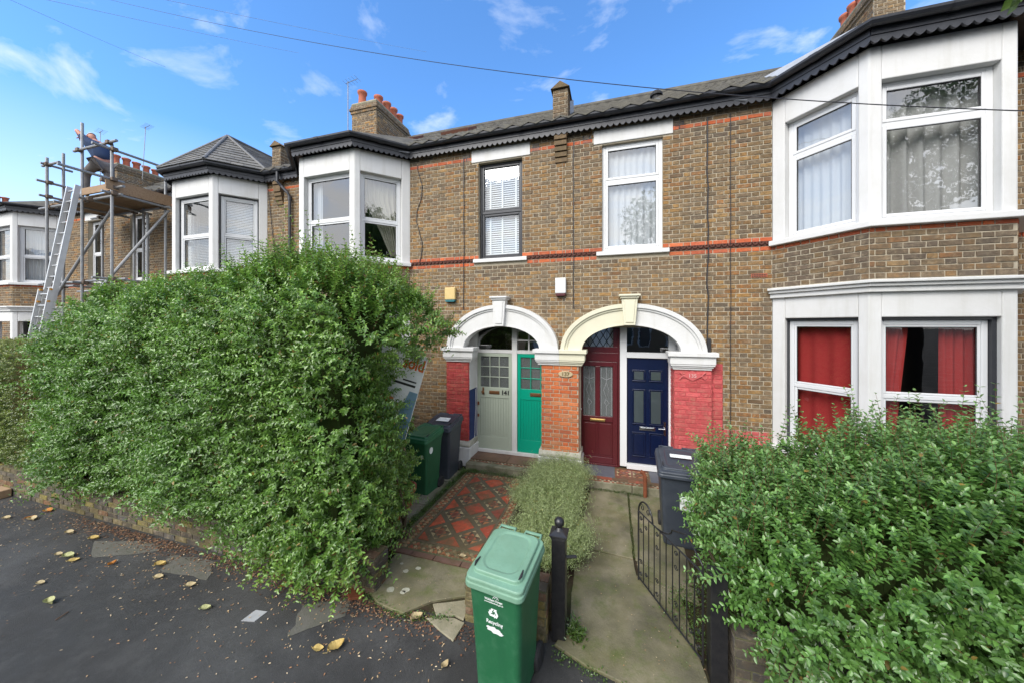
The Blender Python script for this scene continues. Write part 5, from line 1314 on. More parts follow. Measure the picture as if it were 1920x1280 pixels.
# ================================================================= wheelie bins
def rrect(w, d, r, cy=0.0, n=5):
    P = []
    for (sx, sy, a0) in ((1,-1,-90),(1,1,0),(-1,1,90),(-1,-1,180)):
        for k in range(n+1):
            a = R(a0+90*k/n); P.append((sx*(w/2-r)+r*math.cos(a), cy+sy*(d/2-r)+r*math.sin(a)))
    return P
def wheelie_bin(label, loc, rz, W, D, H, body_m, lid_m, stickers=None, group=None):
    r = thing('wheelie_bin', label, 'wheelie bin', loc, rz, group, world=False)
    b = MB(); rows = []
    for z, kw, kd, cy in ((0.02,0.74,0.66,0.02),(0.05,0.765,0.69,0.02),(0.30,0.80,0.735,0.012),(0.70,0.865,0.83,0.004),(H-0.17,0.90,0.90,0.0),(H-0.165,0.94,0.93,0.0),(H-0.10,0.955,0.945,0.0)):
        rows.append([(p[0], p[1], z) for p in rrect(W*kw, D*kd, 0.045, D*cy)])
    b.strip(rows, True); b.add(rows[0], [tuple(range(len(rows[0])-1, -1, -1))]); bo = b.build('body', body_m, r, smooth=False)
    md = bo.modifiers.new('bevel', 'BEVEL'); md.width = 0.006; md.segments = 2; md.limit_method = 'ANGLE'; md.angle_limit = R(50)
    # lid: skirt, shoulder, raised panel, dished top; falls towards the front
    l = MB(); rows = []; sl = 0.075/D
    def rr(w, d, rad, z, cy=0.0): rows.append([(p[0], p[1], z+sl*(p[1]+D/2)) for p in rrect(w, d, rad, cy)])
    zb = H-0.135
    rr(W*1.0, D*1.0, 0.05, zb-0.035); rr(W*1.015, D*1.01, 0.05, zb-0.03); rr(W*1.01, D*1.005, 0.05, zb); rr(W*0.985, D*0.985, 0.05, zb+0.008)
    rr(W*0.985, D*0.985, 0.05, zb+0.030); rr(W*0.965, D*0.965, 0.05, zb+0.040); rr(W*0.86, D*0.86, 0.06, zb+0.042, 0.015); rr(W*0.845, D*0.85, 0.06, zb+0.062, 0.015); rr(W*0.82, D*0.83, 0.06, zb+0.068, 0.015)
    rr(W*0.66, D*0.74, 0.09, zb+0.068, 0.02); rr(W*0.60, D*0.68, 0.09, zb+0.060, 0.02); rr(W*0.4, D*0.5, 0.09, zb+0.064, 0.02)
    l.strip(rows, True); l.add(rows[-1], [tuple(range(len(rows[0])))]); lo = l.build('lid', lid_m, r, smooth=False)
    md = lo.modifiers.new('bevel', 'BEVEL'); md.width = 0.005; md.segments = 2; md.limit_method = 'ANGLE'; md.angle_limit = R(25)
    for sx in (-1, 1):      # finger slots at the front corners of the lid
        q = MB(); x = sx*W*0.385
        q.tube([(x, -D*0.36, zb+0.0735+sl*D*0.14), (x+sx*0.006, -D*0.30, zb+0.0745+sl*D*0.20), (x, -D*0.20, zb+0.0735+sl*D*0.30)], [0.004, 0.010, 0.004], 8); q.build('lid_slot', 'rubber', lo)
        q = MB(); q.tube([(sx*W*0.10, D*0.46, zb+0.09+0.02), (sx*W*0.10, D*0.55, zb+0.10+0.02), (sx*W*0.40, D*0.55, zb+0.10+0.02), (sx*W*0.40, D*0.46, zb+0.09+0.02)], 0.014, 8); q.build('handle', lid_m, r, smooth=True)
        q = MB(); q.lathe([(0.03,-0.022),(0.085,-0.022),(0.098,-0.012),(0.098,0.012),(0.085,0.022),(0.03,0.022)], (sx*(W*0.40), D*0.40, 0.098), 20, axis=0); wh = q.build('wheel', 'rubber', r, smooth=False)
        q = MB(); q.lathe([(0.0,-0.024),(0.045,-0.024),(0.05,0.0),(0.045,0.024),(0.0,0.024)], (sx*(W*0.40), D*0.40, 0.098), 14, axis=0); q.build('hub', 'rubber', wh)
    q = MB(); q.tube([(-W*0.4, D*0.40, 0.098), (W*0.4, D*0.40, 0.098)], 0.011, 8); q.build('axle', 'galvanised', r)
    return r, bo, lo
g1, gb, gl_ = wheelie_bin('green wheelie bin with a pale green lid and recycling print, at the kerb in front', (-0.815,-3.84,0), R(-7), 0.475, 0.54, 1.065, 'bin_green', 'bin_green_lid')
# print on its front: body front face slopes back slightly
def front_y(z, D=0.54): 
    k = np.interp(z, [0.05,0.30,0.70,0.92], [0.69,0.735,0.83,0.90]); c = np.interp(z, [0.05,0.30,0.70,0.92], [0.02,0.012,0.004,0.0])
    return -D*k/2+D*c-0.0025
def rec_logo(par, cx, cz, s, m, yf, rotx):
    q = MB()
    for k in range(3):
        a0 = k*2*math.pi/3
        def T(x, z):
            return (cx+(x*math.cos(a0)-z*math.sin(a0))*s, yf(cz)-0.001-(0.0), cz+(x*math.sin(a0)+z*math.cos(a0))*s)
        body = [(-0.62,-0.62),(0.12,-0.62),(0.12,-0.85),(0.50,-0.45),(0.12,-0.05),(0.12,-0.28),(-0.45,-0.28)]
        q.add([T(*p) for p in body], [(0,1,5,6),(2,3,4)])
        q.add([T(-0.62,-0.62), T(-0.45,-0.28), T(-0.66,0.05), T(-0.95,-0.12)], [(0,1,2,3)])
    return q.build('recycling_symbol', m, par)
rec_logo(gb, -0.005, 0.735, 0.047, 'print_white', front_y, 0)
text('Recycling', 'print', 0.036, (0.0, front_y(0.655)-0.001, 0.655), (R(90),0,0), 'print_white', gb, 0.0008, 0.0006)
text('Waltham Forest', 'print', 0.022, (0.0, front_y(0.835)-0.001, 0.833), (R(90),0,0), 'print_white', gb, 0.0008, 0.0004)
text('www.walthamforest.gov.uk', 'print', 0.014, (0.0, front_y(0.812)-0.001, 0.812), (R(90),0,0), 'print_white', gb, 0.0008, 0.0002)
q = MB(); q.tube([(0.018+0.022*math.cos(t*math.pi/10), front_y(0.85)-0.001, 0.848+0.020*math.sin(t*math.pi/10)) for t in range(11)], 0.0022, 4)
for t in (2, 5, 8): q.tube([(0.018+0.008*math.cos(t*math.pi/10), front_y(0.85)-0.001, 0.848+0.008*math.sin(t*math.pi/10)), (0.018+0.018*math.cos(t*math.pi/10), front_y(0.85)-0.001, 0.848+0.018*math.sin(t*math.pi/10))], 0.0016, 4)
q.build('sunburst_emblem', 'print_white', gb)
q = MB(); P = [(0.068*math.cos(t*math.pi/14)*random.uniform(.88,1.1), 0.026*math.sin(t*math.pi/14)*random.uniform(.7,1.15)-0.010*math.cos(t*math.pi/14)) for t in range(28)]
q.add([(p[0], front_y(0.595+p[1])-0.001, 0.595+p[1]) for p in P], [tuple(range(28))]); q.build('torn_sticker', 'sign_white', gb)

g2, gb2, _ = wheelie_bin('green wheelie bin beside the tiled path, tucked against the hedge', (-3.13,-1.30,0), R(-4), 0.50, 0.55, 1.07, 'bin_green_dark', 'bin_green')
rec_logo(gb2, 0.13, 0.68, 0.035, 'print_white', lambda z: front_y(z, 0.55), 0)
q = MB(); q.add([(0.222, -0.10+0.05*math.cos(t*math.pi/8), 0.76+0.055*math.sin(t*math.pi/8)) for t in range(16)], [tuple(range(16))]); q.build('round_print', 'print_white', gb2)
g3, gb3, gl3 = wheelie_bin('charcoal wheelie bin left of the red porch pier', (-3.10,-0.66,0), R(3), 0.58, 0.66, 1.09, 'bin_charcoal', 'bin_charcoal')
q = MB(); q.add([(-0.10,-0.12,1.065),(0.16,-0.12,1.065),(0.14,0.04,1.087),(-0.08,0.04,1.087)], [(0,1,2,3)]); q.build('sticker', 'print_white', gl3)
q = MB(); q.add([(0.24, -0.06+0.028*math.cos(t*math.pi/8), 0.80+0.03*math.sin(t*math.pi/8)) for t in range(16)], [tuple(range(16))]); q.build('round_print', 'print_grey', gb3)
g4, gb4, gl4 = wheelie_bin('charcoal wheelie bin with a white number label, beside the iron gate and right hedge', (0.86,-1.46,0), R(-3), 0.60, 0.70, 1.10, 'bin_charcoal', 'bin_charcoal')
q = MB(); q.add([(-0.13,-0.02,1.090),(0.13,-0.02,1.090),(0.13,0.07,1.101),(-0.13,0.07,1.101)], [(0,1,2,3)]); st = q.build('sticker', 'print_white', gl4)
q = MB(); q.add([(-0.05,-0.328,0.55),(0.10,-0.328,0.55),(0.10,-0.331,0.72),(-0.05,-0.331,0.72)], [(0,1,2,3)]); q.build('sticker', 'print_white', gb4)

def flowerpot(label, x, y, rad, h):
    r = thing('flowerpot', label, 'flowerpot', (x,y,0))
    q = MB(); q.lathe([(0,0.03),(rad*0.68,0.03),(rad*0.95,h*0.8),(rad*1.06,h*0.8),(rad*1.08,h),(rad*0.95,h),(rad*0.9,h*0.85)], (x,y,0), 24); q.build('pot', 'terracotta', r, smooth=False)
    q = MB(); q.lathe([(0,h*0.88),(rad*0.92,h*0.86)], (x,y,0), 24); q.build('pot_soil', 'soil', r)
flowerpot('large terracotta flowerpot beside the rear green bin', -3.14, -1.86, 0.18, 0.34)
flowerpot('smaller terracotta flowerpot at the foot of the big hedge', -3.05, -2.28, 0.16, 0.26)
q = MB(); q.tube([(0.50,-0.47,0.0),(0.50,-0.47,0.36),(0.47,-0.46,0.42),(0.43,-0.45,0.43)], 0.032, 10); tag(q.build('rusty_pipe', 'rusty'), 'rusty brown pipe against the step beside the dark bin', 'pipe')

# ================================================================= estate agent's board leaning by the hedge
sg = thing('sold_board', 'white sold board with orange lettering leaning behind the big hedge', 'sign board', (-3.07,-2.55,1.25), world=False)
sg.rotation_euler = (R(-4), R(15), R(8))
q = MB(); q.box(-0.36, 0.36, -0.010, 0.010, 0.15, 1.30); bd_ = q.build('board', 'sign_white', sg)
text('sold', 'lettering', 0.22, (0.20,-0.0125,1.16), (R(90),0,0), 'print_orange', bd_, 0.001, 0.006, 0.85)
text('your', 'lettering', 0.20, (-0.12,-0.0125,0.62), (R(90),0,0), 'print_orange', bd_, 0.001, 0.006, 0.85)
q = MB(); q.box(-0.02, 0.30, -0.0125, -0.0105, 0.86, 0.89); q.box(0.10, 0.30, -0.0125, -0.0105, 0.92, 0.94); q.build('small_print', 'lettering_black', bd_)
q = MB(); q.add([(0.10,-0.012,0.15),(0.36,-0.012,0.15),(0.36,-0.012,0.80),(0.24,-0.012,0.80)], [(0,1,2,3)]); q.build('blue_panel', 'sign_blue', bd_)
q = MB(); q.box(-0.04, 0.04, 0.011, 0.06, -1.0, 1.30); q.build('post', 'pine_board', sg)

# ================================================================= scaffold, ladder, roofer
SX0, SX1, SYo, SYi, SZ = -14.45, -11.65, -1.40, -0.38, 6.08
sc = thing('scaffold', 'tube scaffold with a boarded platform at the eaves of the left houses', 'scaffold', ((SX0+SX1)/2, -0.9, 0))
def pole(a, b, rad=0.031, name='scaffold_tube'):
    q = MB(); q.tube([a, b], rad, 8); return q.build(name, 'galvanised', sc)
def coupler(x, y, z):
    q = MB(); q.box(x-0.055, x+0.055, y-0.055, y+0.055, z-0.045, z+0.045); q.build('coupler', 'coupler', sc, bevel=0.012)
stand = [(-11.65,SYo,7.22),(-12.88,SYo,7.95),(-14.48,SYo,7.30),(-11.65,SYi,7.22),(-14.48,-1.12,7.55),(-14.48,SYi,6.6),(-13.0,SYi,6.15),(-12.2,SYi-.1,5.9)]
for x, y, z in stand: pole((x,y,0), (x,y,z), name='scaffold_pole')
# ledgers along the terrace
for (x0_, x1_, y, z) in ((-13.1,-11.35,SYo-.05,7.24),(-14.75,-13.95,SYo+0.02,7.12),(-15.0,-11.4,SYo+.06,6.00),(-14.9,-11.4,SYi-.05,6.00),(-15.0,-11.2,SYo+.05,3.95),(-15.6,-11.2,SYi-.05,3.85),(-13.2,-11.3,SYo+.05,6.18),(-14.75,-14.0,-1.1,3.9)):
    pole((x0_,y,z), (x1_,y,z)); 
    for sx in (-11.65,-12.88,-14.48):
        if x0_ < sx < x1_: coupler(sx, y-0.0, z)
# transoms from street to wall
for (x, y0_, y1_, z) in ((-11.60,-1.75,SYi+.05,7.08),(-11.62,-2.25,-1.2,6.36),(-11.60,-1.6,-0.15,6.02),(-14.43,-1.55,-.9,6.25),(-14.5,-1.5,-.95,7.12),(-13.6,-1.6,-0.2,5.98),(-12.6,-1.6,-0.2,5.98),(-11.6,-1.75,-.1,3.95),(-14.4,-1.5,-.1,3.92),(-12.8,-1.6,-0.1,3.9),(-14.4,-1.6,-1.1,6.62)):
    pole((x,y0_,z), (x,y1_,z)); coupler(x+.04, -1.4, z)
    if z < 5 or z > 6.5: coupler(x+.04, SYi, z)
pole((-11.58,-0.35,5.95), (-12.0,-1.75,3.2)); pole((-12.55,-1.0,5.9), (-13.9,-1.45,3.6)); pole((-12.5,-.42,6.1),(-12.5,-.42,3.7))
for k in range(5):
    q = MB(); y = SYo+0.08+k*0.215; q.box(SX0-0.1, SX1+0.05, y, y+0.205, SZ-0.01+random.uniform(-.004,.004), SZ+0.028); q.build('scaffold_board', 'scaffold_board', sc)
q = MB(); q.box(SX1+0.01, SX1+0.045, SYo-0.12, SYi+0.10, SZ+0.03, SZ+0.28); q.build('toe_board', 'scaffold_board', sc)
q = MB(); q.box(-12.85, SX1-.02, SYo-.02, SYo+.02, SZ+0.03, SZ+0.20); q.build('toe_board', 'scaffold_board', sc)
q = MB(); q.box(-14.45, -14.05, SYi-.5, SYi-.46, SZ+0.03, SZ+0.30); q.build('toe_board', 'scaffold_board', sc)

# extension ladder
def ladder():
    top = Vector((-12.72,-1.60,6.25)); k = 0.135; n = Vector((0,-k,-1)).normalized(); L = 6.25/(-n.z)
    r = thing('extension_ladder', 'two section aluminium ladder leaning on the scaffold', 'ladder', (top.x, top.y+n.y*L, 0))
    out_ = Vector((0, n.z, -n.y)).normalized()
    if out_.y > 0: out_ = -out_
    def section(s0, s1, w, off):
        for sx in (-1, 1):
            q = MB(); x = sx*w/2; a = top+n*s0+out_*off; b = top+n*s1+out_*off; t = 0.034; dd = 0.095
            vs = []
            for P in (a, b):
                for (i, j) in ((-1,-1),(1,-1),(1,1),(-1,1)): vs.append((P.x+x+i*t/2, P.y+out_.y*j*dd/2, P.z+out_.z*j*dd/2))
            q.add(vs, [(0,1,2,3),(7,6,5,4),(0,4,5,1),(1,5,6,2),(2,6,7,3),(3,7,4,0)]); st_ = q.build('stile', 'aluminium', r)
        s = s0+0.12; 
        while s < s1:
            p = top+n*s+out_*off; q = MB(); q.tube([(p.x-w/2-0.018,p.y,p.z),(p.x+w/2+0.018,p.y,p.z)], 0.017, 8); q.build('rung', 'aluminium', r)
            s += 0.27
    section(0.0, 4.1, 0.36, 0.0); section(2.6, L-0.02, 0.44, 0.065)
    for s in (2.62, 4.05, 2.9):
        p = top+n*s+out_*0.08
        q = MB(); q.box(p.x-0.25, p.x-0.17, p.y-0.02, p.y+0.02, p.z-0.02, p.z+0.02); q.box(p.x+0.17, p.x+0.25, p.y-0.02, p.y+0.02, p.z-0.02, p.z+0.02); q.build('guide_bracket', 'strap_orange', r)
ladder()

def skin_body(name, verts, edges, radii, m, parent, root_i=0, sub=2):
    me = bpy.data.meshes.new(name); me.from_pydata(verts, edges, []); o = bpy.data.objects.new(name, me); COL.objects.link(o)
    me.materials.append(MATS[m])
    md = o.modifiers.new('skin', 'SKIN'); md.use_smooth_shade = True
    sv = me.skin_vertices[0].data if me.skin_vertices else None
    if sv is None:
        me.attributes
    for i, rr in enumerate(radii): me.skin_vertices[0].data[i].radius = rr if isinstance(rr, tuple) else (rr, rr)
    me.skin_vertices[0].data[root_i].use_root = True
    s = o.modifiers.new('sub', 'SUBSURF'); s.levels = sub; s.render_levels = sub
    o.parent = parent; return o
def person():
    bx, by, bz = -12.88, -1.05, SZ+0.03
    r = thing('person', 'roofer in a navy shirt and grey trousers bending on the scaffold platform', 'person', (bx,by,bz), R(0), world=False)
    r.scale = (1.06,)*3
    # facing -X (to the left in the photograph), bent forward, one foot raised
    J = dict(pel=(0,0,0.92), chest=(-0.11,0.0,1.20), sh=(-0.20,0,1.43), neck=(-0.28,0,1.51), head=(-0.36,0,1.57),
             hipL=(0.0,-0.10,0.86), hipR=(0.0,0.10,0.86), knL=(-0.36,-0.13,0.66), anL=(-0.34,-0.14,0.20), toL=(-0.50,-0.14,0.16),
             knR=(0.04,0.12,0.47), anR=(0.16,0.13,0.08), toR=(0.02,0.13,0.04),
             shL=(-0.21,-0.19,1.43), elL=(-0.42,-0.26,1.68), haL=(-0.62,-0.12,1.60),
             shR=(-0.20,0.19,1.41), elR=(-0.34,0.24,1.13), haR=(-0.58,0.14,1.24))
    names = list(J); ix = {n: i for i, n in enumerate(names)}
    E_ = [('pel','chest'),('chest','sh'),('sh','neck'),('neck','head'),('pel','hipL'),('hipL','knL'),('knL','anL'),('anL','toL'),('pel','hipR'),('hipR','knR'),('knR','anR'),('anR','toR'),
          ('sh','shL'),('shL','elL'),('elL','haL'),('sh','shR'),('shR','elR'),('elR','haR')]
    rad = dict(pel=.13,chest=.135,sh=.10,neck=.055,head=.05,hipL=.09,hipR=.09,knL=.06,anL=.042,toL=.035,knR=.06,anR=.042,toR=.035,shL=.055,elL=.042,haL=.032,shR=.055,elR=.042,haR=.032)
    body = skin_body('body', [J[n] for n in names], [(ix[a], ix[b]) for a, b in E_], [rad[n] for n in names], 'skin', r)
    sn = ['pel','chest','sh','shL','shR']; sv = [J[n] for n in sn]; mL = tuple((a*0.45+b*0.55) for a, b in zip(J['shL'], J['elL'])); mR = tuple((a*0.45+b*0.55) for a, b in zip(J['shR'], J['elR']))
    sv = [tuple(Vector(J['pel'])+Vector((0.02,0,0.02)))]+sv[1:]+[mL, mR]
    skin_body('shirt', sv, [(0,1),(1,2),(2,3),(2,4),(3,5),(4,6)], [(.155,.175),(.165,.195),(.125,.14),.085,.085,.07,.07], 'shirt_blue', r)
    tv = ['pel','hipL','hipR','knL','knR','anL','anR']; 
    skin_body('trousers', [J[n] for n in tv], [(0,1),(0,2),(1,3),(2,4),(3,5),(4,6)], [(.15,.16),.12,.12,.088,.088,.065,.065], 'trouser_grey', r)
    for a, t in (('anL','toL'),('anR','toR')):
        p, q_ = Vector(J[a]), Vector(J[t]); q = MB(); rows = []
        for s, w, h in ((-.35,.035,.05),(0,.05,.08),(.5,.052,.06),(1.0,.045,.035),(1.25,.02,.02)):
            c = p.lerp(q_, s); rows.append([(c.x, c.y+w*math.cos(t_*math.pi/4), q_.z-0.02+h*(0.5+0.5*math.sin(t_*math.pi/4))) for t_ in range(8)])
        q.strip(rows, True); q.add(rows[0], [tuple(range(8))]); q.add(rows[-1], [tuple(range(7,-1,-1))]); q.build('boot', 'boot', r, smooth=True)
    # head with face, ears, short hair, looking down to the left
    hd = Vector((-0.395,-0.02,1.61)); q = MB(); rows = []
    for i in range(13):
        ph = math.pi*i/12; row = []
        for k in range(16):
            th = 2*math.pi*k/16; x = math.sin(ph)*math.cos(th); y = math.sin(ph)*math.sin(th); z = math.cos(ph)
            fx = 0.098*x*(1.0 if x > 0 else 0.92)*(1-0.18*max(0,-z)); fy = 0.076*y*(1-0.22*max(0,-z)); fz = 0.118*z
            row.append((fx, fy, fz))
        rows.append(row)
    M = Matrix.Rotation(R(-38), 3, 'Y')
    T = lambda p: tuple(hd+M @ Vector(p))
    q.strip([[T(p) for p in row] for row in rows], True); ho = q.build('head', 'skin', r, smooth=True)
    f = MB()
    nose = [(-0.085,0.012,0.012),(-0.085,-0.012,0.012),(-0.112,0.016,-0.022),(-0.112,-0.016,-0.022),(-0.088,0,-0.035)]
    f.add([T(p) for p in nose], [(0,1,3,2),(2,3,4)]); f.build('nose', 'skin', ho, smooth=True)
    for s in (-1, 1):
        e = MB(); e.lathe([(0.0,-0.011),(0.008,-0.008),(0.011,0),(0.008,0.008),(0,0.011)], T((-0.086,s*0.030,0.020)), 8); e.build('eye', 'lettering_black', ho)
        e = MB(); e.lathe([(0.0,-0.028),(0.016,-0.018),(0.020,0.01),(0.0,0.03)], T((0.005,s*0.078,0.0)), 8); e.build('ear', 'skin', ho)
    mo = MB(); mo.tube([T((-0.082,-0.022,-0.060)), T((-0.090,0,-0.060)), T((-0.082,0.022,-0.060))], 0.005, 5); mo.build('mouth', 'lettering_black', ho)
    hr = MB(); hr.strip([[T((p[0]*1.05+0.010, p[1]*1.06, p[2]*1.05+0.004)) for p in row] for row in rows[:6]], True)
    hr.build('hair', 'hair', ho, smooth=True)
    for s, w in (('haL',-1),('haR',1)):
        c = Vector(J[s]); el_ = Vector(J['el'+s[-1]]); d = (c-el_).normalized(); side = d.cross(Vector((0,0,1))).normalized(); upv = side.cross(d)
        for k, (off, ln) in enumerate(((-0.03,0.075),(-0.01,0.085),(0.01,0.082),(0.03,0.065))):
            b0 = c+d*0.02+side*off; q = MB(); q.tube([b0, b0+d*ln*0.55-upv*0.006, b0+d*ln-upv*0.03], [0.010,0.009,0.007], 6); q.build('finger', 'skin', r, smooth=True)
        b0 = c+side*0.03*w; q = MB(); q.tube([b0, b0+d*0.03+side*0.03*w, b0+d*0.055+side*0.035*w-upv*0.01], [0.011,0.010,0.008], 6); q.build('thumb', 'skin', r, smooth=True)
person()
# ================================================================= vegetation
def leaf_cloud(name, P, T, NREF, L, W, col, m, parent, fold=0.18):
    """P base points, T leaf directions, NREF rough leaf normals, L lengths, W widths, all (n,...): 6 vertex folded leaves"""
    n = len(P); T = T/np.linalg.norm(T, axis=1, keepdims=True)
    S = np.cross(NREF, T); S /= np.linalg.norm(S, axis=1, keepdims=True)+1e-9; N_ = np.cross(T, S)
    L = L[:, None]; W = W[:, None]
    f = fold*W
    v = np.empty((n, 6, 3))
    v[:, 0] = P; v[:, 1] = P+T*L*0.30+S*W*0.5+N_*f; v[:, 2] = P+T*L*0.68+S*W*0.40+N_*f*0.6; v[:, 3] = P+T*L-N_*L*0.10
    v[:, 4] = P+T*L*0.68-S*W*0.40+N_*f*0.6; v[:, 5] = P+T*L*0.30-S*W*0.5+N_*f
    me = bpy.data.meshes.new(name); me.vertices.add(n*6); me.vertices.foreach_set('co', v.ravel().astype(np.float32))
    idx = np.array([[0,1,2,3],[3,4,5,0]])[None]+np.arange(n)[:, None, None]*6
    me.loops.add(n*8); me.loops.foreach_set('vertex_index', idx.ravel().astype(np.int32))
    me.polygons.add(n*2); me.polygons.foreach_set('loop_start', np.arange(0, n*8, 4, dtype=np.int32)); me.polygons.foreach_set('loop_total', np.full(n*2, 4, dtype=np.int32))
    me.materials.append(MATS[m]); at = me.color_attributes.new('Col', 'FLOAT_COLOR', 'POINT')
    c = np.ones((n, 6, 4)); c[:, :, :3] = col[:, None, :]; at.data.foreach_set('color', c.ravel().astype(np.float32))
    me.update(); me.validate()
    o = bpy.data.objects.new(name, me); COL.objects.link(o); o['kind'] = 'stuff'
    if parent is not None:
        o.parent = parent; o.location = -parent.location if parent.get('_w') else (0,0,0)
    return o
def unit(a): return a/(np.linalg.norm(a, axis=-1, keepdims=True)+1e-9)
def shoots(base, d, length, K, leafL, leafW, droop=0.15, taper=0.45, young=0.5, up=0.7, jit=0.25, ripple=1.0, base_col=(0.14,0.28,0.048), young_col=(0.27,0.43,0.07), dark_col=(0.08,0.185,0.042), young_k=None):
    """leafy shoots: opposite pairs of leaves along gently bending stems. Returns leaf arrays and stem polylines"""
    n = len(base); d = unit(d); t = (np.arange(K)+0.6)/K
    t = t[None, :, None]; Ls = length[:, None, None]
    bend = rng.normal(0, 0.12, (n, 1, 3)); 
    pos = base[:, None, :]+d[:, None, :]*Ls*t+(bend+np.array([0, 0, -droop]))*Ls*t**2
    tan = unit(d[:, None, :]+(bend+np.array([0, 0, -droop]))*2*t)
    ref = np.where(np.abs(tan[..., 2:3]) < 0.9, np.array([0, 0, 1.0]), np.array([1.0, 0, 0]))
    A = unit(np.cross(tan, ref)); Bv = np.cross(tan, A)
    az = rng.uniform(0, 6.28, (n, 1))+np.arange(K)[None, :]*1.4+rng.normal(0, 0.25, (n, K))
    out_ = []; sv = rng.uniform(0.72, 1.28, (n, 1, 1))
    for s in (0, math.pi):
        side = A*np.cos(az+s)[..., None]+Bv*np.sin(az+s)[..., None]
        ld = unit(tan*0.55+side*0.95+rng.normal(0, jit*0.4, pos.shape)+np.array([0, 0, 0.02]))
        nr = unit(tan*0.55+np.array([0, 0, up])+rng.normal(0, jit, pos.shape))
        sz = (1-taper*np.abs(t[..., 0]-0.45)*1.6)*rng.uniform(0.75, 1.15, (n, K)); sz = np.clip(sz, 0.35, 1.2)
        L = leafL[:, None]*sz; W = leafW[:, None]*sz
        yk = (t[..., 0]**1.6)*(young if young_k is None else young_k[:, None])*rng.uniform(0.5, 1.2, (n, K)); mixd = rng.uniform(0, 1, (n, K))
        c = np.array(base_col)*(1-mixd[..., None]*0.6)+np.array(dark_col)*(mixd[..., None]*0.6)
        c = c*(1-yk[..., None])+np.array(young_col)*yk[..., None]; c = c*rng.uniform(0.8, 1.2, (n, K, 1))*sv; od = (rng.uniform(0, 1, (n, K, 1)) < 0.012); c = np.where(od, np.array([0.35,0.24,0.06])*rng.uniform(0.5, 1.2, (n, K, 1)), c)
        out_.append((pos.reshape(-1, 3), ld.reshape(-1, 3), nr.reshape(-1, 3), L.ravel(), W.ravel(), c.reshape(-1, 3)))
    return [np.concatenate([a[i] for a in out_]) for i in range(6)], (pos, d)
def stems(name, pos, base, rad, m, parent):
    """three sided stems through shoot points"""
    n, K, _ = pos.shape; sel = [0, K//2, K-1]; pts = np.concatenate([base[:, None, :], pos[:, sel]], 1); k = pts.shape[1]
    rr = np.linspace(rad, rad*0.35, k); ang = np.arange(3)*2.094
    d = unit(pts[:, -1]-pts[:, 0]); ref = np.where(np.abs(d[:, 2:3]) < 0.9, np.array([0, 0, 1.0]), np.array([1.0, 0, 0])); A = unit(np.cross(d, ref)); B_ = np.cross(d, A)
    ring = A[:, None, :]*np.cos(ang)[None, :, None]+B_[:, None, :]*np.sin(ang)[None, :, None]
    v = pts[:, :, None, :]+ring[:, None]*rr[None, :, None, None]
    idx = []
    for i in range(k-1):
        for j in range(3):
            q = (j+1) % 3; idx.append((i*3+j, i*3+q, (i+1)*3+q, (i+1)*3+j))
    idx = np.array(idx)[None]+np.arange(n)[:, None, None]*(k*3); nf = idx.shape[0]*idx.shape[1]
    me = bpy.data.meshes.new(name); me.vertices.add(n*k*3); me.vertices.foreach_set('co', v.ravel().astype(np.float32)); me.loops.add(nf*4); me.loops.foreach_set('vertex_index', idx.ravel().astype(np.int32))
    me.polygons.add(nf); me.polygons.foreach_set('loop_start', np.arange(0, nf*4, 4, dtype=np.int32)); me.polygons.foreach_set('loop_total', np.full(nf, 4, dtype=np.int32)); me.materials.append(MATS[m]); me.update()
    o = bpy.data.objects.new(name, me); COL.objects.link(o); o['kind'] = 'stuff'
    if parent is not None: o.parent = parent; o.location = -parent.location if parent.get('_w') else (0,0,0)
    return o
def lump(p, s=1.0):
    x, y, z = p[:, 0]*s, p[:, 1]*s, p[:, 2]*s
    return (np.sin(1.9*x+0.7*z)+np.sin(3.1*z+1.3*x+1.0)+np.sin(2.7*x-2.2*z+y*1.7+2.0)+0.7*np.sin(5.3*x+3.7*z+0.5)+0.7*np.sin(4.1*z-4.9*x+y*3))/4.4
def hedge_points(n, x0, x1, ylo, yhi, zlo, ztop, depth=0.30, e=4.0, lumpy=0.10, facing=None, x1f=None):
    """points just under the surface of a rounded hedge; ztop(x), zlo(x), ylo(x,z) are functions. Returns points, outward normals"""
    P = []; N = []
    cnt = 0
    def f(p):
        x = p[:, 0]; zl, zt = zlo(x), ztop(x); zm = (zl+zt)/2; hz = (zt-zl)/2; yl = ylo(x, p[:, 2]); ym = (yl+yhi)/2; hy = (yhi-yl)/2
        xr = x1 if x1f is None else x1f(p[:, 1], p[:, 2]); xm, hx = (x0+xr)/2, (xr-x0)/2
        # distance-like: rounded only near each edge
        qx = np.maximum(np.abs(x-xm)-(hx-0.45), 0)/0.45; qy = np.maximum(np.abs(p[:, 1]-ym)-(hy-0.45), 0)/0.45; qz = np.maximum(np.abs(p[:, 2]-zm)-(hz-0.45), 0)/0.45
        return ((qx**2+qy**2+qz**2)**0.5-1)*0.45+lumpy*lump(p)
    tot = 0
    while tot < n:
        m = n*6; q = np.stack([rng.uniform(x0-0.2, x1+0.2, m), rng.uniform(-4.6, yhi+0.2, m), rng.uniform(-0.1, 4.2, m)], 1)
        d = f(q); k = (d < 0.0) & (d > -depth); q = q[k]
        g = np.stack([(f(q+np.eye(3)[i]*0.02)-f(q-np.eye(3)[i]*0.02)) for i in range(3)], 1); g = unit(g)
        if facing is not None:
            # fewer where nothing can be seen: the side turned to the houses and the underside
            keep = (g[:, 1] < 0.35) | (rng.uniform(0, 1, len(g)) < 0.3); keep &= (g[:, 2] > -0.6) | (rng.uniform(0, 1, len(g)) < 0.4); q = q[keep]; g = g[keep]
        P.append(q); N.append(g); tot += len(q)
    return np.concatenate(P)[:n], np.concatenate(N)[:n], f
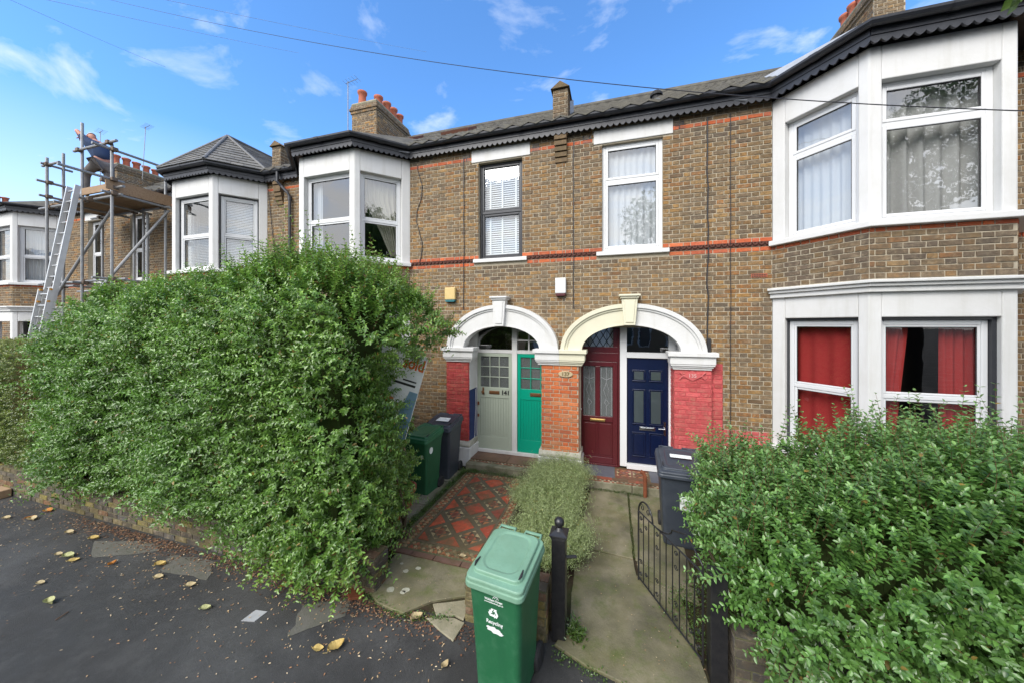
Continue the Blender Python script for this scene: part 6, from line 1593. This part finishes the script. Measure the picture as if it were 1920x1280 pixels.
def core_mesh(name, x0, x1, y0, y1, z0f, z1f, parent, inset=0.40):
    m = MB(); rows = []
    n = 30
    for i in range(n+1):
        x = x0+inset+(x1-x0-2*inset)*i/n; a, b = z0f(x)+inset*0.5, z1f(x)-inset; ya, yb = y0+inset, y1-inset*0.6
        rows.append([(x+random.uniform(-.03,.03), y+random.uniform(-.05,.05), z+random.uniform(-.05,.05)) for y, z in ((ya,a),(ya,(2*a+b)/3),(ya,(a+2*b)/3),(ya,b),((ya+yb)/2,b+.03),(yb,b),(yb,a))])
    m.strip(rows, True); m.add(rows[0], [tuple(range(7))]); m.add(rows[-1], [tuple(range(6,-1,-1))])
    o = m.build(name, 'hedge_core', parent); o['kind'] = 'stuff'; return o  # solid fill coloured like the shaded interior, closes gaps between leaves
A_ = np.array
# ---- the big overgrown privet
hl = thing('privet_hedge', 'tall overgrown green privet hedge, the largest, left of the tiled path', 'hedge', (-5.6,-2.9,0))
zt_l = lambda x: np.interp(x, [-8.6,-8.1,-7.4,-6.2,-5.0,-4.0,-3.1,-2.5,-2.1], [2.75,3.05,3.38,3.32,3.34,3.55,3.50,3.12,2.75])
zl_l = lambda x: np.interp(x, [-9.2,-6.5,-4.5,-3.4,-2.4], [0.36,0.33,0.28,0.10,0.08])
yl_l = lambda x, z: -3.52-0.10*np.interp(x, [-9,-5,-2.4], [0,0.6,1.6])-0.16*np.sin(np.clip((z-0.2)/3.2, 0, 1)*3.14)
x1_l = lambda y, z: np.interp(z, [0.0,0.6,1.1,1.5,1.9,2.15,2.5,2.75,3.3], [-2.36,-2.44,-2.47,-2.50,-2.55,-2.72,-2.40,-2.12,-2.30])-0.30*np.clip(y+3.4, 0, 1.5)*np.interp(z, [2.3,2.7], [1.0,0.2])
P, N, fL = hedge_points(10500, -8.30, -2.05, yl_l, -1.95, zl_l, zt_l, 0.28, lumpy=0.19, facing=1, x1f=x1_l)
near = np.clip((P[:, 0]+8.5)/5.5, 0, 1)
d = N*0.8+A_([0, 0, 0.55])+rng.normal(0, 0.38, N.shape); d[:, 2] = np.where(N[:, 2] > 0.5, d[:, 2]+0.8, d[:, 2])
ln = rng.uniform(0.17, 0.36, len(P))
top = np.clip((P[:, 2]-2.2)/1.2, 0, 1)
arr, (pos, _) = shoots(P, d, ln, 9, np.full(len(P), 0.056), np.full(len(P), 0.027), droop=0.22, young=0.35, young_k=0.22+0.55*top+0.30*np.clip((P[:, 0]+5.0)/2, 0, 1))
leaf_cloud('foliage', *arr, 'privet_leaf', hl)
stems('twigs', pos[::6], P[::6], 0.0028, 'twig', hl)
# long whippy shoots standing out of the top and right-hand end
n = 1000
X = np.where(rng.uniform(0, 1, n) < 0.5, rng.uniform(-8.1, -2.4, n), rng.uniform(-4.8, -2.5, n)); base = np.stack([X, rng.uniform(-3.45, -2.1, n), zt_l(X)-0.12], 1); d = rng.normal(0, 0.16, (n, 3))+A_([0.05, -0.05, 1.0]); ln = rng.uniform(0.14, 0.40, n)*np.interp(X, [-8.2,-5.6,-4.6,-2.9,-2.4], [0.95,1.0,1.45,1.45,1.1])
hot = [(-3.88,-2.9,1.0),(-3.80,-2.95,0.72),(-3.72,-2.85,0.62),(-3.98,-2.9,0.66),(-4.06,-2.8,0.5),(-4.45,-2.9,0.62),(-4.35,-2.85,0.5),(-4.62,-2.95,0.42),(-4.8,-2.9,0.35),(-3.58,-2.9,0.45),(-3.32,-2.9,0.50),(-3.18,-2.8,0.45),(-3.05,-2.9,0.42),(-2.9,-2.8,0.48),(-2.72,-2.8,0.45),(-2.55,-2.8,0.45),(-5.2,-2.8,0.35),(-6.6,-2.7,0.36),(-7.0,-2.7,0.3),(-7.6,-2.8,0.40),(-7.9,-2.6,0.36)]
hb_ = A_([(x, y, float(zt_l(x))-0.15) for x, y, l in hot]); base = np.concatenate([base, hb_]); d = np.concatenate([d, rng.normal(0, 0.07, (len(hot), 3))+A_([0.02,0,1.0])]); ln = np.concatenate([ln, A_([l*1.35+0.12 for _, _, l in hot])])
m2 = 210   # reaching out of the right-hand end
Z = rng.uniform(0.35, 2.9, m2); Y2 = rng.uniform(-3.45, -2.0, m2); b2 = np.stack([x1_l(Y2, Z)-0.12+rng.uniform(-.08,.08,m2), Y2, Z], 1); d2 = rng.normal(0, 0.22, (m2, 3))+A_([0.95, -0.12, 0.25]); l2 = rng.uniform(0.15, 0.42, m2)*np.interp(Z, [0.3,1.2,1.5,1.7,2.3,2.45,2.9], [0.9,0.65,0.6,0.12,0.12,1.1,1.2])
base = np.concatenate([base, b2]); d = np.concatenate([d, d2]); ln = np.concatenate([ln, l2])
m3 = 60    # hanging over the wall at the near end
b3 = np.stack([rng.uniform(-3.6,-2.5,m3), rng.uniform(-3.7,-3.5,m3), rng.uniform(0.3,0.75,m3)], 1); d3 = rng.normal(0, 0.25, (m3, 3))+A_([0.25,-0.55,-0.35]); base = np.concatenate([base, b3]); d = np.concatenate([d, d3]); ln = np.concatenate([ln, rng.uniform(0.2,0.42,m3)])
arr, (pos, _) = shoots(base, d, ln, 14, rng.uniform(0.054, 0.070, len(base)), rng.uniform(0.027, 0.034, len(base)), droop=0.10, young_k=np.full(len(base), 0.95), taper=0.55, jit=0.4)
leaf_cloud('long_shoots', *arr, 'privet_leaf', hl); stems('shoot_stems', pos, base, 0.0035, 'twig', hl)
core_mesh('dark_core_fill', -8.30, -2.75, -3.55, -2.1, zl_l, zt_l, hl, 0.33)
# stems rising from the bed behind the wall
tr_ = MB()
for i in range(46):
    x = random.uniform(-8.8, -2.6); y = random.uniform(-3.1, -2.5); tr_.tube([(x,y,0),(x+random.uniform(-.1,.1),y-0.05,0.4),(x+random.uniform(-.25,.25),y-0.15,0.9)], [0.022,0.018,0.012], 6)
tr_.build('stems', 'bark', hl)['kind'] = 'stuff'

# ---- the clipped hedge beyond
hc = thing('clipped_hedge', 'clipped flat topped yellowish hedge at the left edge beyond the big privet', 'hedge', (-11.2,-2.9,0))
zt_c = lambda x: np.full_like(x, 2.50); zl_c = lambda x: np.full_like(x, 0.42)
P, N, _ = hedge_points(7500, -13.8, -8.15, lambda x, z: np.full_like(x, -3.62), -2.15, zl_c, zt_c, 0.14, lumpy=0.035, facing=1)
bare = np.exp(-((P[:, 0]+8.95)/0.35)**2-((P[:, 2]-1.95)/0.42)**2); kp = rng.uniform(0, 1, len(P)) > bare*0.93; P, N = P[kp], N[kp]
d = N*0.7+A_([0, 0, 0.5])+rng.normal(0, 0.5, N.shape); yk = 0.3+0.6*np.clip((P[:, 2]-2.0)/0.5, 0, 1)
arr, (pos, _) = shoots(P, d, rng.uniform(0.05, 0.13, len(P)), 6, np.full(len(P), 0.034), np.full(len(P), 0.019), young_k=yk, young_col=(0.40,0.42,0.12), base_col=(0.17,0.24,0.05), dark_col=(0.11,0.16,0.03))
leaf_cloud('foliage', *arr, 'privet_leaf', hc); core_mesh('dark_core_fill', -13.8, -8.15, -3.62, -2.15, zl_c, zt_c, hc, 0.20)
n = 500; X = rng.normal(-8.95, 0.25, n); Zc = rng.normal(1.95, 0.32, n); b = np.stack([X, np.full(n, -3.45), Zc], 1); d = rng.normal(0, 0.5, (n, 3))+A_([0.2,-0.6,0.1])
t_ = np.linspace(0, 1, 5)[None, :, None]; pos = b[:, None]+unit(d)[:, None]*t_*0.18; stems('bare_twigs', pos, b, 0.003, 'twig', hc)

# ---- right hand hedge
hr_ = thing('privet_hedge', 'green privet hedge with upright shoots filling the lower right corner', 'hedge', (2.3,-2.8,0))
zt_r = lambda x: np.interp(x, [0.5,0.9,1.3,1.8,2.4,3.4], [0.95,1.25,1.38,1.52,1.76,1.76])
zl_r = lambda x: np.interp(x, [0.6,1.1,1.5,2.2], [0.42,0.40,0.30,0.12])
yl_r = lambda x, z: -3.62-0.14*np.sin(np.clip(z/1.8, 0, 1)*3.14)
P, N, _ = hedge_points(4200, 0.90, 3.7, yl_r, -1.85, zl_r, zt_r, 0.30, lumpy=0.11, facing=1)
d = N*0.75+A_([-0.05, 0, 0.6])+rng.normal(0, 0.36, N.shape); d[:, 2] = np.where(N[:, 2] > 0.45, d[:, 2]+1.0, d[:, 2])
arr, (pos, _) = shoots(P, d, rng.uniform(0.16, 0.32, len(P)), 10, np.full(len(P), 0.055), np.full(len(P), 0.030), droop=0.18, young=0.35, young_k=0.2+0.35*np.clip(P[:, 2]-0.9, 0, 1), base_col=(0.145,0.305,0.065), young_col=(0.25,0.42,0.09))
leaf_cloud('foliage', *arr, 'privet_leaf', hr_); stems('twigs', pos[::3], P[::3], 0.0028, 'twig', hr_)
n = 420; X = rng.uniform(0.9, 3.4, n); base = np.stack([X, rng.uniform(-3.4, -1.95, n), zt_r(X)-0.15], 1); d = rng.normal(0, 0.15, (n, 3))+A_([0,0,1.0]); ln = rng.uniform(0.25, 0.68, n)
m2 = 110; Z = rng.uniform(0.35, 1.4, m2); Y2 = rng.uniform(-3.35,-1.95,m2); b2 = np.stack([1.05+0.10*(Y2+3.3)+rng.uniform(-.1,.1,m2), Y2, Z], 1); d2 = rng.normal(0, 0.2, (m2, 3))+A_([-0.75,-0.1,0.45]); base = np.concatenate([base, b2]); d = np.concatenate([d, d2]); ln = np.concatenate([ln, rng.uniform(0.2,0.48,m2)])
m3 = 90; X = rng.uniform(1.0,3.0,m3); b3 = np.stack([X, rng.uniform(-3.75,-3.55,m3), rng.uniform(0.3,0.8,m3)], 1); d3 = rng.normal(0, 0.25, (m3, 3))+A_([-0.1,-0.6,-0.25]); base = np.concatenate([base, b3]); d = np.concatenate([d, d3]); ln = np.concatenate([ln, rng.uniform(0.2,0.4,m3)])
arr, (pos, _) = shoots(base, d, ln, 14, rng.uniform(0.050, 0.064, len(base)), rng.uniform(0.027, 0.035, len(base)), droop=0.10, young_k=np.full(len(base), 0.7), taper=0.5, base_col=(0.155,0.32,0.09), young_col=(0.26,0.43,0.13))
leaf_cloud('long_shoots', *arr, 'privet_leaf', hr_); stems('shoot_stems', pos, base, 0.0035, 'twig', hr_)
core_mesh('dark_core_fill', 0.90, 3.7, -3.6, -1.85, zl_r, zt_r, hr_)
tr_ = MB()
for i in range(26):
    x = random.uniform(0.95, 3.4); y = random.uniform(-3.1, -2.3); tr_.tube([(x,y,0),(x+random.uniform(-.1,.1),y-0.05,0.4),(x+random.uniform(-.25,.25),y-0.15,0.9)], [0.02,0.016,0.01], 6)
tr_.build('stems', 'bark', hr_)['kind'] = 'stuff'

# ---- lavender clumps between the two paths
def lavender(label, cx, cy, rx, ry, h, n):
    r = thing('lavender_bush', label, 'lavender', (cx,cy,0), group='lavender clumps between the paths')
    u = rng.uniform(0, 1, n)**0.5*0.9; a = rng.uniform(0, 6.28, n); base = np.stack([cx+rx*0.55*u*np.cos(a), cy+ry*0.55*u*np.sin(a), rng.uniform(0.02, 0.12, n)], 1)
    d = np.stack([np.cos(a)*u*1.25*rx/0.4, np.sin(a)*u*1.25*ry/0.4, np.full(n, 0.95)], 1)+rng.normal(0, 0.16, (n, 3)); ln = h*rng.uniform(0.8, 1.12, n)/np.maximum(0.75, 1)
    arr, (pos, _) = shoots(base, d, ln, 11, np.full(n, 0.042), np.full(n, 0.0055), droop=0.08, young=0.9, taper=0.3, jit=0.5, base_col=(0.21,0.30,0.06), young_col=(0.42,0.48,0.26), dark_col=(0.10,0.16,0.03))
    leaf_cloud('foliage', *arr, 'lavender', r, 0.05)
    k = MB(); k.lathe([(0.0,h*0.62),(rx*0.4,h*0.52),(rx*0.62,h*0.28),(rx*0.5,0.0)], (cx,cy,0), 14); k.build('dark_core_fill', 'lav_core', r)['kind'] = 'stuff'  # core is a solid dark fill inside the clump
lavender('grey green lavender clump nearest the front step, beside the orange brick pier', -0.88, -0.60, 0.40, 0.32, 0.50, 2200)
lavender('middle lavender clump between the tiled path and the stone path', -0.95, -1.38, 0.44, 0.36, 0.50, 2400)
lavender('lavender clump nearest the street behind the ball topped gatepost', -0.74, -2.28, 0.40, 0.42, 0.46, 2400)

# ---- small weeds and moss along the edges
def weeds(name, label, pts, spread, n, L=0.02, W=0.012, col=(0.09,0.16,0.03), z=0.03, h=0.05, kind='stuff'):
    pts = A_(pts); seg = rng.integers(0, len(pts)-1, n); t = rng.uniform(0, 1, n)[:, None]; b = pts[seg]*(1-t)+pts[seg+1]*t
    P = np.concatenate([b+rng.normal(0, spread, (n, 2)), (z+rng.uniform(0, 1, n)**2*h)[:, None]], 1)
    T = rng.normal(0, 1, (n, 3)); T[:, 2] = np.abs(T[:, 2])*0.5+0.1; c = A_(col)*rng.uniform(0.6, 1.5, (n, 1))
    o = leaf_cloud(name, P, T, A_([0,0,1.0])+rng.normal(0, 0.3, (n, 3)), rng.uniform(0.6, 1.2, n)*L, rng.uniform(0.7, 1.2, n)*W, c, 'privet_leaf', None)
    o['label'] = label; return o
weeds('weeds', 'creeping weeds along the left edge of the tiled path', [(-2.77,-2.65),(-2.77,-1.6),(-2.77,-0.45)], 0.035, 3600, z=0.02)
weeds('weeds', 'green weeds at the foot of the left porch step', [(-2.85,-0.45),(-2.5,-0.40),(-1.5,-0.42)], 0.04, 1300, z=0.02, h=0.06)
weeds('weeds', 'weeds around the front paving slab', [(-2.6,-3.45),(-2.0,-3.56),(-1.5,-3.46)], 0.03, 500, z=0.01, h=0.03)
weeds('weeds', 'little weeds beside the ball topped gatepost', [(-0.36,-3.25),(-0.30,-3.35)], 0.035, 260, L=0.045, W=0.016, z=0.03, h=0.09)
weeds('weeds', 'weeds at the front edge of the right hand path slab', [(-0.48,-3.50),(-0.1,-3.60),(0.6,-3.62)], 0.03, 260, z=0.01, h=0.03)
weeds('moss', 'moss in the joint of the right hand path', [(0.24,-2.08),(0.235,-1.3),(0.235,-0.45)], 0.010, 1500, L=0.010, W=0.008, col=(0.075,0.10,0.02), z=0.022, h=0.015)
weeds('weeds', 'weeds at the foot of the right porch step', [(-0.35,-0.45),(0.5,-0.45)], 0.025, 600, z=0.02, h=0.03, col=(0.06,0.10,0.02))
weeds('undergrowth', 'low ground cover under the iron gate', [(0.78,-3.2),(0.62,-2.7),(0.80,-2.5),(1.1,-2.0)], 0.09, 1400, z=0.02, h=0.06)

# ---- litter: tiny dry leaflets blown against the wall
def litter(name, label, n, fx, colset, L, z=0.007):
    P = fx(n); P = np.concatenate([P, np.full((len(P), 1), z)+rng.uniform(0, 0.004, (len(P), 1))], 1); n = len(P)
    T = rng.normal(0, 1, (n, 3)); T[:, 2] *= 0.12; cs = A_(colset)[rng.integers(0, len(colset), n)]*rng.uniform(0.7, 1.2, (n, 1))
    o = leaf_cloud(name, P, T, A_([0,0,1.0])+rng.normal(0, 0.15, (n, 3)), rng.uniform(0.6, 1.3, n)*L, rng.uniform(0.35, 0.6, n)*L, cs, 'dry_leaf', None, 0.1); o['label'] = label
TAN = [(0.50,0.36,0.20),(0.45,0.30,0.16),(0.58,0.46,0.30),(0.38,0.20,0.10)]; RUST = [(0.17,0.085,0.05),(0.24,0.12,0.07),(0.11,0.06,0.04),(0.34,0.21,0.12),(0.09,0.06,0.045)]
def f1(n): 
    x = rng.uniform(-11, -1.4, n); y = -3.46-np.abs(rng.normal(0, 0.55, n)); return np.stack([x, y], 1)
def f2(n):
    x = rng.choice(A_([-7.0,-6.2,-5.4,-4.4,-3.5,-2.9,-2.4,-1.7]), n)+rng.normal(0, 0.35, n); y = -3.47-np.abs(rng.normal(0, 0.10, n)); return np.stack([x, y], 1)
litter('leaf_litter', 'tiny pale leaflets scattered over the tarmac', 1150, f1, TAN, 0.021)
litter('leaf_litter', 'rusty brown leaf litter gathered along the foot of the low wall', 3000, f2, RUST, 0.026)
litter('leaf_litter', 'specks of leaf litter on the tarmac near the green bin', 240, lambda n: np.stack([rng.uniform(-3.6,0.6,n), rng.uniform(-4.8,-3.6,n)], 1), TAN, 0.015)
litter('leaf_litter', 'specks of litter on the paving and paths', 420, lambda n: np.stack([np.where(rng.uniform(0,1,n)<.5, rng.uniform(-2.6,-1.4,n), rng.uniform(-0.4,0.8,n)), rng.uniform(-3.5,-0.5,n)], 1), TAN, 0.012, 0.037)

# ---- larger fallen leaves, one object each
def fallen_leaf(label, x, y, L, col, rot, z=0.008, curl=0.25):
    m = MB(); n = 14; rows = []
    for j in range(5):
        w = (-1, -0.5, 0, 0.5, 1)[j]; row = []
        for i in range(n+1):
            t = i/n; hw = 0.36*L*math.sin(math.pi*min(1, t**0.85))**0.8*(1+0.06*math.sin(t*29+j)); px = (t-0.5)*L; py = w*hw
            row.append((px, py, z+abs(w)*curl*0.03*L/0.1+0.006*math.sin(t*6+rot)+0.004))
        rows.append(row)
    m.strip(rows); m.tube([(-0.5*L,0,z+0.004),(-0.72*L,0.02,z+0.008)], 0.0018, 4)
    o = m.build('fallen_leaf', 'leafm_%s' % col); o.location = (x, y, 0); o.rotation_euler = (0, 0, rot); tag(o, label, 'leaf', 'fallen leaves on the pavement')
for k, c in dict(yellow=(0.56,0.41,0.14), pale=(0.52,0.42,0.24), green=(0.46,0.46,0.22), orange=(0.52,0.22,0.05)).items():
    mat('leafm_'+k, c, 0.65, 0.3, vary=0.5, vscale=40, vcol=tuple(v*0.55 for v in c), transl=0.1)
def gp_(u, v):
    s_, c_ = math.sin(R(16.8)), math.cos(R(16.8)); a = (u-960)/630; b = (608-v)/630; t = -2.86/b
    return (-s_+a*c_)*t, -6.4+(c_+a*s_)*t
for (u, v, L, c, rot, lb) in [(385,1142,.12,'green',0.6,'greenish yellow leaf lying left of the grey metal cover'),(597,1217,.10,'yellow',0.4,'bright yellow leaf, left of a pair near the bottom'),(630,1215,.15,'yellow',1.2,'largest yellow leaf near the bottom of the tarmac'),
    (781,1161,.12,'pale',1.1,'pale leaf at the edge of the cracked paving corner'),(834,1250,.10,'pale',1.3,'pale leaf left of the wheel of the front green bin'),(300,1060,.12,'yellow',0.3,'yellow leaf, upper of the two in the middle of the tarmac'),
    (297,1083,.12,'pale',0.8,'pale leaf just below a yellow one in the middle of the tarmac'),(357,1098,.11,'pale',0.5,'tan leaf lying alone between the hedge and the metal cover'),(128,1044,.15,'green',0.3,'long greenish leaf in the cluster at the left'),
    (110,1041,.12,'pale',0.1,'pinkish tan leaf at the left of the cluster'),(138,1051,.12,'yellow',0.5,'yellow leaf at the right of the cluster'),(76,1094,.11,'pale',0.4,'pale leaf by itself at the lower left'),(60,974,.14,'pale',0.2,'tan leaf near the clipped hedge, right of a pale one'),
    (56,971,.12,'orange',0.9,'orange leaf touching a tan one near the clipped hedge'),(12,972,.13,'pale',0.0,'pale leaf at the left edge of the tarmac'),(90,958,.14,'orange',0.1,'orange leaf close to the mossy wall'),(176,1010,.12,'yellow',0.4,'yellow leaf by the mossy patch under the hedge'),
    (210,1058,.10,'orange',1.4,'crumpled orange brown leaf among the specks'),(315,999,.12,'orange',1.3,'orange leaf propped against the low wall'),(92,1131,.12,'green',0.1,'thin yellow green leaf at the lower left'),(130,1000,.13,'pale',0.3,'tan leaf beside the mossy tarmac patch'),(534,1100,.09,'orange',1.2,'small orange leaf under the near end of the hedge')]:
    x, y = gp_(u, v); fallen_leaf(lb, x, y, L*random.uniform(0.72, 0.98), c, rot+random.uniform(-.4, .4), curl=random.uniform(.3, 1.1))
x, y = gp_(868, 1046); fallen_leaf('pale yellow leaf on the border of the tiled path', x, y, 0.085, 'pale', 0.3, z=0.03)
# twigs
for (u0, v0, u1, v1, lb) in ((104,1163,128,1147,'thin dark twig lying on the tarmac at the lower left'), (590,1122,607,1118,'short thin twig below the hedge on the tarmac')):
    a, b = gp_(u0, v0), gp_(u1, v1); q = MB(); q.tube([(a[0],a[1],.008),((a[0]+b[0])/2+.01,(a[1]+b[1])/2,.012),(b[0],b[1],.008)], 0.004, 5); tag(q.build('twig', 'twig'), lb, 'twig')

# ---- street tree behind the viewer: seen in the window reflections, one spray at the top right corner
st_ = thing('street_tree', 'street tree of which one leafy spray hangs into the top right corner', 'tree', (4.6,-8.6,0))
q = MB(); q.tube([(4.6,-8.6,0),(4.62,-8.55,1.5),(4.55,-8.6,3.2),(4.4,-8.5,4.6)], [0.24,0.20,0.17,0.14], 12); q.build('trunk', 'bark', st_, smooth=True)
limbs = [[(4.4,-8.5,4.5),(3.6,-8.2,5.8),(2.6,-8.4,7.2)],[(4.4,-8.5,4.5),(4.9,-7.6,5.6),(4.6,-6.0,6.6),(3.7,-4.3,6.2),(3.06,-3.15,5.55),(2.72,-3.28,5.22)],[(4.4,-8.5,4.6),(5.4,-8.9,6.2),(6.0,-9.2,7.8)],[(4.4,-8.5,4.6),(4.2,-9.6,6.4),(3.9,-10.2,8.0)]]
for L_ in limbs: q = MB(); q.tube(L_, [0.10-0.085*i/(len(L_)-1) for i in range(len(L_))], 8); q.build('limb', 'bark', st_, smooth=True)
n = 9000; cc = A_([(2.6,-8.6,7.4),(4.4,-8.0,8.0),(6.0,-9.0,8.2),(4.0,-10.0,8.6),(4.8,-6.9,6.9),(1.6,-9.4,7.4),(5.6,-7.6,7.2)]); k = rng.integers(0, len(cc), n)
P = cc[k]+unit(rng.normal(0, 1, (n, 3)))*(rng.uniform(0.3, 1, n)**0.6*1.35)[:, None]; keep = ~((P[:, 1] > -6.3) & (P[:, 2] < 7.5)); P = P[keep]; n = len(P)
T = rng.normal(0, 1, (n, 3))+A_([0,0,-0.6]); leaf_cloud('crown', P, T, A_([0,0,1.0])+rng.normal(0, .5, (n, 3)), rng.uniform(0.10, 0.17, n), rng.uniform(0.08, 0.13, n), A_((0.06,0.12,0.025))*rng.uniform(0.6, 1.5, (n, 1)), 'tree_leaf', st_)
tp = A_([(2.52,-3.34,5.02),(2.50,-3.37,5.06),(2.56,-3.33,5.03),(2.60,-3.30,5.10),(2.47,-3.36,5.10),(2.66,-3.28,5.16),(2.70,-3.3,5.2)]); n = len(tp)
leaf_cloud('leaf_spray', tp, A_([(-.15,.1,-1),(.3,0,-1),(-.6,.1,-.6),(.3,0,-1),(-.5,-.2,-.5),(.4,0,-.6),(.1,0,-1)]), A_([(0.3,-1,.5)]*n)+rng.normal(0,.2,(n,3)), np.full(n, .12), np.full(n, .08), A_((0.11,0.19,0.035))*rng.uniform(.8,1.2,(n,1)), 'tree_leaf', st_)

st2_ = thing('street_tree', 'second street tree, mirrored in the panes of the right hand bay', 'tree', (9.4,-9.6,0))
q = MB(); q.tube([(9.4,-9.6,0),(9.45,-9.55,2.5),(9.3,-9.6,5.0),(9.0,-9.4,8.0)], [0.26,0.22,0.16,0.08], 12); q.build('trunk', 'bark', st2_, smooth=True)
for L_ in ([(9.3,-9.6,5.0),(10.2,-9.8,6.6),(10.8,-10,8.0)],[(9.35,-9.6,4.6),(8.3,-9.4,6.0),(7.6,-9.6,7.4)],[(9.3,-9.6,5.4),(9.5,-10.4,7.0),(9.2,-10.8,8.6)]): q = MB(); q.tube(L_, [0.10,0.07,0.03], 8); q.build('limb', 'bark', st2_, smooth=True)
n = 7000; cc = A_([(8.0,-9.4,7.2),(9.4,-9.0,8.4),(10.6,-9.8,7.8),(9.2,-10.6,8.8),(7.4,-9.8,8.4),(9.0,-9.4,6.4),(10.0,-9.6,9.6)]); k = rng.integers(0, len(cc), n)
P = cc[k]+unit(rng.normal(0, 1, (n, 3)))*(rng.uniform(0.2, 1, n)**0.5*1.15)[:, None]
T = rng.normal(0, 1, (n, 3))+A_([0,0,-0.6]); leaf_cloud('crown', P, T, A_([0,0,1.0])+rng.normal(0, .5, (n, 3)), rng.uniform(0.10, 0.17, n), rng.uniform(0.08, 0.13, n), A_((0.06,0.12,0.025))*rng.uniform(0.6, 1.5, (n, 1)), 'tree_leaf', st2_)
# ---- the opposite side of the street, there for the panes to reflect
def opposite(x0, x1, m_, label):
    r = thing('opposite_house', label, 'house', ((x0+x1)/2, -24, 0)); q = MB(); q.box(x0, x1, -31, -24, 0, 6.6)
    q.add([(x0,-23.8,6.6),(x1,-23.8,6.6),(x1,-27.5,9.0),(x0,-27.5,9.0),(x0,-31,6.6),(x1,-31,6.6)], [(3,2,1,0),(4,5,2,3),(0,4,3),(1,2,5)]); q.build('wall', m_, r)
    w = MB(); 
    for xx in (x0+1.0, x0+2.4, x0+4.6):
        for z in (1.0, 4.2): w.box(xx, xx+0.9, -24.0, -23.93, z, z+1.7)
    w.build('window_surround', 'white_render', r, bevel=0.01)
    for xx in (x0+1.0, x0+2.4, x0+4.6):
        for z in (1.0, 4.2): g_ = MB(); g_.box(xx+.1, xx+0.8, -23.93, -23.91, z+.1, z+1.6); g_.build('pane', 'navy_pane', r)
opposite(-14, -7.2, 'opp_brick', 'brick house across the street reflected in the left panes'); opposite(-7.2, -0.3, 'white_render', 'white painted house across the street reflected in the fanlights'); opposite(-0.3, 6.6, 'opp_brick', 'brick house across the street behind the tree'); opposite(6.6, 13.5, 'opp_brick', 'last brick house across the street')

# lettering becomes plain mesh objects
_dg = bpy.context.evaluated_depsgraph_get()
for _o in TEXTS:
    _me = bpy.data.meshes.new_from_object(_o.evaluated_get(_dg)); _n = bpy.data.objects.new(_o.name.split('.')[0], _me); COL.objects.link(_n)
    _n.parent = _o.parent; _n.location = _o.location; _n.rotation_euler = _o.rotation_euler; _n.scale = _o.scale
    bpy.data.objects.remove(_o)
